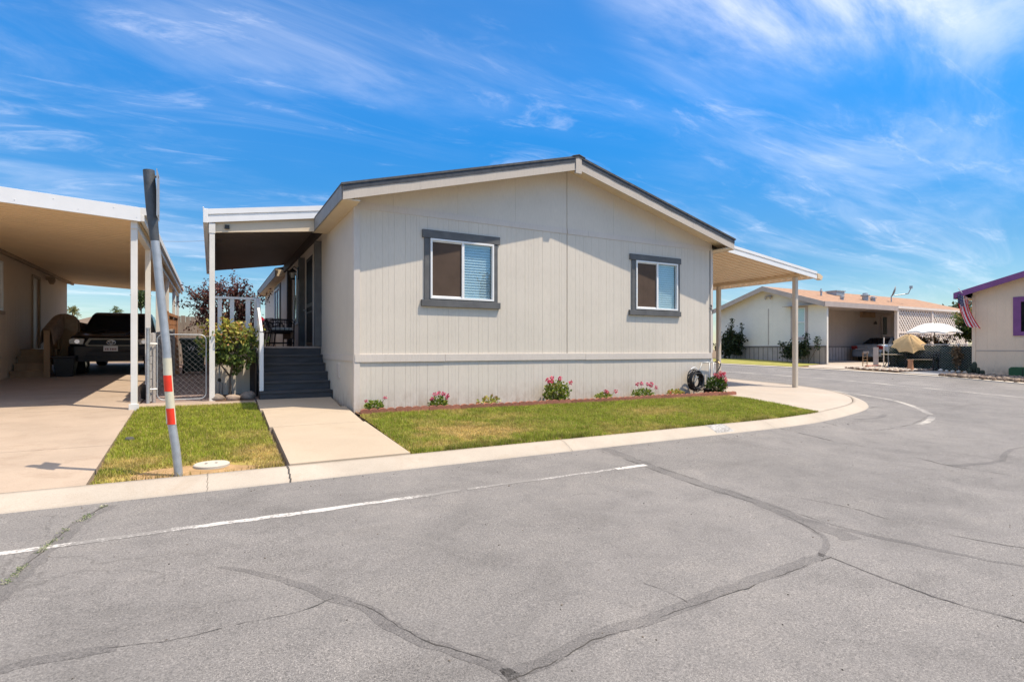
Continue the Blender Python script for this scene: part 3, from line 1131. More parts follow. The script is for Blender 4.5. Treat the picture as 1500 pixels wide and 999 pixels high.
for s in (-1, 1):
    xe = XL + 0.03 if s < 0 else XR - 0.03
    mb = MB()
    mb.prism([(xe, ztop(xe) - 0.11), (RIDGE, ZR - 0.11), (RIDGE, ZR - 0.13), (xe, ztop(xe) - 0.13)], "y", Y0 + 0.02, 0.02)
    mb.build("rake_soffit", M["soffit"], roof)
    # rake board, in two lengths
    xm = 1.0 if s < 0 else 7.5
    xa = RIDGE + s * 0.075
    for p, q in ((xe, xm), (xm, xa)):
        d = 0.003 * s * -1
        mb = MB()
        mb.prism([(p, ztop(p) - 0.235), (q + d, ztop(q) - 0.235), (q + d, ztop(q) - 0.004), (p, ztop(p) - 0.004)], "y", Y0 + 0.001, Y0 + 0.03)
        mb.build("rake_board", M["rake"], roof)
    mb = MB()
    n = 40
    lo = []
    for k in range(n + 1):
        x = xe + (xa - xe) * k / n
        lo.append((x, ztop(x) - 0.085 - 0.012 * mnoise.noise(Vector((x * 3, s, 0.5)))))
    hi = [(xa, ztop(xa) + 0.0), (xe, ztop(xe) + 0.0)]
    mb.prism(lo + hi, "y", Y0 - 0.008, Y0 - 0.001)
    mb.build("drip_edge", M["edge"], roof)
    # eave fascia and flat soffit
    x0, x1 = (XL + 0.002, XL + 0.026) if s < 0 else (XR - 0.026, XR - 0.002)
    for ya, yb in (((Y0 + 0.031, PA), (PB, Y1 - 0.05)) if s < 0 else ((Y0 + 0.031, Y1 - 0.05),)):
        mb = MB()
        mb.box(x0, x1, ya, yb, ztop(xe) - 0.232, ztop(xe) - 0.004)
        mb.build("fascia", M["slate2"] if s < 0 else M["rake"], roof)
        mb = MB()
        a, b = (x1, -0.001) if s < 0 else (W + 0.001, x0)
        mb.box(a, b, ya + 0.001, yb - 0.001, ztop(xe) - 0.225, ztop(xe) - 0.20)
        if s < 0:
            for ye in ((yb - 0.03,) if yb == PA else (ya + 0.002,)):
                mb.box(a, b, ye, ye + 0.02, ztop(xe) - 0.199, ztop(xe) - 0.006)
        mb.build("eave_soffit", M["soffit"], roof)
mb = MB()
mb.box(RIDGE - 0.072, RIDGE + 0.072, Y0 - 0.012, Y0 + 0.05, ZR - 0.315, ZR + 0.005)
mb.build("ridge_block", M["rake"], roof, bevel=0.004)
mb = MB()
mb.box(RIDGE - 0.08, RIDGE - 0.074, Y0 - 0.010, Y0 + 0.03, ZR - 0.22, ZR - 0.0)
mb.build("ridge_shadow_gap", M["edge"], roof)


def window(parent, x0, x1, z0, z1, head, sillr, jambs, mull):
    w = MB()
    fw = 0.036
    for b in ((x0, x1, z0, z0 + fw), (x0, x1, z1 - fw, z1), (x0, x0 + fw, z0 + fw, z1 - fw), (x1 - fw, x1, z0 + fw, z1 - fw)):
        w.box(b[0], b[1], -0.045, 0.03, b[2], b[3])
    w.box(mull - 0.025, mull + 0.025, -0.040, 0.028, z0 + fw, z1 - fw)
    w.box(x0 + fw, mull - 0.025, -0.020, 0.02, z0 + fw, z0 + fw + 0.022)
    w.box(x0 + fw, mull - 0.025, -0.020, 0.02, z1 - fw - 0.022, z1 - fw)
    o = w.build("window", M["white"], parent, bevel=0.003)
    s = MB()
    s.box(x0 + fw, mull - 0.025, -0.012, -0.008, z0 + fw + 0.022, z1 - fw - 0.022)
    s.build("screen", M["screen"], o)
    g = MB()
    g.box(mull + 0.025, x1 - fw, 0.004, 0.008, z0 + fw, z1 - fw)
    g.build("pane", M["glass"], o)
    bl = MB()
    z = z0 + fw + 0.02
    while z < z1 - fw - 0.03:
        bl.prism([(0.036, z - 0.012), (0.052, z + 0.036), (0.055, z + 0.035), (0.039, z - 0.013)], "x", mull + 0.03, x1 - fw - 0.006)
        z += 0.050
    bl.box(mull + 0.03, x1 - fw - 0.006, 0.034, 0.08, z1 - fw - 0.045, z1 - fw)
    bl.build("blind", M["blind"], o)
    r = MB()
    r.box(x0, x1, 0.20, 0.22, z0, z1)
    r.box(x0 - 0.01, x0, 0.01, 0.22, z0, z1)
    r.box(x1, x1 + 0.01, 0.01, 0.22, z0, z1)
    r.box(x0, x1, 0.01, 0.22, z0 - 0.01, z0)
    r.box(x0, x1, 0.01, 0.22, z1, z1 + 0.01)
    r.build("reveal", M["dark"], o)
    t = MB()
    t.box(head[0], head[1], -0.038, 0.002, head[2], head[3])
    for a, b in jambs:
        t.box(a, b, -0.026, 0.002, sillr[3], head[2] - 0.002)
    t.box(x0, x1, -0.026, 0.002, sillr[3], z0 - 0.002)
    t.build("casing", M["slate"], o, bevel=0.004)
    s2 = MB()
    s2.box(sillr[0], sillr[1], -0.055, 0.002, sillr[2], sillr[3] - 0.002)
    s2.build("sill", M["slate"], o, bevel=0.004)


window(HOUSE, *WIN[0], (1.185, 2.745, 3.055, 3.20), (1.165, 2.745, 1.825, 1.945), ((1.225, 1.333), (2.614, 2.70)), 1.972)
window(HOUSE, *WIN[1], (5.985, 7.53, 3.04, 3.17), (5.965, 7.515, 1.815, 1.93), ((6.045, 6.153), (7.427, 7.50)), 6.79)

# the house number on the right corner board
M["num"] = paint("black_number", (0.02, 0.02, 0.02), 0.5, 0.1)
for ch, x, z in (("2", 8.548, 2.075), ("7", 8.592, 1.955)):
    text_part("house_number", ch, 0.155, M["num"], HOUSE, Matrix.Translation((x, -0.024, z)) @ Matrix.Rotation(PI / 2, 4, "X"), 0.003)

# pilasters, doors and windows along the porch side
for y0, y1, x0 in ((3.16, 3.34, -0.135), (5.62, 5.80, -0.14), (8.2, 8.36, -0.13)):
    mb = MB()
    mb.box(x0, 0.004, y0, y1, 1.12, 3.42)
    mb.build("pilaster", M["dbrown"] if y0 > 8 else M["slate"], HOUSE, bevel=0.004)
DOOR = MB()
for b in ((3.98, 4.06, 1.13, 3.36), (5.02, 5.10, 1.13, 3.36), (4.06, 5.02, 3.28, 3.36)):
    DOOR.box(-0.05, 0.004, b[0], b[1], b[2], b[3])
door = DOOR.build("front_door", M["wtrim"], HOUSE, bevel=0.003)
mb = MB()
mb.box(-0.030, 0.002, 4.065, 5.015, 1.14, 3.275)
mb.build("door_leaf", M["black"], door)
mb = MB()
for b in ((4.07, 4.13, 1.15, 3.27), (4.95, 5.01, 1.15, 3.27), (4.13, 4.95, 1.15, 1.22), (4.13, 4.95, 3.2, 3.27), (4.13, 4.95, 2.08, 2.16), (4.13, 4.95, 1.93, 1.97)):
    mb.box(-0.050, -0.032, *b)
for k in range(9):
    y = 4.18 + k * 0.09
    mb.box(-0.045, -0.036, y, y + 0.014, 1.22, 3.2)
mb.build("security_screen", M["black"], door)
mb = MB()
mb.tube([(-0.055, 5.0, 2.02), (-0.115, 5.0, 2.02), (-0.115, 4.88, 2.02)], 0.013)
mb.build("handle", M["galv"], door)


def side_window(y0, y1, z0, z1, frame=M["white"]):
    w = MB()
    for b in ((y0, y1, z0, z0 + 0.04), (y0, y1, z1 - 0.04, z1), (y0, y0 + 0.04, z0 + 0.04, z1 - 0.04), (y1 - 0.04, y1, z0 + 0.04, z1 - 0.04), ((y0 + y1) / 2 - 0.02, (y0 + y1) / 2 + 0.02, z0 + 0.04, z1 - 0.04)):
        w.box(-0.05, 0.004, *b)
    o = w.build("window", frame, HOUSE, bevel=0.003)
    mb = MB()
    mb.box(-0.020, -0.016, y0 + 0.04, y1 - 0.04, z0 + 0.04, z1 - 0.04)
    mb.build("pane", M["glass"], o)
    mb = MB()
    mb.box(-0.012, 0.002, y0 + 0.03, y1 - 0.03, z0 + 0.03, z1 - 0.03)
    mb.build("curtain", M["screen"], o)


side_window(6.2, 7.6, 1.75, 3.22)
side_window(11.3, 13.0, 1.95, 3.25)
mb = MB()
for b in ((11.16, 11.29, 1.82, 3.38), (13.01, 13.14, 1.82, 3.38), (11.29, 13.01, 3.26, 3.38), (11.29, 13.01, 1.82, 1.94)):
    mb.box(-0.03, 0.003, *b)
mb.build("window_casing", M["slate"], HOUSE)
mb = MB()
mb.box(-0.02, 0.004, 1.22, 1.46, 0.52, 0.80)
for k in range(7):
    mb.box(-0.028, -0.018, 1.24, 1.44, 0.545 + k * 0.036, 0.558 + k * 0.036)
mb.build("skirting_vent", M["wtrim"], HOUSE)

# porch lantern on the pilaster beside the door
lan = thing("wall_lantern", "black carriage lantern fixed to the pilaster beside the front door", "lantern", (-0.14, 5.71, 2.95))
mb = MB()
mb.box(-0.166, -0.14, 5.65, 5.77, 2.86, 3.18)
mb.tube([(-0.16, 5.71, 3.12), (-0.25, 5.71, 3.19), (-0.29, 5.71, 3.13)], 0.012)
mb.build("bracket", M["black"], lan)
mb = MB()
mb.lathe([(0.02, 0.20), (0.105, 0.13), (0.10, 0.115)], (-0.29, 5.71, 2.93), 8)
mb.lathe([(0.055, -0.08), (0.075, -0.06), (0.07, -0.05)], (-0.29, 5.71, 2.93), 8)
for k in range(4):
    a = PI / 4 + k * PI / 2
    c, s = math.cos(a), math.sin(a)
    mb.tube([(-0.29 + 0.09 * c, 5.71 + 0.09 * s, 3.05), (-0.29 + 0.065 * c, 5.71 + 0.065 * s, 2.88)], 0.007, 6)
mb.build("cage", M["black"], lan)
mb = MB()
mb.lathe([(0.05, -0.03), (0.072, 0.10)], (-0.29, 5.71, 2.92), 8)
mb.build("glass", paint("frosted_lantern_glass", (0.5, 0.5, 0.47), 0.25, 0.05), lan)

# ------------------------------------------------------------------ porch: deck, steps, railing
DK = 1.115
deck = thing("porch_deck", "raised porch deck with beige skirting under the patio cover", "porch", (-1.05, 6.3, zg(3)))
mb = MB()
for k in range(44):
    y = 3.225 + k * 0.145
    mb.box(-2.10, -0.002, y, y + 0.139, DK - 0.035, DK)
mb.build("deck_boards", M["deck"], deck)
mb = MB()
mb.box(-1.33, -0.003, 3.19, 3.224, DK - 0.035, DK + 0.002)
mb.build("nosing_board", paint("pale_nosing", (0.36, 0.29, 0.25), 0.65, 0.15, 4), deck, bevel=0.004)
mb = MB()
grooved(mb, -2.06, -1.36, cz(zg(3) - 0.03), cz(1.05), lambda a, d, z: (a, 3.02 + d, z), origin=-2.03)
grooved(mb, 3.02, 9.6, lambda y: zg(y) - 0.03, cz(1.05), lambda a, d, z: (-2.06 + d, a, z), origin=3.1)
sk = mb.build("skirting", M["wall"], deck, fixn=False)
mb = MB()
mb.box(-2.09, -1.345, 2.985, 3.05, 1.05, 1.085)
mb.box(-2.09, -2.03, 3.05, 9.6, 1.05, 1.079)
mb.build("skirting_cap", M["wtrim"], deck, bevel=0.004)
mb = MB()
mb.box(-1.345, -1.335, 2.5, 3.2, 0.12, 1.07)
mb.box(-1.43, -1.346, 2.95, 3.02, 0.10, 1.06)
mb.build("side_panel", M["dbrown"], deck)

steps = thing("porch_steps", "slate blue wooden porch steps rising from the walkway", "steps", (-0.68, 2.5, zg(2)))
rise = (DK - 0.085) / 6
for k in range(5):
    zt = 0.085 + rise * (k + 1)
    y0 = 1.88 + k * 0.265
    mb = MB()
    mb.box(-1.325, -0.012, y0 - 0.022, y0 + 0.28, zt - 0.038, zt)
    mb.build("tread", M["step"], steps, bevel=0.004)
    mb = MB()
    mb.box(-1.315, -0.014, y0, y0 + 0.022, zt - rise - (0.03 if k == 0 else 0.0), zt - 0.039)
    mb.build("riser", M["step"], steps)
mb = MB()
mb.box(-1.325, -0.012, 1.88 + 5 * 0.265, 1.88 + 5 * 0.265 + 0.02, DK - rise, DK - 0.037)
mb.build("riser", M["step"], steps)
for x in (-1.31, -0.045):
    mb = MB()
    pts = [(1.885, 0.06)]
    for k in range(5):
        pts += [(1.905 + k * 0.265, 0.085 + rise * (k + 1) - 0.04), (1.905 + (k + 1) * 0.265, 0.085 + rise * (k + 1) - 0.04)]
    pts += [(3.20, 0.10)]
    mb.prism(pts, "x", x, x + 0.03)
    mb.build("stringer", M["step"], steps)

rail = thing("porch_railing", "white wooden porch railing around the deck and down the steps", "railing", (-1.6, 3.1, DK))
mb = MB()
for x, w in ((-1.97, 0.075), (-1.75, 0.075), (-1.46, 0.085)):
    mb.box(x - w / 2, x + w / 2, 3.07, 3.10, 1.14, 2.07)
mb.build("balusters", M["white"], rail)
for x, y, z0 in ((-1.285, 3.10, 1.13), (-1.29, 1.94, 0.27)):
    mb = MB()
    if y > 3:
        mb.box(x - 0.06, x + 0.06, y - 0.05, y + 0.05, 0.98, 2.11)
    else:
        mb.box(x - 0.035, x + 0.035, y - 0.035, y + 0.035, z0, 1.36)
    mb.build("post", M["white"], rail, bevel=0.004)
mb = MB()
mb.box(-2.08, -1.34, 3.05, 3.12, 2.07, 2.115)
mb.box(-2.04, -1.34, 3.07, 3.10, 1.20, 1.26)
mb.box(-2.085, -2.045, 3.12, 9.6, 2.07, 2.11)
mb.box(-2.085, -2.045, 3.12, 9.6, 1.20, 1.25)
for k in range(42):
    y = 3.3 + k * 0.15
    mb.box(-2.08, -2.05, y, y + 0.04, 1.25, 2.07)
mb.build("deck_rail", M["white"], rail)
mb = MB()
mb.bar((-1.29, 1.92, 1.36), (-1.29, 3.06, 2.07), 0.045, 0.09)
mb.bar((-1.29, 1.97, 0.52), (-1.29, 3.06, 1.27), 0.035, 0.09)
for k in range(6):
    t = (k + 1) / 7
    y = 1.94 + t * 1.1
    mb.box(-1.305, -1.275, y - 0.045, y + 0.045, 0.50 + t * 0.75, 1.34 + t * 0.70)
mb.build("stair_rail", M["white"], rail)

# ------------------------------------------------------------------ patio cover
pc = thing("patio_cover", "white aluminium patio cover over the porch with brown underside", "patio cover", (-1.2, 6, 0.1))
PX0, PX1, PY0, PY1 = -2.20, -0.13, 2.12, 9.9
def pz(x):
    return 3.605 + (x - PX0) * 0.155
mb = MB()
mb.prism([(PX0 + 0.03, pz(PX0) - 0.14), (PX1, pz(PX1) - 0.14), (PX1, pz(PX1) - 0.06), (PX0 + 0.03, pz(PX0) - 0.06)], "y", PY0 + 0.03, PY1 - 0.02)
mb.build("roof_panel", M["offwhite"], pc)
mb = MB()
n = 37
for k in range(n):
    y0 = PY0 + 0.14 + k * 0.2
    for a, b, h in ((0.0, 0.155, 0.0), (0.155, 0.2, 0.05)):
        xe2 = -0.30 if y0 < 2.5 else -0.004
        mb.prism([(PX0 + 0.06, pz(PX0) - 0.172 + h), (xe2, pz(xe2) - 0.172 + h), (xe2, pz(xe2) - 0.142), (PX0 + 0.06, pz(PX0) - 0.142)], "y", y0 + a, min(y0 + b, PY1 - 0.03))
mb.build("ceiling_pans", M["patio_pan"], pc)
mb = MB()
for z0, z1, y in ((-0.23, -0.125, 0.0), (-0.118, -0.085, 0.018), (-0.08, 0.018, -0.004)):
    mb.prism([(PX0, pz(PX0) + z0), (PX1, pz(PX1) + z0), (PX1, pz(PX1) + z1), (PX0, pz(PX0) + z1)], "y", PY0 + y, PY0 + 0.03)
mb.build("front_fascia", M["white"], pc)
mb = MB()
mb.box(PX0 - 0.05, PX0 + 0.03, PY0 - 0.005, PY1, pz(PX0) - 0.235, pz(PX0) + 0.025)
mb.box(PX0 - 0.055, PX0 - 0.035, PY0 - 0.01, PY1, pz(PX0) + 0.025, pz(PX0) + 0.05)
mb.build("gutter", M["white"], pc, bevel=0.006)
mb = MB()
mb.prism([(PX0 + 0.04, 3.205), (-0.31, 3.42), (-0.31, pz(-0.31) - 0.20), (PX0 + 0.04, pz(PX0) - 0.20)], "y", PY0 + 0.06, PY0 + 0.10)
mb.build("header_beam", M["soffit"], pc)
mb = MB()
mb.box(PX0 + 0.05, PX0 + 0.13, PY0 + 0.11, PY1, 3.20, pz(PX0) - 0.19)
mb.build("side_beam", M["offwhite"], pc)
for y in (PY0 + 0.05, 5.9, PY1 - 0.12):
    mb = MB()
    mb.box(PX0 + 0.05, PX0 + 0.14, y - 0.03, y + 0.06, zg(y) - 0.02, 3.21)
    mb.box(PX0 + 0.042, PX0 + 0.148, y - 0.038, y + 0.068, 3.19, 3.38)
    mb.build("post", M["offwhite"], pc, bevel=0.005)
mb = MB()
mb.box(PX0 + 0.30, PX0 + 0.38, PY0 + 0.02, PY0 + 0.07, 3.30, 3.37)
mb.build("light_socket", M["black"], pc)
mb = MB()
mb.lathe([(0.05, 0.0), (0.05, 0.05), (0.02, 0.07)], (-0.78, PY0 + 0.25, pz(-0.78) - 0.06), 10)
mb.build("roof_jack", M["galv"], pc)

# ------------------------------------------------------------------ carport awning on the right
ca = thing("carport_awning", "tan aluminium carport awning on two posts at the right of the house", "carport", (10.6, 4, 0.05))
AX0, AX1, AY0, AY1 = 8.93, 12.48, -0.22, 8.6
def az(x):
    return 3.60 - (x - 8.93) * 0.121
mb = MB()
n = 44
pts = []
for k in range(n + 1):
    y = AY0 + 0.05 + k * 0.2
    pts += [(y, 0.0), (y + 0.10, 0.0), (y + 0.135, 0.085), (y + 0.165, 0.085)]
for (ya, ha), (yb, hb) in zip(pts[:-1], pts[1:]):
    if yb > AY1:
        break
    for dz in (-0.125, -0.120):
        mb.quad((AX0, ya, az(AX0) + dz + ha), (AX1 - 0.05, ya, az(AX1) + dz + ha), (AX1 - 0.05, yb, az(AX1) + dz + hb), (AX0, yb, az(AX0) + dz + hb))
mb.build("roof_pans", M["tan_pan"], ca, fixn=False)
mb = MB()
for z0, z1, y in ((-0.175, -0.085, 0.0), (-0.080, -0.050, 0.02), (-0.046, 0.02, -0.006)):
    mb.prism([(AX0, az(AX0) + z0), (AX1, az(AX1) + z0), (AX1, az(AX1) + z1), (AX0, az(AX0) + z1)], "y", AY0 + y, AY0 + 0.035)
mb.build("front_fascia", M["white"], ca)
mb = MB()
mb.box(AX1, AX1 + 0.10, AY0 + 0.02, AY1, az(AX1) - 0.15, az(AX1) - 0.02)
mb.prism([(AX1 + 0.02, az(AX1) - 0.16), (AX1 + 0.20, az(AX1) - 0.20), (AX1 + 0.25, az(AX1) - 0.10), (AX1 + 0.13, az(AX1) - 0.04), (AX1 + 0.02, az(AX1) - 0.03)], "y", AY0 - 0.01, AY0 + 0.11)
mb.build("gutter", M["tan_pan"], ca)
mb = MB()
mb.box(11.86, 11.95, AY0 + 0.08, AY1 - 0.1, az(11.9) - 0.205, az(11.9) - 0.127)
mb.build("beam", M["tan_pan"], ca)
for y in (0.04, 2.62, 5.4, 8.3):
    mb = MB()
    mb.box(11.84, 11.97, y - 0.045, y + 0.045, zg(y) - 0.02, az(11.9) - 0.216)
    mb.box(11.862, 11.948, y - 0.058, y - 0.046, zg(y) - 0.02, az(11.9) - 0.216)
    mb.build("post", M["tanpost"], ca, bevel=0.004)
# ------------------------------------------------------------------ plants
M["leaf"] = foliage("leaves", 0.5, 0.35)
M["leaf_dark"] = foliage("dark_leaves", 0.5, 0.2)
M["petal"] = foliage("petals", 0.6, 0.3)
M["bark"] = paint("grey_brown_bark", (0.13, 0.10, 0.075), 0.9, 0.3, 14, 0.7, 60)


def rdir():
    v = Vector((random.gauss(0, 1), random.gauss(0, 1), random.gauss(0, 1)))
    return v.normalized()


def jit(c, k=0.18):
    f = 1 + random.uniform(-k, k)
    return tuple(max(0, x * f) for x in c)


def tree(name, label, cat, base, trunk_h, trunk_r, cc, cr, nbr, lper, lsize, cols, topcols=None, bark="bark", leafmat="leaf", group=None, lean=(0, 0), spread=0.10, splits=3, wid=0.6):
    """tapered trunk, limbs reaching through an ellipsoid crown (centre cc, radii cr), leaves set along twigs"""
    t = thing(name, label, cat, base, 0, group)
    b = Vector(base)
    top = b + Vector((lean[0], lean[1], trunk_h))
    mid = b + Vector((lean[0] * 0.3, lean[1] * 0.3, trunk_h * 0.5))
    mt = MB()
    mt.tube([b - Vector((0, 0, 0.05)), b + Vector((0, 0, 0.04)), mid, top], [trunk_r * 1.5, trunk_r * 1.15, trunk_r * 0.95, trunk_r * 0.75], 8)
    ml = MB()
    cc, cr = Vector(cc), Vector(cr)
    limbs = []
    for i in range(splits):
        a = 2 * PI * (i + random.random() * 0.6) / splits
        p = cc + Vector((math.cos(a) * cr.x * 0.35, math.sin(a) * cr.y * 0.35, -cr.z * 0.25 + random.uniform(-0.1, 0.35) * cr.z))
        q = (top + p) / 2 + rdir() * cr.x * 0.08
        mt.tube([top, q, p], [trunk_r * 0.7, trunk_r * 0.5, trunk_r * 0.3], 6)
        limbs.append(p)
        limbs.append(q)
    limbs.append(top)
    for i in range(nbr):
        d = rdir()
        k = random.uniform(0.55, 1.0) * (1 + 0.35 * mnoise.noise(d * 2.3 + b * 0.37))
        e = cc + Vector((d.x * cr.x, d.y * cr.y, d.z * cr.z)) * k
        s = min(limbs, key=lambda l: (l - e).length + random.random() * cr.x * 0.5)
        m = (s + e) / 2 + rdir() * (e - s).length * 0.12 + Vector((0, 0, 0.06 * (e - s).length))
        mt.tube([s, m, e], [trunk_r * 0.28, trunk_r * 0.17, trunk_r * 0.06], 4, caps=False)
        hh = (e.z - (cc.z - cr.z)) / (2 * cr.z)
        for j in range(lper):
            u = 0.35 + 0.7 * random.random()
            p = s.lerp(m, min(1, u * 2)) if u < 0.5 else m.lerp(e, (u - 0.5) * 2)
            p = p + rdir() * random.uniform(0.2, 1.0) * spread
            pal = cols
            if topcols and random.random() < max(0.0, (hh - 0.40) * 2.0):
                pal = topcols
            ml.color(jit(random.choice(pal)))
            ml.leaf(p, rdir() + Vector((0, 0, -0.2)), lsize * random.uniform(0.6, 1.25), wid)
    mt.build("trunk", M[bark], t, smooth=True)
    ml.build("crown", M[leafmat], t, fixn=False)
    return t


def flower_plant(name, label, x, y, r, h, nleaf, cols, flowers, fcol, fr=0.03, leafsize=0.045, group=None, stems=True):
    z = zg(y)
    t = thing(name, label, "flowering plant" if flowers else "plant", (x, y, z), 0, group)
    ml = MB()
    for i in range(nleaf):
        d = rdir()
        k = random.random() ** 0.4
        p = Vector((x, y, z + h * 0.48)) + Vector((d.x * r * k, d.y * r * 0.75 * k, d.z * h * 0.5 * k)) * (1 + 0.25 * mnoise.noise(d * 2.5 + Vector((x, y, 0)) * 3))
        if p.y > -0.02:
            p.y = -0.02 - random.random() * 0.05
        ml.color(jit(random.choice(cols)))
        ml.leaf(p, Vector((d.x, d.y, d.z * 0.5 + 0.25)) + rdir() * 0.6, leafsize * random.uniform(0.6, 1.3), 0.85)
    ml.build("foliage", M["leaf"], t, fixn=False)
    if stems:
        ms = MB()
        for i in range(max(4, nleaf // 60)):
            d = rdir()
            ms.tube([(x + random.gauss(0, r * 0.15), y, z - 0.01), (x + d.x * r * 0.7, y - abs(d.y) * r * 0.5, z + h * 0.5)], 0.006, 5)
        ms.build("stem", M["bark"], t)
    for fx, fz in flowers:
        mf = MB()
        c = Vector((x + fx, y - random.uniform(0.02, 0.10), z + fz))
        mf.color((0.10, 0.16, 0.03))
        mf.tube([(x + fx * 0.6, y - 0.03, z + h * 0.6), c], 0.0035, 4)
        for k in range(42):
            d = rdir()
            mf.color(jit(fcol, 0.3))
            mf.leaf(c + d * fr * random.uniform(0.2, 0.95), d + rdir() * 0.7, fr * random.uniform(0.5, 0.9), 0.95)
        mf.build("flower", M["petal"], t, fixn=False)
    return t


G1 = [(0.15, 0.23, 0.03), (0.21, 0.29, 0.045), (0.09, 0.15, 0.02), (0.32, 0.36, 0.06)]
YG = [(0.36, 0.38, 0.07), (0.48, 0.44, 0.11), (0.25, 0.30, 0.06), (0.45, 0.28, 0.08)]
PK = (0.66, 0.085, 0.20)
flower_plant("geranium", "low green geranium at the left end of the house bed with two small faded blooms", 0.29, -0.16, 0.15, 0.20, 330, G1, [(-0.16, 0.21), (0.16, 0.24)], (0.52, 0.12, 0.18), 0.026)
flower_plant("geranium", "compact geranium topped by a ring of pink blooms below the larger window", 1.42, -0.20, 0.17, 0.22, 360, G1, [(-0.14, 0.20), (-0.09, 0.27), (0.0, 0.29), (0.09, 0.27), (0.15, 0.21), (0.17, 0.23)], PK, 0.032)
flower_plant("sprouting_plant", "sparse pale yellow green sprout without blooms right of the larger window", 2.42, -0.22, 0.19, 0.19, 120, YG + [(0.45, 0.42, 0.16)], [], PK, leafsize=0.06)
flower_plant("geranium", "biggest bushy green geranium at the middle seam of the wall, blooms at its upper left", 3.88, -0.28, 0.27, 0.44, 950, G1 + [(0.28, 0.24, 0.06)], [(-0.24, 0.47), (-0.16, 0.45), (-0.13, 0.50), (-0.2, 0.43), (0.05, 0.49), (0.27, 0.40)], (0.70, 0.06, 0.16), 0.038, 0.05)
flower_plant("geranium", "small geranium with one red bloom left of the smaller window", 5.08, -0.24, 0.19, 0.15, 300, G1 + YG[:2], [(0.02, 0.20), (0.04, 0.17), (0.25, 0.18)], (0.62, 0.10, 0.16), 0.034)
flower_plant("geranium", "spreading geranium with tall pink bloom stalks under the smaller window", 6.14, -0.26, 0.26, 0.20, 460, G1, [(-0.2, 0.31), (-0.06, 0.32), (0.08, 0.31), (0.2, 0.26), (0.24, 0.31), (0.30, 0.22)], PK, 0.036)
flower_plant("sprouting_plant", "low yellow green plant with orange tips just left of the hose coil", 7.08, -0.28, 0.21, 0.15, 320, YG, [(-0.2, 0.10)], (0.55, 0.12, 0.1), 0.025)
flower_plant("geranium", "tall dense geranium with many red blooms at the right corner of the house", 8.33, -0.36, 0.26, 0.44, 900, [(0.06, 0.11, 0.015), (0.09, 0.15, 0.02), (0.035, 0.06, 0.012)], [(-0.05, 0.47), (0.06, 0.52), (0.12, 0.46), (0.2, 0.38), (0.27, 0.33), (0.25, 0.18), (0.0, 0.42), (0.16, 0.50), (0.22, 0.28)], (0.62, 0.075, 0.14), 0.042, 0.05)

# scalloped edging blocks along the bed
M["edging"] = paint("red_brown_concrete_edging", (0.33, 0.135, 0.088), 0.9, 0.2, 7, 0.5, 60)
mb = MB()
nsc = 4
L = 0.575
for k in range(nsc):
    x0 = -L / 2 + k * L / nsc
    pts = [(x0, -0.06)]
    for j in range(9):
        a = PI - PI * j / 8
        pts.append((x0 + L / nsc * (0.5 + 0.5 * math.cos(a)), 0.055 + 0.038 * math.sin(a)))
    pts.append((x0 + L / nsc, -0.06))
    mb.prism(pts, "y", -0.028, 0.028)
eb = mb.build("edging_block", M["edging"], local=True)
tag(eb, "red brown scalloped edging block in the row between lawn and flower bed", "edging", "scalloped edging blocks along the bed")
def bed_y(x):
    return -0.315 - (0.10 * x / 2.2 if x < 2.2 else 0.10 + 0.09 * (x - 2.2) / 3.0 if x < 5.2 else 0.19 + 0.06 * (x - 5.2) / 3.3)
for i in range(15):
    x = 0.31 + i * 0.582
    o = eb if i == 0 else eb.copy()
    if i:
        COL.objects.link(o)
    y = bed_y(x)
    o.location = (x, y, zg(y) + 0.004 + random.uniform(-0.008, 0.006))
    o.rotation_euler = (random.uniform(-0.06, 0.06), random.uniform(-0.02, 0.02), math.atan2(bed_y(x + 0.3) - bed_y(x - 0.3), 0.6) + random.uniform(-0.015, 0.015))

# hose on its hanger and the standpipe at the corner
hh = thing("hose_hanger", "white metal hose stake with a coiled black garden hose near the house corner", "garden hose", (7.84, -0.13, 0))
mb = MB()
mb.tube([(7.84, -0.13, -0.1), (7.84, -0.13, 0.25)], 0.012)
arch = [(7.84 + 0.13 * math.cos(a), -0.14, 0.50 + 0.13 * math.sin(a)) for a in [PI * k / 10 for k in range(11)]]
mb.tube([(7.84, -0.13, 0.22)] + [(7.97, -0.14, 0.42)] + arch + [(7.71, -0.14, 0.42), (7.84, -0.13, 0.22)], 0.011, 6)
mb.tube([(7.74, -0.16, 0.42), (7.84, -0.26, 0.40), (7.94, -0.16, 0.42)], 0.010, 6)
mb.build("stake", M["white"], hh, smooth=True)
mb = MB()
for k in range(15):
    rx, rz = 0.185 + 0.012 * math.sin(k * 2.1), 0.205 + 0.035 * math.sin(k * 1.3)
    cx, czz = 7.81 + 0.016 * math.sin(k * 3.7), 0.33 - 0.02 * math.cos(k * 2.3)
    yy = -0.14 - 0.011 * k
    mb.tube([(cx + rx * math.cos(a), yy + 0.012 * math.sin(3 * a + k), czz + rz * math.sin(a)) for a in [2 * PI * j / 26 for j in range(26)]], 0.0135, 6, closed=True)
run = smooth_path([(7.85, 0.12), (8.05, 0.10), (8.25, 0.22), (8.45, 0.42), (8.58, 0.58), (8.63, 0.72)], 6)
mb.tube([(p.x, -0.22 + 0.02 * math.sin(i * 0.4), p.y) for i, p in enumerate(run)], 0.0115, 7)
mb.build("hose", M["rubber"], hh, smooth=True)
fp = thing("water_standpipe", "thin pale water pipes and tap against the skirting at the right corner", "water pipe", (8.4, -0.09, 0))
mb = MB()
mb.tube([(8.18, -0.07, 0.735), (8.62, -0.09, 0.745)], 0.013)
mb.tube([(8.18, -0.07, 0.735), (8.02, -0.08, 0.42)], 0.010)
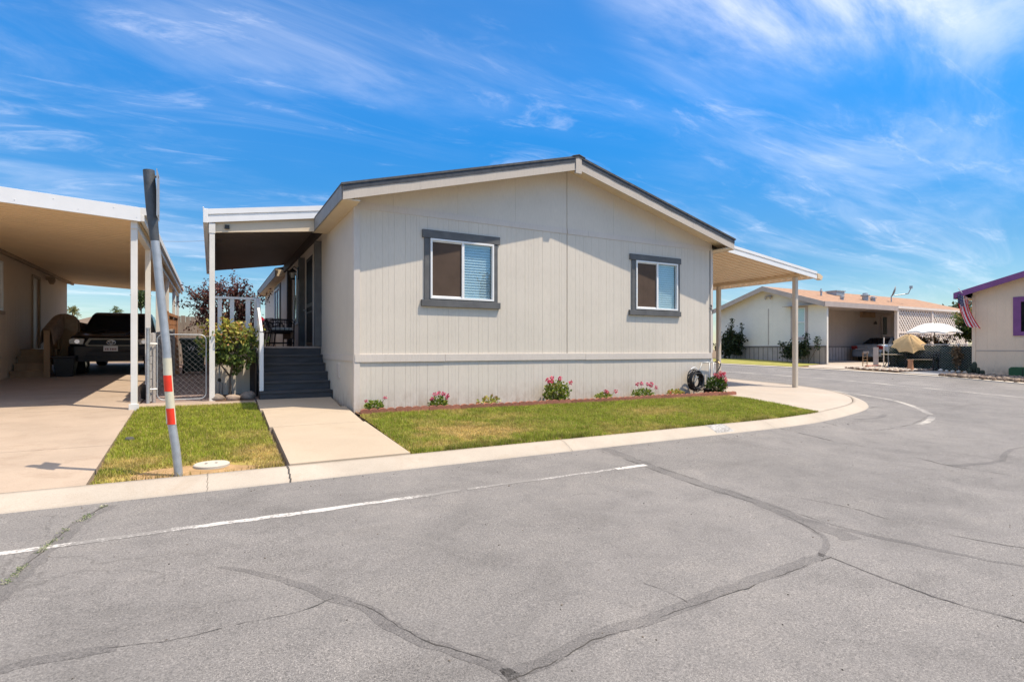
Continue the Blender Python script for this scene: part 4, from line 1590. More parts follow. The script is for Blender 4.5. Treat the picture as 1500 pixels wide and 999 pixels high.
mb.tube([(8.42, -0.08, 0.74), (8.42, -0.08, -0.05)], 0.013)
mb.tube([(8.53, -0.10, 0.74), (8.53, -0.10, -0.05)], 0.011)
mb.build("pipe", M["galv"], fp, smooth=True)
mb = MB()
mb.tube([(8.62, -0.09, 0.75), (8.63, -0.16, 0.75), (8.63, -0.20, 0.71)], 0.018)
mb.lathe([(0.035, 0.0), (0.035, 0.015)], (8.625, -0.14, 0.79), 10)
mb.tube([(8.625, -0.14, 0.75), (8.625, -0.14, 0.80)], 0.008)
mb.build("tap", paint("weathered_brass", (0.22, 0.17, 0.10), 0.45, 0.2, 10, metallic=0.7), fp)
pt = thing("plant_pot", "small dark plastic pot half hidden by the corner geranium", "plant pot", (8.07, -0.32, 0))
mb = MB()
mb.lathe([(0.06, -0.02), (0.085, 0.13), (0.095, 0.13), (0.095, 0.15), (0.08, 0.15), (0.075, 0.12)], (8.07, -0.32, zg(-0.3)), 16, caps=False)
mb.build("pot", M["rubber"], pt, smooth=True)

# ------------------------------------------------------------------ porch chairs
def chair(loc, rot, label):
    t = thing("porch_chair", label, "chair", loc, rot, "black metal chairs on the porch")
    mb = MB()
    for x in (-0.28, 0.28):
        mb.tube([(x, -0.26, 0), (x, -0.27, 0.62), (x, -0.20, 0.66), (x, 0.22, 0.66)], 0.014, 6)
        mb.tube([(x, 0.30, 0), (x, 0.24, 0.40), (x, 0.33, 0.62)], 0.014, 6)
        mb.tube([(x, -0.26, 0.38), (x, 0.26, 0.38)], 0.012, 6)
        mb.tube([(x, -0.26, 0.10), (x, 0.28, 0.10)], 0.009, 6)
        for k in range(4):
            y = -0.15 + k * 0.1
            mb.tube([(x, y, 0.38), (x, y, 0.66)], 0.007, 5)
    mb.tube([(-0.28, -0.26, 0.38), (0.28, -0.26, 0.38)], 0.012, 6)
    mb.build("frame", M["black"], t, local=True, smooth=True)
    mb = MB()
    mb.tube([(-0.28, 0.33, 0.62), (-0.15, 0.34, 0.67), (0.15, 0.34, 0.67), (0.28, 0.33, 0.62)], 0.014, 6)
    mb.tube([(-0.28, 0.26, 0.46), (0.28, 0.26, 0.46)], 0.010, 6)
    for k in range(7):
        x = -0.21 + k * 0.07
        mb.tube([(x, 0.26, 0.46), (x, 0.34, 0.66)], 0.007, 5)
    mb.build("backrest", M["black"], t, local=True, smooth=True)
    mb = MB()
    mb.box(-0.26, 0.26, -0.25, 0.24, 0.365, 0.395)
    mb.box(-0.26, 0.26, -0.258, -0.25, 0.22, 0.39)
    mb.build("seat", M["black"], t, local=True)
    mb = MB()
    mb.box(-0.245, 0.245, -0.24, 0.22, 0.40, 0.47)
    mb.build("cushion", paint("offwhite_cushion", (0.62, 0.60, 0.56), 0.85, 0.05, 6, 0.2, 60), t, local=True, bevel=0.03)
    return t


chair((-0.62, 5.15, DK), 0.5 * PI, "black metal porch chair with white cushion nearest the top step")
chair((-0.50, 6.75, DK), 0.62 * PI, "black metal porch chair standing behind the one at the top step")

# ------------------------------------------------------------------ rose tree and river stones beside the steps
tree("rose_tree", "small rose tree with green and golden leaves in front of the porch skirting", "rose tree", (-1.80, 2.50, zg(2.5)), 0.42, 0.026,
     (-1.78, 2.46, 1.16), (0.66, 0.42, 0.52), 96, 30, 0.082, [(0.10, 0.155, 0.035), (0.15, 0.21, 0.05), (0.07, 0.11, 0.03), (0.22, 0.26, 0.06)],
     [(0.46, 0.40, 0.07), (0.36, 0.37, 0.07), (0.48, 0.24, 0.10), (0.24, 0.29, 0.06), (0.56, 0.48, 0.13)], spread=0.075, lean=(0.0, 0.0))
rb = thing("rose_bloom", "single bright pink rose at the upper right of the rose tree", "rose", (-1.26, 2.42, 1.50))
mb = MB()
mb.color((0.10, 0.14, 0.03))
mb.tube([(-1.42, 2.45, 1.32), (-1.30, 2.42, 1.45), (-1.265, 2.42, 1.60)], 0.004, 5)
mb.build("stem", M["leaf"], rb)
mb = MB()
for k in range(60):
    d = rdir()
    mb.color(jit((0.80, 0.07, 0.15), 0.25))
    mb.leaf(Vector((-1.262, 2.42, 1.63)) + d * 0.025, d + Vector((0, 0, 0.6)), 0.042, 1.0)
mb.build("bloom", M["petal"], rb, fixn=False)


def stone(c, r, label, group=None, col=(0.30, 0.25, 0.20), seed=1.0, name="river_stone", rough=0.25):
    m = M.setdefault("stone%s" % (col,), paint("river_stone", col, 0.8, 0.2, 14, 0.3, 50))
    mb = MB()
    mb.ellip(c, r[0], r[1], r[2], 16, 10, rough, 1.6, seed)
    o = mb.build(name, m, smooth=True)
    tag(o, label, "stone", group)
    return o


stone((-2.02, 2.22, zg(2.2) + 0.05), (0.13, 0.10, 0.075), "flat brown stone left of the rose trunk", col=(0.23, 0.185, 0.15), seed=2.1)
stone((-1.76, 2.12, zg(2.1) + 0.05), (0.12, 0.10, 0.08), "rounded tan stone in front of the rose trunk", col=(0.34, 0.26, 0.20), seed=4.6)
stone((-1.50, 2.20, zg(2.2) + 0.06), (0.14, 0.10, 0.095), "larger grey stone between the rose trunk and the steps", col=(0.20, 0.165, 0.14), seed=7.3)
sheet("rose_bed", [(-2.05, 2.0), (-1.42, 2.0), (-1.42, 3.0), (-2.05, 3.0)], 0.014, M["bed"])
up = thing("yard_pipe", "grey utility pipe with a valve rising between the patio post and the skirting", "pipe", (-1.98, 2.75, 0.1))
mb = MB()
mb.tube([(-1.98, 2.75, 0.08), (-1.98, 2.75, 1.05)], 0.016)
mb.tube([(-1.93, 2.7, 0.08), (-1.93, 2.7, 0.40), (-2.02, 2.62, 0.42)], 0.014)
mb.build("pipe", M["galv"], up, smooth=True)
mb = MB()
mb.lathe([(0.035, 0), (0.035, 0.02)], (-1.98, 2.70, 0.44), 10)
mb.lathe([(0.024, 0), (0.024, 0.09)], (-1.98, 2.75, 0.40), 10)
mb.build("valve", M["black"], up)

# ------------------------------------------------------------------ leaning sign post in the lawn
sp = thing("sign_post", "leaning bent galvanized sign post with red and white reflective bands in the lawn", "sign post", (-2.38, -3.28, zg(-3.28)))
PP = [(697, -2.38, -0.19), (660, -2.405, 0.09), (620, -2.44, 0.35), (560, -2.468, 0.74), (510, -2.482, 1.06), (430, -2.53, 1.57), (380, -2.556, 1.89), (335, -2.585, 2.17), (290, -2.605, 2.46), (250, -2.622, 2.71)]
def pole_x(z):
    for (_, xa, za), (_, xb, zb) in zip(PP[:-1], PP[1:]):
        if za <= z <= zb:
            return xa + (xb - xa) * (z - za) / (zb - za)
    return PP[0][1] if z < PP[0][2] else PP[-1][1]
mb = MB()
zs = [-0.25 + 0.06 * k for k in range(42)] + [2.27]
mb.tube([(pole_x(z), -3.28, z) for z in zs], [0.036] * len(zs), 16)
mb.build("pole", M["galv"], sp, smooth=True, autosmooth=40)
M["tapew"] = paint("cream_reflective_tape", (0.62, 0.57, 0.42), 0.35, 0.08, 8, dirt=0.3)
M["taper"] = paint("red_reflective_tape", (0.80, 0.045, 0.018), 0.35, 0.1, 8)
def band(name, z0, z1, r, m, a0=0.0, a1=2 * PI):
    mb = MB()
    n = 20
    pts0 = [(pole_x(z0) + r * math.cos(a0 + (a1 - a0) * j / n), -3.28 + r * math.sin(a0 + (a1 - a0) * j / n), z0) for j in range(n + 1)]
    pts1 = [(pole_x(z1) + r * math.cos(a0 + (a1 - a0) * j / n), -3.28 + r * math.sin(a0 + (a1 - a0) * j / n), z1) for j in range(n + 1)]
    for j in range(n):
        mb.quad(pts0[j], pts0[j + 1], pts1[j + 1], pts1[j])
    mb.build(name, m, sp, smooth=True, fixn=False)
for z0, z1 in ((0.50, 0.655), (0.81, 0.97)):
    band("cream_band", z0, z1, 0.0372, M["tapew"])
band("cream_band", 0.345, 0.50, 0.0370, M["tapew"])
band("cream_band", 0.655, 0.81, 0.0370, M["tapew"])
for z0, z1 in ((0.345, 0.50), (0.655, 0.81)):
    band("red_band", z0 + 0.002, z1 - 0.002, 0.0385, M["taper"], PI * 1.02, PI * 1.78)
mb = MB()
mb.quad((-2.485, -3.29, 0.35), (-2.475, -3.30, 0.36), (-2.482, -3.30, 0.56), (-2.490, -3.29, 0.50))
mb.build("peeling_tape", M["tapew"], sp, fixn=False)
mb = MB()
mb.tube([(pole_x(z), -3.28, z) for z in (2.06, 2.2, 2.35, 2.5, 2.71)], [0.037, 0.041, 0.047, 0.048, 0.047], 14)
mb.tube([(-2.60, -3.275, 2.30), (-2.545, -3.275, 2.30)], 0.012, 6)
mb.tube([(-2.62, -3.275, 2.66), (-2.545, -3.275, 2.66)], 0.012, 6)
mb.build("sleeve", paint("dark_weathered_steel", (0.10, 0.105, 0.11), 0.55, 0.25, 10, 0.2, 50, metallic=0.4), sp, smooth=True, autosmooth=40)
mb = MB()
mb.box(-2.552, -2.548, -3.42, -3.14, 2.27, 2.70, Matrix.Translation((0, 0, 0)))
mb.build("sign_plate", M["galv"], sp)

lid = thing("meter_lid", "round pale concrete utility lid set in the grass beside the sign post", "utility lid", (-2.11, -2.98, zg(-2.98)))
mb = MB()
mb.lathe([(0.165, -0.05), (0.165, 0.018), (0.155, 0.026), (0.0001, 0.032)], (-2.11, -2.98, zg(-2.98)), 28, caps=False)
mb.build("lid", concrete("lid_concrete", (0.50, 0.46, 0.39), 0.1, 0.3), lid, smooth=True, autosmooth=35)
mb = MB()
for dx_ in (-0.05, 0.04):
    mb.lathe([(0.014, 0.0), (0.014, 0.004)], (-2.11 + dx_, -3.0, zg(-2.98) + 0.0285), 10)
mb.build("lid_hole", M["black"], lid)
rk = stone((-2.98, -1.35, zg(-1.35) + 0.03), (0.05, 0.04, 0.03), "small dark stone on the grass edge by the driveway", col=(0.07, 0.07, 0.065), seed=3)
# ------------------------------------------------------------------ neighbour's carport
M["tanwall"] = siding("tan_siding", (0.66, 0.54, 0.40), 0.15)
M["tan_under"] = paint("tan_carport_underside", (0.82, 0.63, 0.40), 0.6, 0.05, 2)
M["beamtan"] = paint("brown_header", (0.36, 0.27, 0.18), 0.7, 0.12, 3, 0.1, 40)
M["wood"] = paint("weathered_brown_lumber", (0.30, 0.19, 0.105), 0.8, 0.25, 3, 0.4, 40, stretch=(1, 1, 0.3))
M["cedar"] = paint("orange_cedar_boards", (0.42, 0.20, 0.09), 0.8, 0.25, 4, 0.4, 40, stretch=(1, 1, 0.3))
M["greywood"] = paint("grey_fence_boards", (0.34, 0.29, 0.25), 0.85, 0.2, 4, 0.4, 40, stretch=(4, 4, 0.3))
lc = thing("carport", "white edged carport with tan underside over the neighbour driveway", "carport", (-5.5, 8, 0.3))
CX0, CX1, CY0, CY1 = -8.6, -3.12, 1.30, 14.6
def lz(x):
    return 3.345 - (x - CX1) * 0.056
mb = MB()
n = 66
for k in range(n):
    y0 = CY0 + 0.06 + k * 0.2
    for a, b, h in ((0.0, 0.17, 0.0), (0.17, 0.2, 0.018)):
        if y0 + b > CY1:
            break
        mb.prism([(CX0, lz(CX0) - 0.21 + h), (CX1 - 0.03, lz(CX1) - 0.21 + h), (CX1 - 0.03, lz(CX1) - 0.165), (CX0, lz(CX0) - 0.165)], "y", y0 + a, y0 + b)
mb.build("roof_pans", M["tan_under"], lc)
mb = MB()
mb.prism([(CX0, lz(CX0) - 0.16), (CX1 - 0.03, lz(CX1) - 0.16), (CX1 - 0.03, lz(CX1) - 0.03), (CX0, lz(CX0) - 0.03)], "y", CY0 + 0.05, CY1 - 0.02)
mb.build("roof_panel", M["offwhite"], lc)
mb = MB()
mb.prism([(CX0, lz(CX0) - 0.225), (CX1, lz(CX1) - 0.225), (CX1, lz(CX1)), (CX0, lz(CX0))], "y", CY0, CY0 + 0.04)
for k in range(7):
    x = CX1 - 0.35 - k * 0.75
    mb.lathe([(0.008, -0.004), (0.008, 0.0)], (x, CY0 - 0.001, lz(x) - 0.06), 6, axis="y")
    mb.lathe([(0.008, -0.004), (0.008, 0.0)], (x + 0.3, CY0 - 0.001, lz(x) - 0.18), 6, axis="y")
mb.build("front_fascia", M["white"], lc, bevel=0.004)
mb = MB()
mb.box(CX1, CX1 + 0.05, CY0, CY1, lz(CX1) - 0.22, lz(CX1) - 0.12)
mb.box(CX1, CX1 + 0.10, CY0 + 0.005, CY1, lz(CX1) - 0.12, lz(CX1) + 0.0)
mb.build("side_fascia", M["offwhite"], lc, bevel=0.004)
mb = MB()
mb.box(CX1 - 0.14, CX1 - 0.05, CY0 + 0.08, CY1 - 0.05, lz(CX1) - 0.33, lz(CX1) - 0.215)
mb.build("side_beam", M["offwhite"], lc)
for y in (1.45, 3.65, 6.0, 8.95, 12.1, 14.4):
    mb = MB()
    mb.box(-3.265, -3.175, y - 0.045, y + 0.045, zg(y) - 0.02, lz(CX1) - 0.30)
    if y < 2:
        mb.box(-3.29, -3.15, y - 0.07, y - 0.046, zg(y) - 0.02, zg(y) + 0.10)
    mb.build("post", M["offwhite"], lc, bevel=0.006)

lh = thing("neighbour_house", "tan sided manufactured house behind the carport at the left edge", "house", (-9, 8, 0.3))
mb = MB()
HX = -6.40
for y0, y1, z0, z1 in ((2.5, 6.55, 1.0, 3.6), (7.55, 9.95, 1.0, 3.6), (10.75, 14.1, 1.0, 3.6), (6.55, 7.55, 1.0, 1.95), (6.55, 7.55, 3.10, 3.6), (9.95, 10.75, 3.1, 3.6)):
    grooved(mb, y0, y1, cz(z0), cz(z1), lambda a, d, z: (HX - d, a, z), origin=0.04)
grooved(mb, 2.5, 14.1, lambda y: zg(y) - 0.05, cz(1.0), lambda a, d, z: (HX - d, a, z), origin=0.04)
mb.quad((HX, 14.1, 0.4), (-14.5, 14.1, 0.4), (-14.5, 14.1, 3.6), (HX, 14.1, 3.6))
mb.quad((HX, 2.5, 0.0), (-14.5, 2.5, 0.0), (-14.5, 2.5, 3.6), (HX, 2.5, 3.6))
for yy in (2.5, 14.1):
    mb.poly([(HX, yy, 3.6), (-10.4, yy, 4.5), (-14.5, yy, 3.6)])
mb.build("wall", M["tanwall"], lh, fixn=False)
mb = MB()
mb.box(HX - 0.004, HX + 0.022, 2.5, 9.9, 0.86, 0.99)
mb.build("belt_board", M["tanwall"], lh)
mb = MB()
mb.box(HX + 0.0, HX + 0.10, 2.4, 14.2, 3.27, 3.42)
mb.box(HX + 0.10, HX + 0.16, 2.4, 14.25, 3.24, 3.33)
mb.build("eave_header", M["beamtan"], lh)
mb = MB()
mb.prism([(HX + 0.3, 3.62), (-10.4, 4.55), (-14.8, 3.62), (-14.8, 3.56), (-10.4, 4.47), (HX + 0.3, 3.56)], "y", 2.2, 14.4)
mb.build("roof", M["shingle"], lh)
wn = MB()
for b in ((6.55, 7.55, 1.95, 2.0), (6.55, 7.55, 3.05, 3.10), (6.55, 6.6, 2.0, 3.05), (7.5, 7.55, 2.0, 3.05)):
    wn.box(HX - 0.04, HX + 0.03, *b)
wn = wn.build("window", M["white"], lh)
mb = MB(); mb.box(HX - 0.02, HX - 0.014, 6.6, 7.5, 2.0, 3.05); mb.build("pane", M["glass"], wn)
mb = MB(); mb.box(HX - 0.20, HX - 0.16, 6.5, 7.6, 1.9, 3.15); mb.build("blind", M["blind"], wn)
mb = MB(); mb.box(HX - 0.002, HX + 0.04, 6.45, 7.65, 1.87, 1.948); mb.build("sill", M["beamtan"], wn)
dr = MB()
for b in ((9.95, 10.03, 1.08, 3.10), (10.67, 10.75, 1.08, 3.10), (10.03, 10.67, 3.03, 3.10)):
    dr.box(HX - 0.05, HX + 0.03, *b)
dr = dr.build("door", M["beamtan"], lh)
mb = MB(); mb.box(HX - 0.06, HX - 0.02, 10.03, 10.67, 1.08, 3.03); mb.build("door_leaf", paint("pale_door", (0.50, 0.44, 0.36), 0.5, 0.08), dr)
mb = MB(); mb.box(HX - 0.03, HX - 0.0, 10.03, 10.10, 1.08, 3.03); mb.build("door_edge", M["white"], dr)
mb = MB(); mb.box(HX, HX + 0.06, 10.0, 10.72, 1.03, 1.08); mb.build("threshold", M["white"], dr)
mb = MB()
mb.lathe([(0.05, 0), (0.09, 0.1), (0.07, 0.2)], (HX + 0.14, 11.4, 2.98), 10)
mb.box(HX, HX + 0.12, 11.36, 11.44, 3.1, 3.2)
mb.build("porch_lamp", M["beamtan"], lh)

# wooden steps up to the neighbour's door, cloth over the rail
ws = thing("wooden_steps", "worn brown wooden steps with side rail at the neighbour door", "steps", (-6.0, 8.5, zg(8)))
for k in range(4):
    y0, zt = 7.95 + k * 0.28, zg(8) + 0.175 * (k + 1)
    mb = MB()
    mb.box(-6.36, -5.62, y0 - 0.02, y0 + 0.30, zt - 0.04, zt)
    mb.build("tread", M["wood"], ws)
    mb = MB()
    mb.box(-6.35, -5.63, y0, y0 + 0.02, zt - 0.175, zt - 0.041)
    mb.build("riser", M["wood"], ws)
mb = MB(); mb.box(-6.36, -5.25, 9.07, 10.9, zg(8) + 0.66, zg(8) + 0.70); mb.build("landing", M["wood"], ws)
for b in ((-5.72, -5.60, 7.90, 8.0, zg(8) - 0.03, 1.52), (-5.72, -5.62, 9.10, 9.2, zg(8), 1.92), (-5.40, -5.30, 9.10, 9.2, zg(8), 1.88)):
    mb = MB()
    mb.box(*b)
    mb.build("post", M["wood"], ws, bevel=0.006)
mb = MB()
mb.bar((-5.66, 7.92, 1.50), (-5.67, 9.16, 1.90), 0.14, 0.05)
mb.bar((-5.67, 9.15, 1.90), (-5.33, 9.15, 1.88), 0.14, 0.05)
mb.prism([(7.95, 0.45), (9.15, 0.95), (9.15, 1.70), (7.95, 1.30)], "x", -5.70, -5.68)
mb.box(-5.62, -5.40, 9.14, 9.17, 0.42, 1.86)
mb.box(-5.31, -5.28, 9.2, 10.9, 0.42, 1.80)
mb.box(-5.41, -5.28, 9.14, 9.19, 0.42, 1.80)
mb.build("side_rail", M["wood"], ws)
mb = MB()
path = [Vector(p) for p in ((-5.66, 7.86, 1.50), (-5.66, 8.2, 1.63), (-5.66, 8.55, 1.74), (-5.66, 8.95, 1.89), (-5.62, 9.16, 1.97), (-5.48, 9.18, 1.97), (-5.33, 9.2, 1.92), (-5.25, 9.2, 1.80))]
rows = []
for i, p in enumerate(path):
    t = path[min(i + 1, len(path) - 1)] - path[max(i - 1, 0)]
    t.z = 0; t.normalize()
    s = Vector((t.y, -t.x, 0))
    row = []
    hang = 0.42 + 0.22 * mnoise.noise(Vector((i * 0.8, 1, 2)))
    for j in range(15):
        u = j / 14 * 2 - 1
        w = 0.10 * max(-1, min(1, u * 2.2))
        dz = -max(0, abs(u) - 0.42) / 0.58 * hang + 0.015 * mnoise.noise(Vector((i * 1.3, j * 0.9, 5)))
        fold = 0.05 * mnoise.noise(Vector((i * 1.7, u * 1.5, 9))) * max(0, abs(u) - 0.4)
        row.append(p + s * (w + fold * 2 + 0.05 * max(0, abs(u) - 0.5) * (1 if u > 0 else -1)) + Vector((0, 0, 0.035 + dz)))
    rows.append(mb.add(row))
for a, b in zip(rows[:-1], rows[1:]):
    for j in range(14):
        mb.f.append((a + j, a + j + 1, b + j + 1, b + j))
cl = mb.build("draped_cloth", paint("brown_cloth", (0.27, 0.20, 0.14), 0.9, 0.25, 5, 0.3, 30), smooth=True, fixn=False, subsurf=1)
tag(cl, "dusty brown cloth draped over the rail of the wooden steps", "cloth")
bt = thing("storage_tub", "black plastic tub on the driveway between wooden steps and pickup", "tub", (-5.33, 8.0, zg(8)))
mb = MB()
mb.loft([[(-5.33 + sx * r, 8.1 + sy * r, zg(8) + h) for sx, sy in ((-1, -1), (1, -1), (1, 1), (-1, 1))] for r, h in ((0.17, 0), (0.22, 0.48))])
mb.build("tub_body", M["rubber"], bt, bevel=0.02)
mb = MB(); mb.box(-5.57, -5.09, 7.86, 8.34, zg(8) + 0.48, zg(8) + 0.53); mb.build("lid", M["rubber"], bt, bevel=0.015)

# ------------------------------------------------------------------ fences, gate, bin
M["lapwhite"] = paint("pale_grey_slats", (0.50, 0.47, 0.44), 0.7, 0.1, 4, 0.1, 40, dirt=0.3)
sf = thing("slat_fence", "low grey horizontal slat fence along the neighbour driveway", "fence", (-3.05, 4.7, 0.2))
for k in range(9):
    mb = MB()
    z0 = 0.03 + k * 0.135
    mb.prism([(2.2, zg(2.2) + z0), (8.2, zg(8.2) + z0), (8.2, zg(8.2) + z0 + 0.125), (2.2, zg(2.2) + z0 + 0.125)], "x", -3.07 + 0.006 * (k % 2), -3.045 + 0.006 * (k % 2))
    mb.build("slat", M["lapwhite"], sf)
for y in (2.3, 5.2, 8.1):
    mb = MB()
    mb.box(-3.037, -2.99, y - 0.03, y + 0.03, zg(y), zg(y) + 1.24)
    mb.build("post", M["lapwhite"], sf)

cg = thing("chain_link_gate", "galvanized chain link gate across the side yard beside the patio post", "gate", (-2.5, 2.2, zg(2.2)))
g0, g1, gz0, gz1 = -2.96, -2.20, zg(2.2) + 0.05, 1.32
rr = 0.10
loop = []
for cx, czz, a0 in ((g1 - rr, gz1 - rr, 0), (g0 + rr, gz1 - rr, PI / 2), (g0 + rr, gz0 + rr, PI), (g1 - rr, gz0 + rr, 1.5 * PI)):
    for j in range(5):
        a = a0 + PI / 2 * j / 4
        loop.append((cx + rr * math.cos(a), 2.2, czz + rr * math.sin(a)))
mb = MB()
mb.tube(loop, 0.0105, 8, closed=True)
mb.build("gate_frame", M["galv"], cg, smooth=True)
mb = MB()
mb.tube([(-3.09, 2.14, zg(2.1) - 0.05), (-3.09, 2.14, 1.40)], 0.030, 10)
mb.tube([(-3.09, 2.14, 1.40), (-3.09, 2.14, 1.43)], 0.034, 10)
for z in (0.35, 1.15):
    mb.tube([(-3.09, 2.14, z), (-2.96, 2.2, z)], 0.014, 6)
mb.build("gate_post", M["galv"], cg, smooth=True, autosmooth=40)
mb = MB()
st = 0.095
k = -int((gz1 - gz0) / st) - 1
import itertools
x0, x1 = g0 + 0.02, g1 - 0.02
z0, z1 = gz0 + 0.02, gz1 - 0.02
for sgn in (1, -1):
    c = -3.0
    while c < 3.0:
        # line x = x0 + s, z = z0 + sgn*s + c, clipped to the frame
        pts = []
        for s in (0.0, x1 - x0):
            pts.append((s, sgn * s + c))
        (s0, h0), (s1, h1) = pts
        H = z1 - z0
        lo, hi = 0.0, 1.0
        dh = h1 - h0
        for bound, sign in ((0.0, 1), (H, -1)):
            if abs(dh) > 1e-9:
                t = (bound - h0) / dh
                if (dh > 0) == (sign > 0):
                    lo = max(lo, t)
                else:
                    hi = min(hi, t)
        if hi - lo > 0.01:
            a = (x0 + lo * (x1 - x0), 2.2 + 0.003 * sgn, z0 + h0 + lo * dh)
            b = (x0 + hi * (x1 - x0), 2.2 + 0.003 * sgn, z0 + h0 + hi * dh)
            mb.tube([a, b], 0.0010, 4, caps=False)
        c += st
mb.build("wire_mesh", M["slate2"], cg)

tb = thing("trash_bin", "dark green wheeled trash bin with white lettering behind the gate", "trash bin", (-2.55, 8.3, zg(8.3)), 0.02)
M["bin"] = paint("dark_green_plastic", (0.016, 0.046, 0.040), 0.5, 0.15, 4)
mb = MB()
def rrect(hx, hy, z, r=0.05, n=4, cy=0.0):
    out = []
    for sx, sy, a0 in ((1, 1, 0), (-1, 1, PI / 2), (-1, -1, PI), (1, -1, 1.5 * PI)):
        for j in range(n + 1):
            a = a0 + PI / 2 * j / n
            out.append((sx * (hx - r) + r * math.cos(a), cy + sy * (hy - r) + r * math.sin(a), z))
    return out
mb.loft([rrect(0.225, 0.22, 0.06), rrect(0.235, 0.24, 0.10), rrect(0.295, 0.31, 0.82), rrect(0.31, 0.33, 0.84), rrect(0.335, 0.36, 0.92)])
mb.build("bin_body", M["bin"], tb, smooth=True, local=True, autosmooth=35)
mb = MB()
mb.loft([rrect(0.35, 0.375, 0.925), rrect(0.355, 0.38, 0.955), rrect(0.31, 0.33, 0.99)])
mb.build("lid", M["bin"], tb, smooth=True, local=True, autosmooth=35)
for x in (-0.25, 0.25):
    mb = MB()
    mb.lathe([(0.0001, -0.03), (0.10, -0.03), (0.12, -0.015), (0.12, 0.015), (0.10, 0.03), (0.0001, 0.03)], (x, 0.22, 0.12), 18, axis="x", caps=False)
    mb.build("wheel", M["rubber"], tb, local=True, smooth=True)
mb = MB(); mb.tube([(-0.25, 0.40, 0.93), (0.25, 0.40, 0.93)], 0.018); mb.build("handle", M["bin"], tb, local=True)
R0 = Matrix.Translation((0, -0.272, 0.69)) @ Matrix.Rotation(PI / 2 - 0.09, 4, "X")
text_part("lettering", "W", 0.17, M["white"], tb, Matrix.Translation((-0.06, -0.310, 0.70)) @ Matrix.Rotation(PI / 2 + 0.09, 4, "X"))
text_part("lettering", "M", 0.17, paint("faded_green_letter", (0.10, 0.13, 0.09), 0.6), tb, Matrix.Translation((0.10, -0.310, 0.70)) @ Matrix.Rotation(PI / 2 + 0.09, 4, "X"))

wf = thing("wood_fence", "orange cedar fence of upright boards behind the slat fence", "fence", (-3.1, 9.6, 0.4))
for b in ((-3.24, -3.10, 7.55, 7.69, zg(7.6) - 0.05, 2.06), (-3.22, -3.12, 9.8, 9.9, zg(9.8), 2.1), (-3.22, -3.12, 12.2, 12.3, zg(12), 2.15)):
    mb = MB()
    mb.box(*b)
    mb.build("post", M["cedar"], wf, bevel=0.006)
mb = MB()
for k in range(32):
    y = 7.72 + k * 0.146
    h = 1.50 + 0.03 * math.sin(k * 2.3)
    mb.box(-3.155 + 0.004 * math.sin(k * 5.1), -3.135 + 0.004 * math.sin(k * 5.1), y, y + 0.135, zg(y), zg(y) + h)
mb.build("board_panel", M["cedar"], wf)
mb = MB()
mb.prism([(7.7, 1.95), (12.3, 2.1), (12.3, 2.18), (7.7, 2.03)], "x", -3.19, -3.10)
mb.prism([(7.7, 1.72), (12.3, 1.87), (12.3, 1.93), (7.7, 1.78)], "x", -3.17, -3.13)
mb.build("top_rail", M["cedar"], wf)
gf = thing("grey_fence", "tall grey board fence closing the back of the side yard", "fence", (-1.6, 13, 0.5))
mb = MB()
for k in range(24):
    x = -3.2 + k * 0.142
    mb.box(x, x + 0.136, 13.0 + 0.004 * (k % 3), 13.02 + 0.004 * (k % 3), 0.5, 2.22 + 0.02 * math.sin(k * 1.9))
mb.build("board_panel", M["greywood"], gf)
mb = MB(); mb.box(-3.2, 0.2, 13.024, 13.06, 1.9, 1.99); mb.box(-3.2, 0.2, 13.033, 13.06, 0.8, 0.89); mb.build("fence_rail", M["greywood"], gf)
by = thing("yard_tub", "pale tan plastic box standing on the pavers right of the trash bin", "box", (-2.10, 9.2, zg(9.2)))
mb = MB(); mb.box(-2.26, -2.02, 9.1, 9.4, zg(9.2), zg(9.2) + 0.32); mb.build("box_body", paint("pale_tan_plastic", (0.6, 0.5, 0.38), 0.6), by, bevel=0.02)
mb = MB(); mb.box(-2.275, -2.01, 9.09, 9.41, zg(9.2) + 0.32, zg(9.2) + 0.36); mb.build("lid", paint("brown_box_lid", (0.3, 0.2, 0.15), 0.6), by, bevel=0.01)
bs = thing("leaning_boards", "orange boards leaning beside the trash bin", "lumber", (-2.99, 8.2, zg(8.2)))
for k in range(2):
    mb = MB(); mb.bar((-2.96 + 0.05 * k, 8.15, zg(8.2)), (-3.00 + 0.05 * k, 8.25, zg(8.2) + 1.0 - 0.2 * k), 0.06, 0.02); mb.build("board", M["cedar"], bs)

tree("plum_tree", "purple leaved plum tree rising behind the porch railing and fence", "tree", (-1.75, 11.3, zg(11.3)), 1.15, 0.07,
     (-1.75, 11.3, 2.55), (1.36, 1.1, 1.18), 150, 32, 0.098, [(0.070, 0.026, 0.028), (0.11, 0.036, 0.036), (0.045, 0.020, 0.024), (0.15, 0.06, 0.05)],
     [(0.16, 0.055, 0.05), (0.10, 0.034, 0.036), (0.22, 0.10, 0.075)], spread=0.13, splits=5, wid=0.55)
bp = thing("bucket", "small black bucket by the slat fence behind the front carport post", "bucket", (-3.17, 2.75, zg(2.75)))
mb = MB()
mb.lathe([(0.0001, 0.0), (0.10, 0.0), (0.125, 0.24), (0.13, 0.25), (0.12, 0.25), (0.11, 0.2)], (-3.16, 2.85, zg(2.85) + 0.012), 18, caps=False)
mb.build("bucket_body", M["rubber"], bp, smooth=True)
mb = MB(); mb.tube([(-3.29, 2.85, zg(2.85) + 0.25), (-3.16, 2.78, zg(2.85) + 0.17), (-3.03, 2.85, zg(2.85) + 0.25)], 0.004, 5); mb.build("handle", M["galv"], bp)

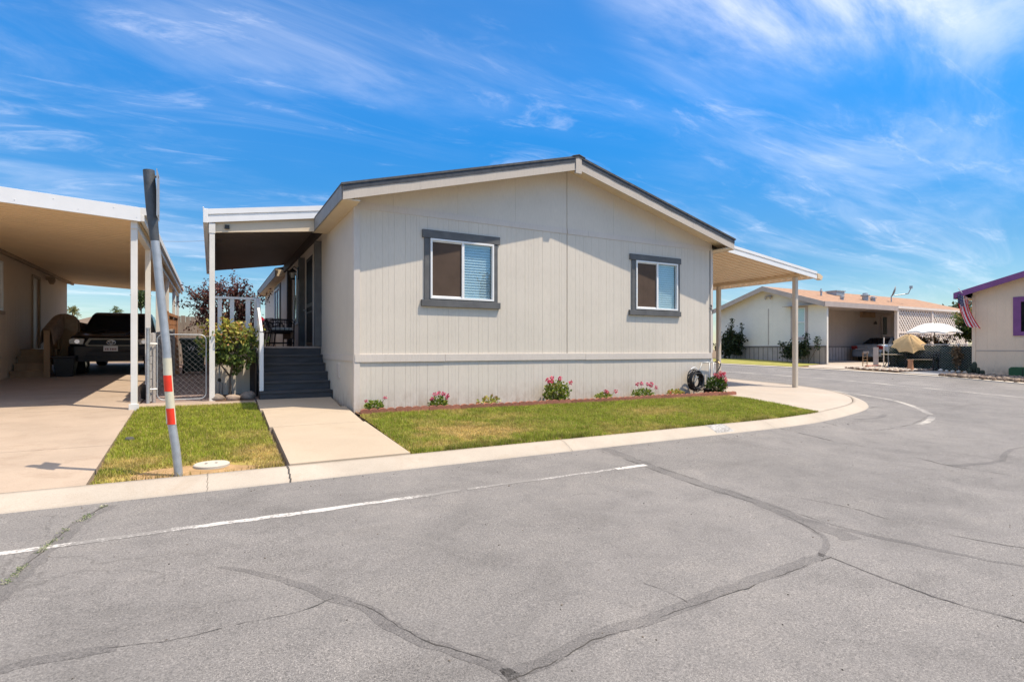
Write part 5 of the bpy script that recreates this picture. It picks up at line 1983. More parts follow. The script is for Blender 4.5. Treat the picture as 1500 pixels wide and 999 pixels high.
# ------------------------------------------------------------------ pickup truck
tk = thing("pickup_truck", "black pickup truck parked nose out under the neighbour carport", "pickup truck", (-4.40, 8.1, zg(8.1) - 0.01))
tk.rotation_euler = (math.atan(GRADE), 0, 0)
tk.scale = (0.98, 1.0, 0.93)
M["car_black"] = gloss_paint("black_car_paint", (0.005, 0.006, 0.010), 0.3, 0.12, 0.0)
M["car_glass"] = paint("dark_car_glass", (0.010, 0.012, 0.014), 0.10, 0.1, 2, spec=0.10)
M["plastic"] = paint("black_trim_plastic", (0.02, 0.02, 0.021), 0.6, 0.15, 6)
M["lens"] = paint("clear_lamp_lens", (0.36, 0.33, 0.28), 0.12, 0.15, 30, spec=0.9)
M["plate"] = paint("licence_plate", (0.62, 0.60, 0.58), 0.5, 0.05, 8)
M["tyre"] = paint("tyre_rubber", (0.018, 0.018, 0.019), 0.85, 0.2, 12, 0.3, 60)
M["alloy"] = paint("alloy_wheel", (0.45, 0.46, 0.47), 0.3, 0.08, 6, metallic=0.9)


def sect(y, hw, z0, z1, r=0.12, n=4, crown=0.03):
    out = []
    for sx, top, a0 in ((1, 1, 0), (-1, 1, PI / 2), (-1, 0, PI), (1, 0, 1.5 * PI)):
        for j in range(n + 1):
            a = a0 + PI / 2 * j / n
            x = sx * (hw - r) + r * math.cos(a)
            z = (z1 - r if top else z0 + r) + r * math.sin(a)
            if top:
                z += crown * (1 - (x / hw) ** 2)
            out.append((x, y, z))
    # crown points across the top between the two top corners
    return out


def wheel(parent, x, y, R, wid, name="wheel"):
    mb = MB()
    prof = [(R * 0.62, -wid / 2), (R * 0.9, -wid / 2), (R * 0.98, -wid * 0.36), (R, -wid * 0.2), (R, wid * 0.2), (R * 0.98, wid * 0.36), (R * 0.9, wid / 2), (R * 0.62, wid / 2)]
    mb.lathe(prof, (x, y, R), 28, axis="x", caps=False)
    o = mb.build(name, M["tyre"], parent, local=True, smooth=True)
    mb = MB()
    mb.lathe([(R * 0.62, -wid * 0.42), (R * 0.56, -wid * 0.3), (R * 0.15, -wid * 0.38), (0.0001, -wid * 0.38)], (x, y, R), 20, axis="x", caps=False)
    mb.lathe([(R * 0.62, wid * 0.42), (R * 0.56, wid * 0.3), (R * 0.15, wid * 0.38), (0.0001, wid * 0.38)], (x, y, R), 20, axis="x", caps=False)
    for k in range(6):
        a = k * PI / 3
        for s in (-1, 1):
            mb.bar((x + s * wid * 0.37, y + R * 0.12 * math.cos(a), R + R * 0.12 * math.sin(a)), (x + s * wid * 0.40, y + R * 0.58 * math.cos(a), R + R * 0.58 * math.sin(a)), R * 0.14, 0.02, up=(1, 0, 0))
    mb.build("rim", M["alloy"], o, local=True, smooth=True, autosmooth=40)


mb = MB()
mb.loft([sect(0.10, 0.80, 0.62, 1.02, 0.10), sect(0.16, 0.88, 0.58, 1.07, 0.12), sect(0.35, 0.925, 0.56, 1.12, 0.13, crown=0.05), sect(0.8, 0.945, 0.56, 1.15, 0.13, crown=0.06), sect(1.40, 0.95, 0.50, 1.20, 0.12, crown=0.05), sect(3.4, 0.95, 0.48, 1.22, 0.10, crown=0.0), sect(5.2, 0.945, 0.52, 1.22, 0.08, crown=0.0), sect(5.28, 0.93, 0.56, 1.18, 0.08, crown=0.0)])
mb.build("body", M["car_black"], tk, local=True, smooth=True, autosmooth=50)
mb = MB()      # hood scoop ridges
mb.loft([sect(0.45, 0.26, 1.12, 1.165, 0.02), sect(0.95, 0.30, 1.16, 1.215, 0.02), sect(1.35, 0.30, 1.18, 1.235, 0.02)])
mb.build("hood_scoop", M["car_black"], tk, local=True, smooth=True, autosmooth=50)
def cab_sec(y, hwb, zb, hwt, zt, r=0.09):
    n = 4
    out = [(hwb, y, zb), (hwt, y, zt - r)]
    for j in range(1, n + 1):
        a = PI / 2 * j / n
        out.append((hwt - r + r * math.cos(a), y, zt - r + r * math.sin(a)))
    for j in range(n):
        a = PI / 2 + PI / 2 * j / n
        out.append((-hwt + r + r * math.cos(a), y, zt - r + r * math.sin(a)))
    out += [(-hwt, y, zt - r), (-hwb, y, zb)]
    return out
mb = MB()
rings = []
for yb, yt, hwb, hwt, zt in ((1.28, 2.02, 0.84, 0.70, 1.745), (1.6, 2.25, 0.86, 0.70, 1.79), (3.0, 2.9, 0.87, 0.70, 1.80), (3.35, 3.22, 0.85, 0.69, 1.76)):
    r = cab_sec(0, hwb, 1.15, hwt, zt)
    rings.append([(x, yb + (yt - yb) * (z - 1.15) / (zt - 1.15), z) for x, _, z in r])
mb.loft(rings)
mb.build("cab", M["car_black"], tk, local=True, smooth=True, autosmooth=40)
mb = MB()
def ws_pt(x, t, out=0.012):
    return (x, 1.28 + 0.74 * t - out, 1.15 + 0.595 * t + out)
rows = []
for t in (0.08, 0.5, 0.90):
    hw = 0.80 - 0.145 * t
    rows.append(mb.add([(x * hw, 1.28 + 0.74 * t - 0.02 + 0.03 * x * x, 1.15 + 0.595 * t + 0.014) for x in (-1, -0.6, -0.2, 0.2, 0.6, 1)]))
for a, b in zip(rows[:-1], rows[1:]):
    for j in range(5):
        mb.f.append((a + j, a + j + 1, b + j + 1, b + j))
mb.build("windshield", M["car_glass"], tk, local=True, smooth=True)
for s in (-1, 1):
    mb = MB()
    mb.poly([(s * 0.868, 1.72, 1.22), (s * 0.874, 2.95, 1.22), (s * 0.74, 2.88, 1.70), (s * 0.738, 2.30, 1.70)])
    mb.build("side_window", M["car_glass"], tk, local=True)
    mb = MB()
    mb.prism([(s * 0.60, 0.88), (s * 0.885, 0.90), (s * 0.895, 1.02), (s * 0.80, 1.06), (s * 0.56, 1.04)], "y", 0.055, 0.30)
    hl = mb.build("headlight", M["lens"], tk, local=True, bevel=0.012)
    mb = MB()
    mb.lathe([(0.055, -0.012), (0.062, 0.0)], (s * 0.72, 0.06, 0.965), 14, axis="y")
    mb.build("lamp_bowl", M["chrome"], hl, local=True)
    mb = MB()
    mb.lathe([(0.0001, -0.02), (0.04, -0.015), (0.052, 0.0), (0.052, 0.03)], (s * 0.70, 0.0, 0.645), 14, axis="y", caps=False)
    mb.build("fog_light", M["lens"], tk, local=True, smooth=True)
    mb = MB()
    mb.loft([[(s * (0.98 + dx_), 1.62 + dy, 1.28 + dz) for dx_, dz in ((-0.02, -0.07), (0.17, -0.06), (0.18, 0.10), (0.0, 0.11))] for dy in (0.0, 0.12)])
    mb.bar((s * 0.88, 1.70, 1.24), (s * 0.98, 1.68, 1.26), 0.05, 0.04)
    mb.build("mirror", M["plastic"], tk, local=True, bevel=0.015)
mb = MB()
outer = [(-0.52, 0.845), (0.52, 0.845), (0.56, 0.90), (0.47, 1.055), (-0.47, 1.055), (-0.56, 0.90)]
inner = [(-0.475, 0.872), (0.475, 0.872), (0.50, 0.90), (0.425, 1.018), (-0.425, 1.018), (-0.50, 0.90)]
for i in range(6):
    j = (i + 1) % 6
    for y in (0.045,):
        mb.poly([(outer[i][0], y, outer[i][1]), (outer[j][0], y, outer[j][1]), (inner[j][0], y, inner[j][1]), (inner[i][0], y, inner[i][1])])
        mb.poly([(outer[i][0], y, outer[i][1]), (outer[j][0], y, outer[j][1]), (outer[j][0], 0.14, outer[j][1]), (outer[i][0], 0.14, outer[i][1])])
        mb.poly([(inner[i][0], y, inner[i][1]), (inner[j][0], y, inner[j][1]), (inner[j][0], 0.10, inner[j][1]), (inner[i][0], 0.10, inner[i][1])])
M["dullchrome"] = paint("dull_grille_chrome", (0.13, 0.115, 0.095), 0.3, 0.1, 4, metallic=0.9)
gr = mb.build("grille", M["dullchrome"], tk, local=True)
mb = MB()
mb.poly([(x, 0.092, z) for x, z in inner])
for z in (0.905, 0.945, 0.985):
    mb.box(-0.48, 0.48, 0.07, 0.09, z - 0.006, z + 0.006)
mb.build("grille_mesh", M["plastic"], gr, local=True)
mb = MB()
def oval(cx, czz, rx, rz, r):
    mb.tube([(cx + rx * math.cos(a), 0.05, czz + rz * math.sin(a)) for a in [2 * PI * j / 24 for j in range(24)]], r, 6, closed=True)
oval(0, 0.945, 0.095, 0.062, 0.008)
oval(0, 0.945, 0.030, 0.055, 0.007)
oval(0, 0.968, 0.066, 0.028, 0.007)
mb.build("emblem", M["chrome"], gr, local=True, smooth=True)
mb = MB()
mb.loft([sect(-0.02, 0.80, 0.56, 0.83, 0.06, crown=0.0), sect(0.06, 0.90, 0.54, 0.845, 0.06, crown=0.0), sect(0.30, 0.945, 0.56, 0.84, 0.05, crown=0.0)])
bu = mb.build("bumper", M["car_black"], tk, local=True, smooth=True, autosmooth=40)
mb = MB()
mb.box(-0.50, 0.50, -0.026, 0.0, 0.575, 0.68)
mb.loft([sect(0.0, 0.70, 0.42, 0.56, 0.04, crown=0), sect(0.25, 0.85, 0.40, 0.57, 0.04, crown=0)])
mb.build("lower_valance", M["plastic"], bu, local=True)
mb = MB(); mb.box(-0.155, 0.155, -0.040, -0.028, 0.705, 0.855); lp = mb.build("license_plate", M["plate"], tk, local=True, bevel=0.004)
mb = MB()
for k, (w_, h_) in enumerate(((0.024, 0.05), (0.028, 0.055), (0.012, 0.05), (0.024, 0.055), (0.03, 0.05), (0.026, 0.05), (0.026, 0.054))):
    x = -0.125 + k * 0.037
    mb.box(x, x + w_, -0.0415, -0.040, 0.735, 0.735 + h_)
mb.build("plate_marks", paint("faded_red_plate_ink", (0.22, 0.11, 0.10), 0.6), lp, local=True)
mb = MB()
for a, b in (((-0.55, 1.36, 1.235), (0.02, 1.46, 1.31)), ((0.05, 1.36, 1.235), (0.60, 1.46, 1.31))):
    mb.tube([a, b], 0.008, 5)
mb.build("wiper", M["plastic"], tk, local=True)
mb = MB()
mb.box(-0.80, 0.80, 3.42, 5.18, 0.66, 0.70)
mb.box(-0.78, 0.78, 0.5, 5.0, 0.42, 0.56)
mb.build("chassis", M["plastic"], tk, local=True)
for x in (-0.79, 0.79):
    for y in (0.95, 4.15):
        wheel(tk, x, y, 0.385, 0.25)

# ------------------------------------------------------------------ far left: palms, skyline, wire
M["frond"] = foliage("palm_fronds", 0.5, 0.2)
def palm(loc, h, r, label, cols, nf=34):
    t = thing("palm_tree", label, "palm tree", loc)
    b = Vector(loc)
    mt = MB()
    mt.tube([b, b + Vector((0.1, 0, h * 0.5)), b + Vector((0, 0, h))], [r * 0.16, r * 0.12, r * 0.11], 8)
    mt.build("trunk", M["bark"], t, smooth=True)
    ml = MB()
    top = b + Vector((0, 0, h))
    for i in range(nf):
        a = random.uniform(0, 2 * PI)
        el = random.uniform(-0.9, 1.3)
        d = Vector((math.cos(a) * math.cos(el), math.sin(a) * math.cos(el), math.sin(el)))
        e = top + d * r * random.uniform(0.7, 1.0)
        e.z -= r * 0.25
        m = top.lerp(e, 0.5) + Vector((0, 0, r * 0.15))
        for k in range(14):
            u = k / 13
            p = top.lerp(m, u * 2) if u < 0.5 else m.lerp(e, u * 2 - 1)
            ml.color(jit(random.choice(cols)))
            ml.leaf(p, d + rdir() * 0.9 + Vector((0, 0, -0.3)), r * 0.32, 0.25)
    ml.build("crown", M["frond"], t, fixn=False)
palm((-32.7, 163.8, 0.54), 10.2, 1.75, "fan palm with a round yellow green crown far beyond the wooden steps", [(0.22, 0.22, 0.06), (0.14, 0.16, 0.04), (0.30, 0.26, 0.10)])
palm((-22.9, 158.3, 0.54), 10.3, 1.5, "fan palm showing its crown just above the pickup roof", [(0.16, 0.18, 0.05), (0.10, 0.12, 0.03)])
tree("pine_tree", "loose green tree far away between the first two carport posts", "tree", (-12.2, 97.8, 0.54), 6.5, 0.12, (-12.2, 97.8, 9.6), (1.0, 1.0, 1.9), 46, 24, 0.42, [(0.05, 0.09, 0.03), (0.08, 0.13, 0.04), (0.12, 0.16, 0.06)], spread=0.6)
M["farpale"] = paint("far_pale_stucco", (0.55, 0.46, 0.38), 0.9, 0.1, 0.5)
M["farroof"] = paint("far_tan_roof", (0.40, 0.30, 0.22), 0.9, 0.1, 0.5)
def far_house(loc, w, h, d, label):
    t = thing("distant_house", label, "house", loc, 0)
    mb = MB(); mb.box(-w / 2, w / 2, 0, d, 0, h); mb.build("wall", M["farpale"], t, local=True)
    mb = MB(); mb.prism([(-w / 2 - 0.5, h - 0.1), (w / 2 + 0.5, h - 0.1), (0, h + 1.5)], "y", -0.5, d + 0.5); mb.build("roof", M["farroof"], t, local=True)
    for x in (-w * 0.25, w * 0.25):
        mb = MB(); mb.box(x - 0.6, x + 0.6, -0.06, 0.02, 1.4, 2.5); mb.build("window", M["car_glass"], t, local=True)
far_house((-12.5, 62, 0.54), 9, 2.6, 10, "pale far house seen past the left side of the pickup")
far_house((-3.6, 66, 0.54), 9, 2.6, 10, "pale far house seen low between the carport posts")
ow = MB()
ow.tube([(-14 + 8 * k / 10 * 1.6, 62 - 2.8 * k / 10, 12.7 + 0.02 * (k - 5) ** 2) for k in range(11)], 0.022, 5)
o = ow.build("overhead_wire", M["galv"])
tag(o, "thin overhead wire crossing the sky between the sign post and the patio cover", "wire")
# ------------------------------------------------------------------ across the cross street
M["palewall"] = siding("offwhite_siding", (0.82, 0.77, 0.68), 0.08)
M["skirt"] = paint("grey_skirting", (0.44, 0.38, 0.34), 0.8, 0.1, 3)
M["skirt_line"] = paint("dark_skirting_joint", (0.20, 0.175, 0.155), 0.8)
M["pinktrim"] = paint("pinkish_grey_trim", (0.45, 0.38, 0.34), 0.7, 0.08, 3)
M["tanroof"] = paint("tan_shingles", (0.34, 0.205, 0.13), 0.9, 0.2, 5, 0.5, 30)
M["purple"] = paint("purple_paint", (0.215, 0.075, 0.215), 0.6, 0.1, 3)
M["peach"] = siding("peach_siding", (0.86, 0.65, 0.46), 0.1)
M["lattice"] = paint("white_lattice", (0.80, 0.71, 0.62), 0.7, 0.06, 3)

FX, FY0, FY1, FR = 25.5, 7.4, 14.2, 10.8
def fz(y):
    return 4.60 - 0.315 * abs(y - FR)
fh = thing("far_house", "off white house with tan shingle roof and grey skirting across the cross street", "house", (33, 10.5, 0.45))
mb = MB()
for y0, y1, z0, z1 in ((FY0, 8.55, 1.24, 3.3), (8.55, 9.25, 1.24, 1.72), (8.55, 9.25, 3.28, 3.3), (9.25, FY1, 1.24, 3.3)):
    grooved(mb, y0, y1, cz(z0), cz(z1), lambda a, d, z: (FX + d, a, z), pitch=0.4, origin=0.1, sub=False)
grooved(mb, FY0, FY1, cz(3.3), lambda a: fz(a) - 0.1, lambda a, d, z: (FX + d, a, z), pitch=0.4, origin=0.1, sub=False)
mb.quad((FX, FY0, 0.3), (25.62, FY0, 0.3), (25.62, FY0, 3.5), (FX, FY0, 3.5))
mb.quad((25.62, FY0, 0.3), (25.62, 9.65, 0.3), (25.62, 9.65, 3.5), (25.62, FY0, 3.5))
mb.quad((FX, FY1, 0.3), (41, FY1, 0.3), (41, FY1, 3.6), (FX, FY1, 3.6))
mb.quad((41, 9.65, 0.3), (41, FY1, 0.3), (41, FY1, 3.6), (41, 9.65, 3.6))
mb.build("wall", M["palewall"], fh, fixn=False)
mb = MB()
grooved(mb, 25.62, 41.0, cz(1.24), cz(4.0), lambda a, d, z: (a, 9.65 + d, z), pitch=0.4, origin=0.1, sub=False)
mb.build("carport_wall", siding("shade_darkened_siding", (0.40, 0.34, 0.29), 0.1), fh, fixn=False)  # the house siding again, its colour darkened to stand for the carport's shade
mb = MB()
mb.box(FX - 0.03, FX + 0.01, FY0, FY1, 0.3, 1.24)
mb.box(25.63, 41, 9.62, 9.66, 0.3, 1.24)
sk = mb.build("skirting", M["skirt"], fh)
mb = MB()
for k in range(23):
    y = FY0 + 0.05 + k * 0.3
    mb.box(FX - 0.036, FX - 0.029, y, y + 0.04, 0.3, 1.17)
for k in range(48):
    mb.box(26.4 + k * 0.3, 26.43 + k * 0.3, 9.613, 9.622, 0.3, 1.17)
mb.box(FX - 0.05, FX - 0.029, FY0, FY1, 1.17, 1.25)
mb.box(25.63, 41, 9.60, 9.621, 1.17, 1.25)
mb.build("skirting_battens", M["skirt_line"], sk)
mb = MB()
mb.prism([(FY0 - 0.12, fz(FY0 - 0.12)), (FR, 4.60), (FY1 + 0.3, fz(FY1 + 0.3)), (FY1 + 0.3, fz(FY1 + 0.3) - 0.08), (FR, 4.52), (FY0 - 0.12, fz(FY0 - 0.12) - 0.08)], "x", 25.06, 41.4)
rf = mb.build("roof", M["tanroof"], fh)
for s in (-1, 1):
    ye = FY0 - 0.13 if s < 0 else FY1 + 0.31
    mb = MB()
    mb.prism([(ye, fz(ye) - 0.26), (FR, 4.60 - 0.26), (FR, 4.605), (ye, fz(ye) + 0.005)], "x", 25.02, 25.06)
    mb.build("rake_board", M["pinktrim"], rf)
mb = MB()
mb.box(25.06, 32.0, FY0 - 0.17, FY0 - 0.125, 3.24, 3.50)
mb.build("fascia", M["pinktrim"], rf)
mb = MB()
mb.box(32.0, 40.6, FY0 - 0.16, FY0 - 0.125, 3.38, 3.52)
mb.build("fascia", M["lattice"], rf)
mb = MB()
mb.box(25.1, 41, FY0 - 0.12, 9.64, 3.36, 3.38)
mb.build("carport_ceiling", M["pinktrim"], rf)
# gable window
wn = MB()
for b in ((8.55, 8.60, 1.72, 3.28), (9.20, 9.25, 1.72, 3.28), (8.6, 9.2, 1.72, 1.77), (8.6, 9.2, 3.23, 3.28), (8.6, 9.2, 2.48, 2.54)):
    wn.box(FX - 0.03, FX + 0.03, *b)
wn = wn.build("window", M["white"], fh)
mb = MB()
for b in ((8.42, 8.548, 1.58, 3.42), (9.252, 9.38, 1.58, 3.42), (8.548, 9.252, 3.282, 3.42), (8.548, 9.252, 1.58, 1.718)):
    mb.box(FX - 0.04, FX + 0.01, *b)
mb.build("casing", M["pinktrim"], wn)
mb = MB(); mb.box(FX + 0.0, FX + 0.01, 8.6, 9.2, 1.77, 3.23); mb.build("pane", M["glass"], wn)
mb = MB(); mb.box(FX + 0.08, FX + 0.09, 8.5, 9.3, 1.7, 3.3); mb.build("curtain", M["blind"], wn)
mb = MB()
mb.lathe([(0.10, -0.02), (0.06, -0.10), (0.02, -0.16)], (FX - 0.12, 10.55, 4.02), 10)
mb.lathe([(0.08, -0.02), (0.05, -0.09), (0.02, -0.14)], (FX - 0.12, 10.85, 4.0), 10)
mb.box(FX - 0.14, FX, 10.5, 10.9, 4.02, 4.07)
mb.build("flood_light", M["pinktrim"], fh)
mb = MB(); mb.box(FX - 0.01, FX + 0.02, 10.72, 10.78, 1.3, 3.35); mb.build("panel_joint", M["skirt"], fh)
mb = MB()
mb.box(32.6, 34.0, 9.50, 9.66, 3.02, 3.34)
for k in range(5):
    mb.box(32.65, 33.95, 9.485, 9.502, 3.05 + k * 0.055, 3.08 + k * 0.055)
mb.build("air_vent", M["wood"], fh)
mb = MB()
mb.box(34.9, 35.9, 9.58, 9.66, 1.9, 3.2)
w2 = mb.build("window", M["pinktrim"], fh)
mb = MB(); mb.box(35.0, 35.45, 9.57, 9.582, 2.0, 3.1); mb.build("pane", M["car_glass"], w2)
mb = MB(); mb.lathe([(0.10, 0), (0.07, 0.12), (0.03, 0.2)], (34.1, 9.55, 2.62), 10); mb.build("wall_lamp", M["dbrown"], fh)
# roof furniture
for x, y, r, h in ((31.2, 8.6, 0.16, 0.45), (32.0, 8.6, 0.13, 0.28), (27.6, 9.0, 0.05, 0.42), (28.2, 8.2, 0.09, 0.25)):
    mb = MB()
    z = fz(y) - 0.03
    mb.lathe([(r, 0), (r, h * 0.6), (r * 1.5, h * 0.62), (r * 1.5, h * 0.75), (r * 0.9, h * 0.8), (r * 0.8, h)], (x, y, z), 12)
    mb.build("roof_vent", M["galv"], rf)
mb = MB()
mb.box(29.9, 30.7, 9.5, 10.1, fz(9.6), fz(9.6) + 0.24)
mb.box(29.85, 30.75, 9.45, 10.15, fz(9.6) + 0.24, fz(9.6) + 0.29)
mb.build("roof_cooler", M["galv"], rf)
ds = thing("satellite_dish", "grey satellite dish with its arm on the tan roof", "satellite dish", (34.2, 8.7, fz(8.7)))
mb = MB()
mb.tube([(34.2, 8.7, fz(8.7) - 0.02), (34.2, 8.7, fz(8.7) + 0.35), (34.35, 8.65, fz(8.7) + 0.5)], 0.035, 8)
mb.tube([(34.35, 8.6, fz(8.7) + 0.4), (34.9, 8.1, fz(8.7) + 0.5), (35.0, 8.0, fz(8.7) + 0.85)], 0.03, 6)
mb.lathe([(0.09, -0.06), (0.09, 0.1)], (35.0, 8.0, fz(8.7) + 0.86), 8)
mb.build("mast", M["galv"], ds)
mb = MB()
R = Matrix.Translation((34.4, 8.6, fz(8.7) + 0.62)) @ Matrix.Rotation(math.radians(118), 4, "Z") @ Matrix.Rotation(math.radians(72), 4, "Y")
prof = [(0.0001, 0.0), (0.15, 0.012), (0.28, 0.05), (0.36, 0.09), (0.37, 0.09), (0.28, 0.035), (0.15, -0.004), (0.0001, -0.015)]
tmp = MB(); tmp.lathe(prof, (0, 0, 0), 20, caps=False)
mb.v = [tuple(R @ Vector(p)) for p in tmp.v]; mb.c = tmp.c; mb.f = tmp.f
mb.build("dish", M["slate2"], ds, smooth=True)

# lattice screen: two panels of crossed laths in a frame
ls = thing("lattice_screen", "tall cream lattice screen closing the side of the far carport", "lattice", (36.3, 7.38, 0.35))
mb = MB()
for x in (32.1, 36.0, 40.4):
    mb.box(x - 0.08, x + 0.08, 7.30, 7.46, 0.3, 3.38)
mb.box(32.1, 40.4, 7.33, 7.43, 3.30, 3.38)
mb.box(32.1, 40.4, 7.33, 7.43, 1.98, 2.08)
mb.box(32.1, 40.4, 7.33, 7.43, 0.45, 0.55)
mb.build("frame", M["lattice"], ls)
for za, zb in ((2.08, 3.30), (0.55, 1.98)):
    mb = MB()
    H, L = zb - za, 40.4 - 32.1
    stp = 0.27
    for sg in (1, -1):
        n = int((L + H) / stp) + 2
        for k in range(-int(H / stp) - 1, n):
            c = k * stp
            # along x: s from c to c+H
            if sg > 0:
                p, q = (c, 0.0), (c + H, H)
            else:
                p, q = (c, H), (c + H, 0.0)
            def clip(a, b):
                (x0, z0), (x1, z1) = a, b
                if x1 <= 0 or x0 >= L:
                    return None
                if x0 < 0:
                    z0 = z0 + (z1 - z0) * (0 - x0) / (x1 - x0); x0 = 0
                if x1 > L:
                    z1 = z0 + (z1 - z0) * (L - x0) / (x1 - x0); x1 = L
                return (x0, z0), (x1, z1)
            r = clip(p, q)
            if r and r[1][0] - r[0][0] > 0.03:
                (xa, zc), (xb, zd) = r
                mb.bar((32.1 + xa, 7.38 + 0.008 * sg, za + zc), (32.1 + xb, 7.38 + 0.008 * sg, za + zd), 0.012, 0.095, up=(0, 0, 1))
    mb.build("lattice_panel", M["lattice"], ls)

# far ground cover
GRF = [(20.35, 8.6), (21.6, 6.55), (23.3, 7.0), (25.3, 7.65), (25.45, 14.0), (18.2, 15.2), (19.05, 11.6)]
sheet("far_lawn", GRF, -0.035, paint("yellow_green_lawn", (0.27, 0.255, 0.06), 0.95, 0.25, 3.0, 0.5, 30, world=True))
sheet("far_driveway", [(21.85, 6.05), (22.7, 4.3), (23.2, 5.2), (41, 5.2), (41, 9.6), (25.65, 9.6), (25.65, 7.3), (25.3, 7.3), (23.3, 6.95)], -0.030, M["pad"])
sheet("garden_path", [(23.1, 1.5), (26.4, 2.1), (26.4, 3.0), (23.1, 2.9)], -0.030, paint("grey_path", (0.33, 0.32, 0.31), 0.9, 0.1, 2, world=True))
sheet("gravel_bed", [(23.2, 3.0), (26.4, 3.1), (32, 3.4), (32, 5.15), (23.2, 5.15)], -0.026, paint("gravel_base", (0.36, 0.31, 0.24), 0.95, 0.3, 9, 0.6, 30, world=True))
sheet("rock_bed", [(23.0, 1.35), (25.9, 1.6), (25.9, -9), (22.7, -9)], -0.030, paint("brown_gravel_base", (0.20, 0.15, 0.11), 0.95, 0.3, 9, 0.6, 30, world=True))
def pebbles(name, poly, n, r0, r1, cols, label):
    mb = MB()
    xs = [p[0] for p in poly]; ys_ = [p[1] for p in poly]
    for i in range(n):
        x, y = random.uniform(min(xs), max(xs)), random.uniform(min(ys_), max(ys_))
        r = random.uniform(r0, r1)
        mb.color(jit(random.choice(cols), 0.25))
        mb.ellip((x, y, zg(y) - 0.02 + r * 0.3), r * random.uniform(0.8, 1.4), r, r * random.uniform(0.5, 0.8), 6, 4, 0.3, 2, i * 0.37)
    o = mb.build(name, M["pebble"], smooth=True)
    tag(o, label, None, kind="stuff")
M["pebble"] = foliage("pebbles", 0.85, 0.0)
PB = [(0.45, 0.40, 0.33), (0.36, 0.29, 0.22), (0.55, 0.50, 0.44), (0.28, 0.22, 0.17)]
pebbles("gravel", [(23.25, 3.05), (31, 3.05), (31, 5.1), (23.25, 5.1)], 2600, 0.025, 0.07, PB, "pale gravel of the garden bed around the umbrella table")
pebbles("gravel", [(22.95, -6), (25.7, -6), (25.7, 1.4), (22.95, 1.4)], 1600, 0.03, 0.08, [(0.20, 0.15, 0.12), (0.30, 0.24, 0.19), (0.13, 0.10, 0.085)], "dark brown gravel along the peach house")
rp = None
def rock_row(pts, cols, label, group, r=0.075):
    for i, (x, y) in enumerate(pts):
        c = cols[i % len(cols)]
        rr = r * random.uniform(0.7, 1.25)
        stone((x, y, zg(y) - 0.02 + rr * 0.4), (rr * 1.2, rr, rr * 0.75), label, group, c, seed=i * 1.7 + x, name="edging_rock", rough=0.4)
rock_row([(23.22, 3.05 + 0.26 * k) for k in range(9)] + [(23.5 + 0.36 * k, 2.98) for k in range(8)], [(0.30, 0.22, 0.17), (0.24, 0.17, 0.13)], "brown rock in the row edging the pale gravel bed", "rocks edging the gravel bed")
rock_row([(22.98 - 0.05 * k, 1.3 - 0.34 * k) for k in range(11)], [(0.16, 0.115, 0.09), (0.22, 0.16, 0.12)], "dark rock in the row before the peach house", "rocks edging the bed of the peach house")
rock_row([(26.0, 1.75 + 0.22 * k) for k in range(5)], [(0.62, 0.58, 0.52)], "white rock at the foot of the green screened fence", "white rocks at the fence", 0.08)

# shrubs of the far house
tree("dark_shrub", "large dark green rose shrub against the far house behind the rear carport post", "shrub", (24.85, 12.9, 0.50), 0.3, 0.05, (24.75, 12.75, 1.42), (0.75, 0.95, 0.95), 90, 40, 0.15, [(0.018, 0.032, 0.012), (0.03, 0.05, 0.016), (0.012, 0.022, 0.009)], None, leafmat="leaf_dark", spread=0.16)
tree("dark_shrub", "lower dark shrub under the far window right of the front carport post", "shrub", (24.95, 8.85, 0.37), 0.3, 0.04, (24.9, 8.7, 1.05), (0.55, 0.85, 0.58), 60, 34, 0.13, [(0.018, 0.032, 0.014), (0.03, 0.05, 0.018), (0.05, 0.07, 0.03)], None, leafmat="leaf_dark", spread=0.15)
for i, (x, y, h, lab) in enumerate(((24.7, 12.45, 2.35, "tall thin spray of leaves above the large dark shrub"), (24.95, 8.05, 1.55, "thin upright spray of leaves beside the right corner of the far house"))):
    t = thing("leafy_spray", lab, "plant", (x, y, zg(y)))
    mb = MB(); ml = MB()
    for s in range(2):
        x1 = x + 0.3 * (s - 0.5); y1 = y - 0.4 * s
        hh_ = h * (1 - 0.12 * s)
        mb.tube([(x, y, zg(y)), (x1, y1, zg(y) + hh_ * 0.6), (x1 + 0.05, y1 + 0.05, zg(y) + hh_)], 0.014, 5)
        for k in range(90):
            u = random.uniform(0.45, 1.0)
            ml.color(jit((0.03, 0.05, 0.018)))
            ml.leaf((x1 + random.gauss(0, 0.07), y1 + random.gauss(0, 0.07), zg(y) + hh_ * u), rdir(), 0.12, 0.6)
    mb.build("stem", M["bark"], t); ml.build("foliage", M["leaf_dark"], t, fixn=False)

# silver sedan under the far roof, seen from behind
cr = thing("sedan_car", "silver grey sedan parked tail out in the shade of the far carport", "car", (31.0, 8.42, zg(8.4) - 0.02), -PI / 2)
M["car_silver"] = gloss_paint("silver_blue_car_paint", (0.22, 0.27, 0.33), 0.28, 0.8, 0.5)
M["tail"] = paint("red_tail_lamp", (0.16, 0.010, 0.012), 0.2, 0.15, 20)
mb = MB()
mb.loft([sect(0.03, 0.70, 0.40, 0.86, 0.12, crown=0.02), sect(0.10, 0.84, 0.30, 0.95, 0.14, crown=0.03), sect(0.4, 0.91, 0.26, 0.99, 0.14, crown=0.04), sect(1.0, 0.925, 0.22, 0.99, 0.13, crown=0.04), sect(3.3, 0.925, 0.22, 0.95, 0.13, crown=0.03), sect(4.5, 0.89, 0.26, 0.80, 0.14, crown=0.05), sect(4.85, 0.72, 0.34, 0.66, 0.12, crown=0.02)])
mb.build("body", M["car_silver"], cr, local=True, smooth=True, autosmooth=60)
mb = MB()
rings = []
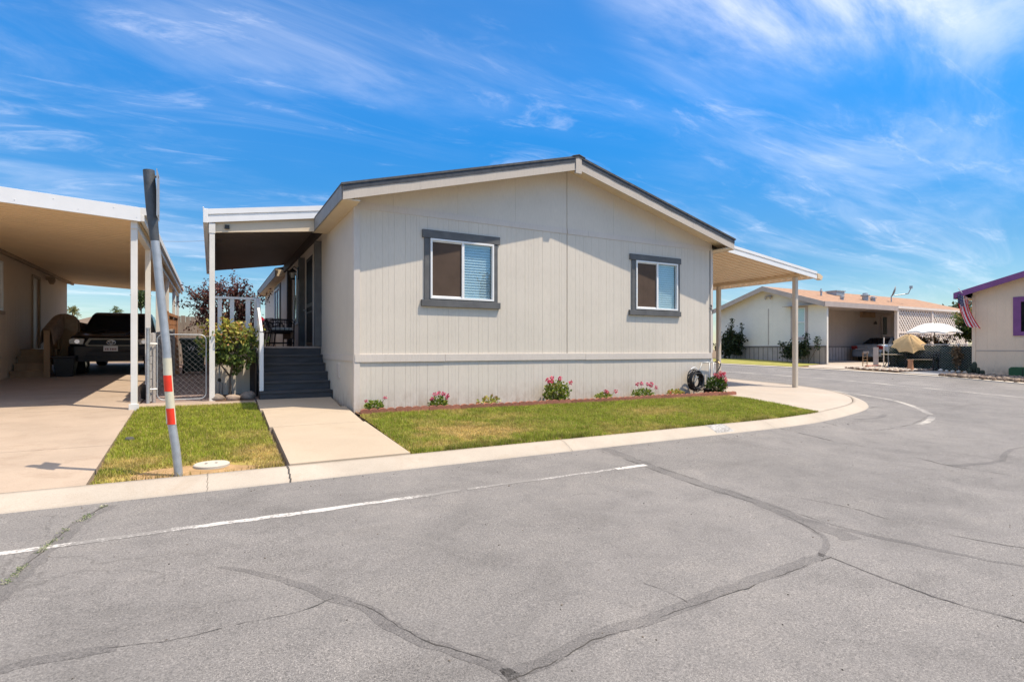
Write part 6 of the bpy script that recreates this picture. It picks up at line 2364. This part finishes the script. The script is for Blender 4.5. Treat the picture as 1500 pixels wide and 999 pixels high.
for yb, yt, hwb, hwt, zt in ((0.75, 1.55, 0.78, 0.58, 1.40), (1.1, 1.75, 0.82, 0.60, 1.445), (2.6, 2.3, 0.82, 0.60, 1.45), (3.35, 2.55, 0.78, 0.58, 1.42)):
    r = cab_sec(0, hwb, 0.95, hwt, zt)
    rings.append([(x, yb + (yt - yb) * (z - 0.95) / (zt - 0.95), z) for x, _, z in r])
mb.loft(rings)
mb.build("cabin", M["car_silver"], cr, local=True, smooth=True, autosmooth=40)
mb = MB(); mb.poly([(-0.70, 0.86, 1.03), (0.70, 0.86, 1.03), (0.56, 1.42, 1.36), (-0.56, 1.42, 1.36)]); mb.build("rear_window", M["car_glass"], cr, local=True)
for s in (-1, 1):
    mb = MB(); mb.poly([(s * 0.80, 1.15, 1.0), (s * 0.80, 3.0, 1.0), (s * 0.63, 2.45, 1.38), (s * 0.63, 1.6, 1.38)]); mb.build("side_window", M["car_glass"], cr, local=True)
    mb = MB(); mb.loft([[(s * x, y, z) for x, z in ((0.50, 0.72), (0.85, 0.70), (0.87, 0.90), (0.56, 0.92))] for y in (0.0, 0.16)]); mb.build("tail_light", M["tail"], cr, local=True, bevel=0.02)
    mb = MB(); mb.box(s * 0.93 - 0.1, s * 0.93 + 0.1, 2.9, 3.0, 0.98, 1.10); mb.build("mirror", M["car_silver"], cr, local=True, bevel=0.02)
mb = MB(); mb.loft([sect(-0.04, 0.72, 0.30, 0.62, 0.08, crown=0), sect(0.06, 0.86, 0.26, 0.64, 0.08, crown=0), sect(0.3, 0.915, 0.26, 0.62, 0.06, crown=0)]); mb.build("bumper", M["car_silver"], cr, local=True, smooth=True, autosmooth=50)
mb = MB(); mb.box(-0.62, 0.62, -0.005, 0.03, 0.70, 0.735); mb.build("chrome_strip", M["chrome"], cr, local=True)
mb = MB(); mb.box(-0.155, 0.155, -0.055, -0.043, 0.45, 0.60); mb.build("license_plate", M["plate"], cr, local=True)
mb = MB(); oval_ = [(0.06 * math.cos(a), 0.015, 0.83 + 0.03 * math.sin(a)) for a in [2 * PI * j / 16 for j in range(16)]]; mb.tube(oval_, 0.012, 5, closed=True); mb.build("emblem", M["chrome"], cr, local=True)
for x in (-0.78, 0.78):
    for y in (0.98, 3.75):
        wheel(cr, x, y, 0.32, 0.21)

# garden corner: umbrellas, bench, table, odds and ends
def umbrella(name, label, base, apex, axis, R, drop, ribs, mat, polem, valance=0.0):
    t = thing(name, label, "umbrella", base)
    ax = Vector(axis).normalized()
    s = ax.cross(Vector((0, 1, 0.3))).normalized()
    u = ax.cross(s)
    A = Vector(apex)
    mb = MB()
    n = ribs * 4
    rows = [mb.add([A])]
    lev = 6
    for k in range(1, lev + 1):
        f = k / lev
        row = []
        for j in range(n):
            a = 2 * PI * j / n
            between = abs(math.sin(a * ribs / 2))
            r = R * f * (1 - 0.17 * between * f)
            d = drop * (f ** 1.35) - 0.10 * R * between * f * (1.25 - f) * 2
            row.append(A + (s * math.cos(a) + u * math.sin(a)) * r - ax * d)
        rows.append(mb.add(row))
    for j in range(n):
        mb.f.append((rows[0], rows[1] + j, rows[1] + (j + 1) % n))
    for k in range(1, lev):
        for j in range(n):
            l = (j + 1) % n
            mb.f.append((rows[k] + j, rows[k + 1] + j, rows[k + 1] + l, rows[k] + l))
    if valance:
        last = [Vector(mb.v[rows[lev] + j]) for j in range(n)]
        v2 = mb.add([p - Vector((0, 0, valance)) for p in last])
        for j in range(n):
            l = (j + 1) % n
            mb.f.append((rows[lev] + j, v2 + j, v2 + l, rows[lev] + l))
    mb.build("canopy", mat, t, smooth=False, fixn=False)
    mb = MB()
    mb.tube([Vector(base), A - ax * (drop + 0.55), A - ax * 0.02], 0.022, 8)
    mb.tube([A - ax * 0.03, A + ax * 0.08], [0.02, 0.012], 6)
    mb.build("pole", polem, t, smooth=True)
    mb = MB()
    for j in range(ribs):
        a = 2 * PI * (j) / ribs
        d = (s * math.cos(a) + u * math.sin(a))
        mb.tube([A - ax * (drop * 0.9 + 0.1), A + d * R * 0.55 - ax * (drop * 0.5)], 0.008, 4)
    mb.build("rib", polem, t)
    return t


M["mustard"] = paint("mustard_canvas", (0.58, 0.40, 0.20), 0.85, 0.1, 3)
M["canvasw"] = paint("white_canvas", (0.80, 0.82, 0.80), 0.8, 0.04, 3)
umbrella("patio_umbrella", "mustard yellow umbrella tilted towards the street over the dark table", (26.5, 4.12, zg(4.1)), (26.05, 3.90, 1.72), (-0.46, -0.26, 0.85), 0.70, 0.58, 8, M["mustard"], M["wood"])
umbrella("patio_umbrella", "wide white umbrella opened flat behind the green screened fence", (28.4, 3.9, zg(3.9)), (28.4, 3.9, 2.31), (-0.05, -0.05, 1), 1.15, 0.40, 8, M["canvasw"], M["wood"], 0.06)
bn = thing("garden_bench", "black ornate metal garden bench with light seat slats on the gravel", "bench", (26.3, 3.3, zg(3.3)))
mb = MB()
for y in (2.85, 3.95):
    mb.tube([(25.85, y, zg(y) - 0.02), (25.87, y, 0.60), (26.3, y, 0.60), (26.42, y, 1.0)], 0.03, 6)
    mb.tube([(26.32, y, zg(y) - 0.02), (26.3, y, 0.6)], 0.03, 6)
    mb.tube([(25.87, y, 0.60), (25.84, y, 0.80), (26.3, y, 0.82)], 0.025, 6)
mb.build("frame", M["black"], bn, smooth=True)
mb = MB()
for k in range(4):
    x = 25.86 + k * 0.12
    mb.box(x, x + 0.09, 2.85, 3.95, 0.585, 0.61)
mb.build("seat", paint("bleached_slats", (0.42, 0.33, 0.22), 0.8, 0.15, 5), bn)
mb = MB()
for k in range(9):
    y = 2.9 + k * 0.13
    mb.tube([(26.31, y, 0.64), (26.37, y + 0.05, 0.84), (26.42, y, 1.0)], 0.018, 5)
    mb.tube([(26.31, y + 0.1, 0.64), (26.37, y + 0.03, 0.84), (26.42, y + 0.1, 1.0)], 0.018, 5)
mb.tube([(26.42, 2.85, 1.0), (26.44, 3.4, 1.08), (26.42, 3.95, 1.0)], 0.035, 6)
mb.build("backrest", M["black"], bn, smooth=True)
tbx = thing("patio_table", "small dark patio table under the mustard umbrella", "table", (25.95, 4.5, zg(4.5)))
mb = MB(); mb.lathe([(0.42, 0.0), (0.44, 0.015), (0.42, 0.03)], (25.9, 4.55, zg(4.5) + 0.60), 20); mb.build("tabletop", paint("bleached_top", (0.40, 0.34, 0.25), 0.7, 0.15, 6), tbx)
for k in range(4):
    a = PI / 4 + k * PI / 2
    mb = MB(); mb.tube([(25.9 + 0.3 * math.cos(a), 4.55 + 0.3 * math.sin(a), zg(4.5) + 0.60), (25.9 + 0.18 * math.cos(a), 4.55 + 0.18 * math.sin(a), zg(4.5) + 0.3), (25.9 + 0.34 * math.cos(a), 4.55 + 0.34 * math.sin(a), zg(4.5) - 0.02)], 0.02, 6); mb.build("leg", M["black"], tbx, smooth=True)
tree("dark_shrub", "dark tangled plant behind the mustard umbrella and table", "shrub", (27.3, 4.9, zg(4.9)), 0.3, 0.04, (27.2, 5.0, 0.72), (0.5, 0.85, 0.5), 46, 30, 0.14, [(0.02, 0.026, 0.012), (0.035, 0.04, 0.02), (0.05, 0.04, 0.025)], None, leafmat="leaf_dark", spread=0.15)
pot = thing("clay_pot", "tall orange clay pot on the gravel in front of the bench", "pot", (25.0, 3.35, zg(3.4)))
mb = MB(); mb.lathe([(0.13, -0.02), (0.11, 0.12), (0.09, 0.36), (0.11, 0.43), (0.12, 0.45), (0.09, 0.45), (0.07, 0.33)], (25.0, 3.35, zg(3.4)), 16, caps=False); mb.build("pot_body", paint("orange_clay", (0.45, 0.22, 0.12), 0.8, 0.15, 6, 0.2, 40), pot, smooth=True)
mb = MB(); mb.lathe([(0.0001, 0.40), (0.085, 0.40)], (25.0, 3.35, zg(3.4)), 16, caps=False); mb.build("soil", M["bed"], pot)
wb = MB(); wb.box(26.28, 26.32, 5.35, 5.58, zg(5.4) - 0.03, zg(5.4) + 0.92); o = wb.build("garden_board", M["skirt"]); tag(o, "upright pale grey board beside the far driveway", "board")
stk = MB(); stk.tube([(26.5, 5.22, zg(5.2) - 0.05), (26.5, 5.2, 1.65)], 0.025, 6); o = stk.build("garden_stake", M["lattice"]); tag(o, "thin tan stake standing right of the pale grey board", "stake")
tp = thing("trellis", "small dark trellis post at the end of the far driveway", "trellis", (25.9, 5.5, zg(5.5)))
mb = MB()
for y in (5.50, 5.70):
    mb.tube([(25.6, y, zg(y) - 0.03), (25.62, y, 0.92)], 0.02, 6)
for k in range(4):
    mb.tube([(25.61, 5.48, 0.40 + k * 0.15), (25.61, 5.72, 0.40 + k * 0.15)], 0.012, 5)
mb.build("frame", M["wood"], tp)
M["brick"] = paint("red_brick", (0.42, 0.15, 0.10), 0.85, 0.2, 12)
for k in range(5):
    mb = MB(); x = 25.0 + 0.24 * k; mb.box(x, x + 0.21, 5.16 + 0.02 * (k % 2), 5.27 + 0.02 * (k % 2), zg(5.2) - 0.03, zg(5.2) + 0.07); o = mb.build("brick", M["brick"], bevel=0.008)
    tag(o, "red brick in the short row between gravel bed and far driveway", "brick", "red bricks at the gravel bed")

cf = thing("screened_fence", "chain link fence with dark green screening left of the peach house", "fence", (26.3, 2.6, zg(2.6)))
mb = MB()
mb.box(26.40, 26.43, 1.52, 4.9, 0.12, 1.20)
mb.build("green_screening", paint("dark_green_screening", (0.010, 0.030, 0.013), 0.9, 0.6, 9, 0.4, 30), cf)
mb = MB()
for y in (1.55, 2.1, 4.9):
    mb.tube([(26.3, y, zg(y) - 0.05), (26.3, y, 1.30)], 0.03, 8)
mb.tube([(26.3, 1.5, 1.26), (26.3, 4.9, 1.28)], 0.02, 6)
mb.build("fence_frame", M["galv"], cf)
mb = MB()
H, L, stp = 1.1, 3.4, 0.11
for sg in (1, -1):
    for k in range(-int(H / stp) - 1, int(L / stp) + 1):
        c = k * stp
        s0, s1 = max(0, c), min(L, c + H)
        if s1 - s0 < 0.02:
            continue
        za, zb = (s0 - c), (s1 - c)
        if sg < 0:
            za, zb = H - za, H - zb
        mb.tube([(26.31 + 0.004 * sg, 1.5 + s0, 0.15 + za), (26.31 + 0.004 * sg, 1.5 + s1, 0.15 + zb)], 0.0042, 4, caps=False)
mb.build("wire_mesh", M["galv"], cf)
tree("dry_vine", "dry brown vine climbing the gate post of the screened fence", "vine", (26.18, 2.1, zg(2.1)), 0.5, 0.03, (26.16, 2.1, 0.80), (0.16, 0.22, 0.62), 40, 14, 0.09, [(0.20, 0.13, 0.07), (0.30, 0.20, 0.11), (0.12, 0.08, 0.045)], None, spread=0.08)
tree("garden_tree", "green tree with orange tinged leaves between lattice and peach house", "tree", (29.3, 2.5, zg(2.3)), 1.0, 0.08, (29.3, 2.75, 2.25), (0.75, 0.85, 1.0), 90, 34, 0.15, [(0.06, 0.10, 0.02), (0.10, 0.15, 0.03), (0.035, 0.06, 0.016)], [(0.20, 0.20, 0.05), (0.30, 0.20, 0.06), (0.12, 0.17, 0.04)], spread=0.17, splits=4)
tree("reddish_shrub", "reddish brown flowering shrub behind the screened fence under the white umbrella", "shrub", (28.8, 4.7, zg(4.7)), 0.5, 0.05, (28.8, 4.4, 1.25), (0.5, 1.35, 0.55), 70, 30, 0.13, [(0.16, 0.07, 0.05), (0.08, 0.07, 0.03), (0.22, 0.12, 0.07), (0.06, 0.08, 0.025)], None, spread=0.15)

# the peach and purple house
ph = thing("peach_house", "peach sided house with purple eaves and window trim at the right edge", "house", (31, -3, 0))
QX, QY0, QY1, QR = 26.0, -9.0, 1.48, -3.2
def qz(y):
    return 4.92 - 0.285 * abs(y - QR)
mb = MB()
for y0, y1, z0, z1 in ((0.02, QY1, 1.02, 3.2), (-1.25, 0.02, 1.02, 1.68), (-1.25, 0.02, 3.05, 3.2), (QY0, -1.25, 1.02, 3.2)):
    grooved(mb, y0, y1, cz(z0), cz(z1), lambda a, d, z: (QX + d, a, z), pitch=0.3, origin=0.08)
grooved(mb, QY0, QY1, cz(-0.5), cz(1.02), lambda a, d, z: (QX + d, a, z), pitch=0.3, origin=0.08)
grooved(mb, QY0, QY1, cz(3.2), lambda a: qz(a) - 0.1, lambda a, d, z: (QX + d, a, z), pitch=0.3, origin=0.08)
mb.quad((QX, QY1, -0.1), (40, QY1, -0.1), (40, QY1, 3.5), (QX, QY1, 3.5))
mb.quad((QX, QY0, -0.6), (40, QY0, -0.6), (40, QY0, 3.3), (QX, QY0, 3.3))
mb.build("wall", M["peach"], ph, fixn=False)
mb = MB()
mb.prism([(QY1 + 0.5, qz(QY1 + 0.5)), (QR, 4.92), (QY0 - 0.4, qz(QY0 - 0.4)), (QY0 - 0.4, qz(QY0 - 0.4) - 0.07), (QR, 4.85), (QY1 + 0.5, qz(QY1 + 0.5) - 0.07)], "x", 25.62, 40.4)
rf = mb.build("roof", M["shingle"], ph)
for s in (-1, 1):
    ye = QY1 + 0.51 if s > 0 else QY0 - 0.41
    mb = MB(); mb.prism([(ye, qz(ye) - 0.23), (QR, 4.92 - 0.23), (QR, 4.93), (ye, qz(ye) + 0.01)], "x", 25.57, 25.62); mb.build("rake_board", M["purple"], rf)
mb = MB(); mb.box(25.58, 40.3, QY1 + 0.47, QY1 + 0.51, qz(QY1 + 0.5) - 0.25, qz(QY1 + 0.5)); mb.build("fascia", M["purple"], rf)
mb = MB(); mb.box(25.66, 40.3, QY1 + 0.01, QY1 + 0.46, 3.18, 3.21); mb.build("eave_soffit", M["tan_under"], rf)
mb = MB(); mb.box(QX - 0.02, QX + 0.01, QY1 - 0.10, QY1 + 0.02, -0.02, 3.3); mb.build("corner_board", M["peach"], ph)
mb = MB(); mb.box(QX - 0.012, QX + 0.004, QY0, QY1 - 0.12, 0.99, 1.02); mb.build("belt_line", M["pinktrim"], ph)
mb = MB()
for b in ((-0.10, 0.14, 1.60, 3.14), (-1.38, -1.14, 1.60, 3.14), (-1.14, -0.10, 2.94, 3.14), (-1.14, -0.10, 1.60, 1.76)):
    mb.box(QX - 0.05, QX + 0.01, *b)
pw = mb.build("window", M["purple"], ph)
mb = MB(); mb.box(QX - 0.01, QX + 0.0, -1.14, -0.10, 1.76, 2.94); mb.build("pane", M["car_glass"], pw)

fl = thing("flag", "american flag hanging from a short pole at the corner of the peach house", "flag", (25.8, 1.6, 3.0))
mb = MB()
mb.tube([(25.98, 1.60, 3.08), (25.35, 1.72, 3.62)], 0.016, 8)
mb.build("pole", M["white"], fl, smooth=True)
mb = MB(); mb.box(25.86, 26.0, 1.54, 1.68, 2.98, 3.10); mb.build("bracket", M["galv"], fl)
NU, NV = 78, 39
mb = MB()
ids = []
hoist0, hoist1 = Vector((25.78, 1.64, 3.26)), Vector((25.42, 1.705, 3.555))
for i in range(NU + 1):
    u = i / NU
    row = []
    for j in range(NV + 1):
        v = j / NV
        top = hoist0.lerp(hoist1, 0.15 + 0.55 * (1 - v))
        # the cloth hangs down: its length runs along -z, gathered in deep folds
        g = 1 - 0.35 * u
        fold = 0.10 * math.sin(v * 11 + u * 1.5) * min(1, u * 3 + 0.15)
        spread = (v - 0.5) * (0.38 + 0.42 * u)
        p = Vector((top.x - 0.02 + fold, top.y + spread * -0.62 - 0.32 * u * u, top.z - 0.06 - 1.30 * u - 0.10 * math.sin(v * 5) * u - 0.28 * u * (v - 0.5)))
        row.append(p)
    ids.append(row)
def flagcol(i, j):
    u, v = (i + 0.5) / NU, (j + 0.5) / NV
    if u < 0.34 and v < 7 / 13:
        a, b = u / 0.34 * 12, v / (7 / 13) * 10
        ia, ib = round(a), round(b)
        if 1 <= ia <= 11 and 1 <= ib <= 9 and (ia + ib) % 2 == 0 and (a - ia) ** 2 + (b - ib) ** 2 < 0.12:
            return (0.75, 0.75, 0.75)
        return (0.02, 0.03, 0.13)
    return (0.68, 0.03, 0.045) if int(v * 13) % 2 == 0 else (0.85, 0.83, 0.82)
for i in range(NU):
    for j in range(NV):
        mb.color(flagcol(i, j))
        mb.quad(ids[i][j], ids[i + 1][j], ids[i + 1][j + 1], ids[i][j + 1])
mb.build("cloth", M["petal"], fl, fixn=False)

cac = thing("cactus", "small dark columnar cactus by the corner of the peach house", "cactus", (25.3, 1.15, zg(1)))
mb = MB()
for x, y, h, r in ((25.3, 1.15, 0.50, 0.09), (25.22, 1.0, 0.28, 0.07), (25.35, 1.32, 0.30, 0.07), (25.15, 1.25, 0.2, 0.08), (25.2, 0.85, 0.18, 0.08)):
    mb.lathe([(r * 0.8, -0.03), (r, h * 0.3), (r * 0.95, h * 0.8), (r * 0.6, h * 0.96), (0.001, h)], (x, y, zg(y)), 10)
mb.build("stem", paint("dark_cactus_green", (0.03, 0.04, 0.025), 0.8, 0.3, 12, 0.4, 30), cac, smooth=True)
gb = thing("green_box", "low green utility box by the wall of the peach house under the purple window", "utility box", (25.6, -0.3, 0))
mb = MB(); mb.prism([(-0.75, -0.04), (0.08, -0.03), (0.08, 0.30), (0.0, 0.36), (-0.68, 0.36), (-0.75, 0.30)], "x", 25.35, 25.9); mb.build("cabinet", paint("utility_green", (0.03, 0.10, 0.04), 0.6, 0.1), gb, bevel=0.015)
mb = MB(); mb.box(25.345, 25.352, -0.36, -0.34, 0.0, 0.3); mb.build("door_seam", M["black"], gb)

# low hedge line and roofs closing the view behind the lattice
tree("far_tree", "far green treetop above the lattice roof line", "tree", (52, 12.5, 0.54), 2.0, 0.15, (52, 12.5, 3.5), (1.6, 2.0, 1.7), 60, 26, 0.4, [(0.05, 0.07, 0.03), (0.08, 0.10, 0.04)], spread=0.4)
cy = tree("cypress_tree", "tall dark cypress across the near road, mirrored in the larger window", "tree", (14.3, -23.5, zg(-16)), 1.0, 0.14, (14.3, -23.5, 3.4), (0.85, 0.85, 3.4), 160, 30, 0.34, [(0.02, 0.035, 0.014), (0.03, 0.05, 0.018)], None, leafmat="leaf_dark", spread=0.3)

# ------------------------------------------------------------------ light, sky, camera
SUN = Vector((0.46, -0.41, 1.23)).normalized()
el = math.asin(SUN.z)
ld = bpy.data.lights.new("sun", "SUN")
ld.energy = 3.8
ld.angle = math.radians(0.53)
ld.color = (1.0, 0.87, 0.70)
lo_ = bpy.data.objects.new("sun", ld)
COL.objects.link(lo_)
lo_.location = (20, -20, 40)
lo_.rotation_euler = SUN.to_track_quat("Z", "Y").to_euler()

w = bpy.data.worlds.new("World")
SC.world = w
w.use_nodes = True
nt = w.node_tree
nt.nodes.clear()
N = nt.nodes.new
Lk = nt.links.new
out = N("ShaderNodeOutputWorld")
bg = N("ShaderNodeBackground")
bg.inputs["Strength"].default_value = 0.15
Lk(bg.outputs[0], out.inputs["Surface"])
sky = N("ShaderNodeTexSky")
sky.sky_type = "NISHITA"
sky.sun_disc = False
sky.sun_elevation = el
sky.sun_rotation = math.atan2(SUN.x, SUN.y)
sky.altitude = 100
sky.air_density = 1.0
sky.dust_density = 0.4
sky.ozone_density = 2.2
tc = N("ShaderNodeTexCoord")
sep = N("ShaderNodeSeparateXYZ")
Lk(tc.outputs["Generated"], sep.inputs[0])
def mth(op, a, b=None, clamp=False):
    n = N("ShaderNodeMath")
    n.operation = op
    n.use_clamp = clamp
    for s, v in ((n.inputs[0], a), (n.inputs[1], b)):
        if v is None:
            continue
        if isinstance(v, (int, float)):
            s.default_value = v
        else:
            Lk(v, s)
    return n.outputs[0]
zc = mth("MAXIMUM", sep.outputs[2], 0.0)
den = mth("ADD", zc, 0.16)
cmb = N("ShaderNodeCombineXYZ")
Lk(mth("DIVIDE", sep.outputs[0], den), cmb.inputs[0])
Lk(mth("DIVIDE", sep.outputs[1], den), cmb.inputs[1])
def cloud(scale, rot, loc, detail, rough, dist):
    mp = N("ShaderNodeMapping")
    mp.inputs["Scale"].default_value = scale
    mp.inputs["Rotation"].default_value = (0, 0, math.radians(rot))
    mp.inputs["Location"].default_value = loc
    Lk(cmb.outputs[0], mp.inputs["Vector"])
    n = N("ShaderNodeTexNoise")
    n.inputs["Scale"].default_value = 1.0
    n.inputs["Detail"].default_value = detail
    n.inputs["Roughness"].default_value = rough
    n.inputs["Distortion"].default_value = dist
    Lk(mp.outputs[0], n.inputs["Vector"])
    return n.outputs["Fac"]
def rampv(fac, a, b, hi=1.0):
    n = N("ShaderNodeMapRange")
    n.interpolation_type = "SMOOTHSTEP"
    n.inputs["From Min"].default_value = a
    n.inputs["From Max"].default_value = b
    n.inputs["To Max"].default_value = hi
    Lk(fac, n.inputs["Value"])
    return n.outputs[0]
def toward(d, a, b):
    n = N("ShaderNodeVectorMath")
    n.operation = "DOT_PRODUCT"
    Lk(tc.outputs["Generated"], n.inputs[0])
    n.inputs[1].default_value = Vector(d).normalized()
    return rampv(n.outputs["Value"], a, b)
c1 = cloud((0.75, 2.3, 1), 24, (3.1, 1.7, 0), 9, 0.62, 0.9)      # long veils
c2 = cloud((2.2, 6.5, 1), 33, (7.3, 2.2, 0), 8, 0.66, 1.2)       # fine streaks
c3 = cloud((0.5, 0.9, 1), 10, (1.3, 5.7, 0), 4, 0.5, 0.3)        # where the veils gather
veil = mth("MULTIPLY", rampv(c1, 0.42, 0.75, 0.75), rampv(c3, 0.30, 0.62))
streak = mth("MULTIPLY", rampv(c2, 0.50, 0.78, 0.55), rampv(c1, 0.38, 0.6))
bank = mth("MULTIPLY", toward((0.707, 0.488, 0.70), 0.950, 1.0), rampv(c1, 0.30, 0.62, 0.85))
bank2 = mth("MULTIPLY", toward((0.862, 0.294, 0.56), 0.978, 1.0), rampv(c1, 0.30, 0.62, 0.45))
cov = mth("MAXIMUM", mth("ADD", mth("ADD", mth("ADD", mth("MULTIPLY", veil, 0.36), mth("MULTIPLY", rampv(c3, 0.25, 0.6), 0.025)), mth("MULTIPLY", streak, 0.45)), mth("ADD", mth("MULTIPLY", bank, 0.85), bank2)), 0.0)
over = mth("MULTIPLY", rampv(sep.outputs[2], 0.60, 0.82), rampv(c3, 0.20, 0.50, 0.95))      # unseen cirrus overhead, added to brighten the ambient light
cov = mth("MINIMUM", mth("MAXIMUM", cov, over), 1.0)
hs = N("ShaderNodeHueSaturation")
hs.inputs["Saturation"].default_value = 1.22
hs.inputs["Value"].default_value = 1.0
Lk(sky.outputs[0], hs.inputs["Color"])
tint = N("ShaderNodeMix")
tint.data_type = "RGBA"
tint.blend_type = "MULTIPLY"
tint.inputs[0].default_value = 1.0
Lk(hs.outputs[0], tint.inputs[6])
grade = N("ShaderNodeValToRGB")
for e, (p, c) in zip([grade.color_ramp.elements[0], grade.color_ramp.elements[1], grade.color_ramp.elements.new(0.16), grade.color_ramp.elements.new(0.40)],
                     ((0.0, (0.62, 0.58, 0.52)), (1.0, (0.30, 0.75, 0.90)), (0.16, (0.25, 0.47, 0.57)), (0.40, (0.11, 0.68, 0.92)))):
    e.position = p
    e.color = (*c, 1)
Lk(zc, grade.inputs["Fac"])
Lk(grade.outputs["Color"], tint.inputs[7])
mx = N("ShaderNodeMix")
mx.data_type = "RGBA"
Lk(cov, mx.inputs[0])
Lk(tint.outputs[2], mx.inputs[6])
mx.inputs[7].default_value = (6.0, 5.9, 6.2, 1)
Lk(mx.outputs[2], bg.inputs["Color"])

cd = bpy.data.cameras.new("camera")
cam = bpy.data.objects.new("camera", cd)
COL.objects.link(cam)
cam.location = (-2.11, -9.34, 1.05)
cam.rotation_euler = (PI / 2, 0, -math.radians(28.8))
cd.sensor_width = 36
cd.sensor_fit = "HORIZONTAL"
cd.lens = 800 / 1500 * 36
cd.shift_y = 12.5 / 1500
cd.clip_start = 0.05
cd.clip_end = 3000
SC.camera = cam
vs = SC.view_settings
SC.display_settings.display_device = "sRGB"
vs.view_transform = "Standard"
vs.look = "None"
vs.exposure = 0.66
vs.gamma = 1.0
vs.use_curve_mapping = False
SC.cycles.use_denoising = True
SC.cycles.max_bounces = 12
SC.cycles.diffuse_bounces = 8
SC.cycles.transparent_max_bounces = 12
SC.render.film_transparent = False
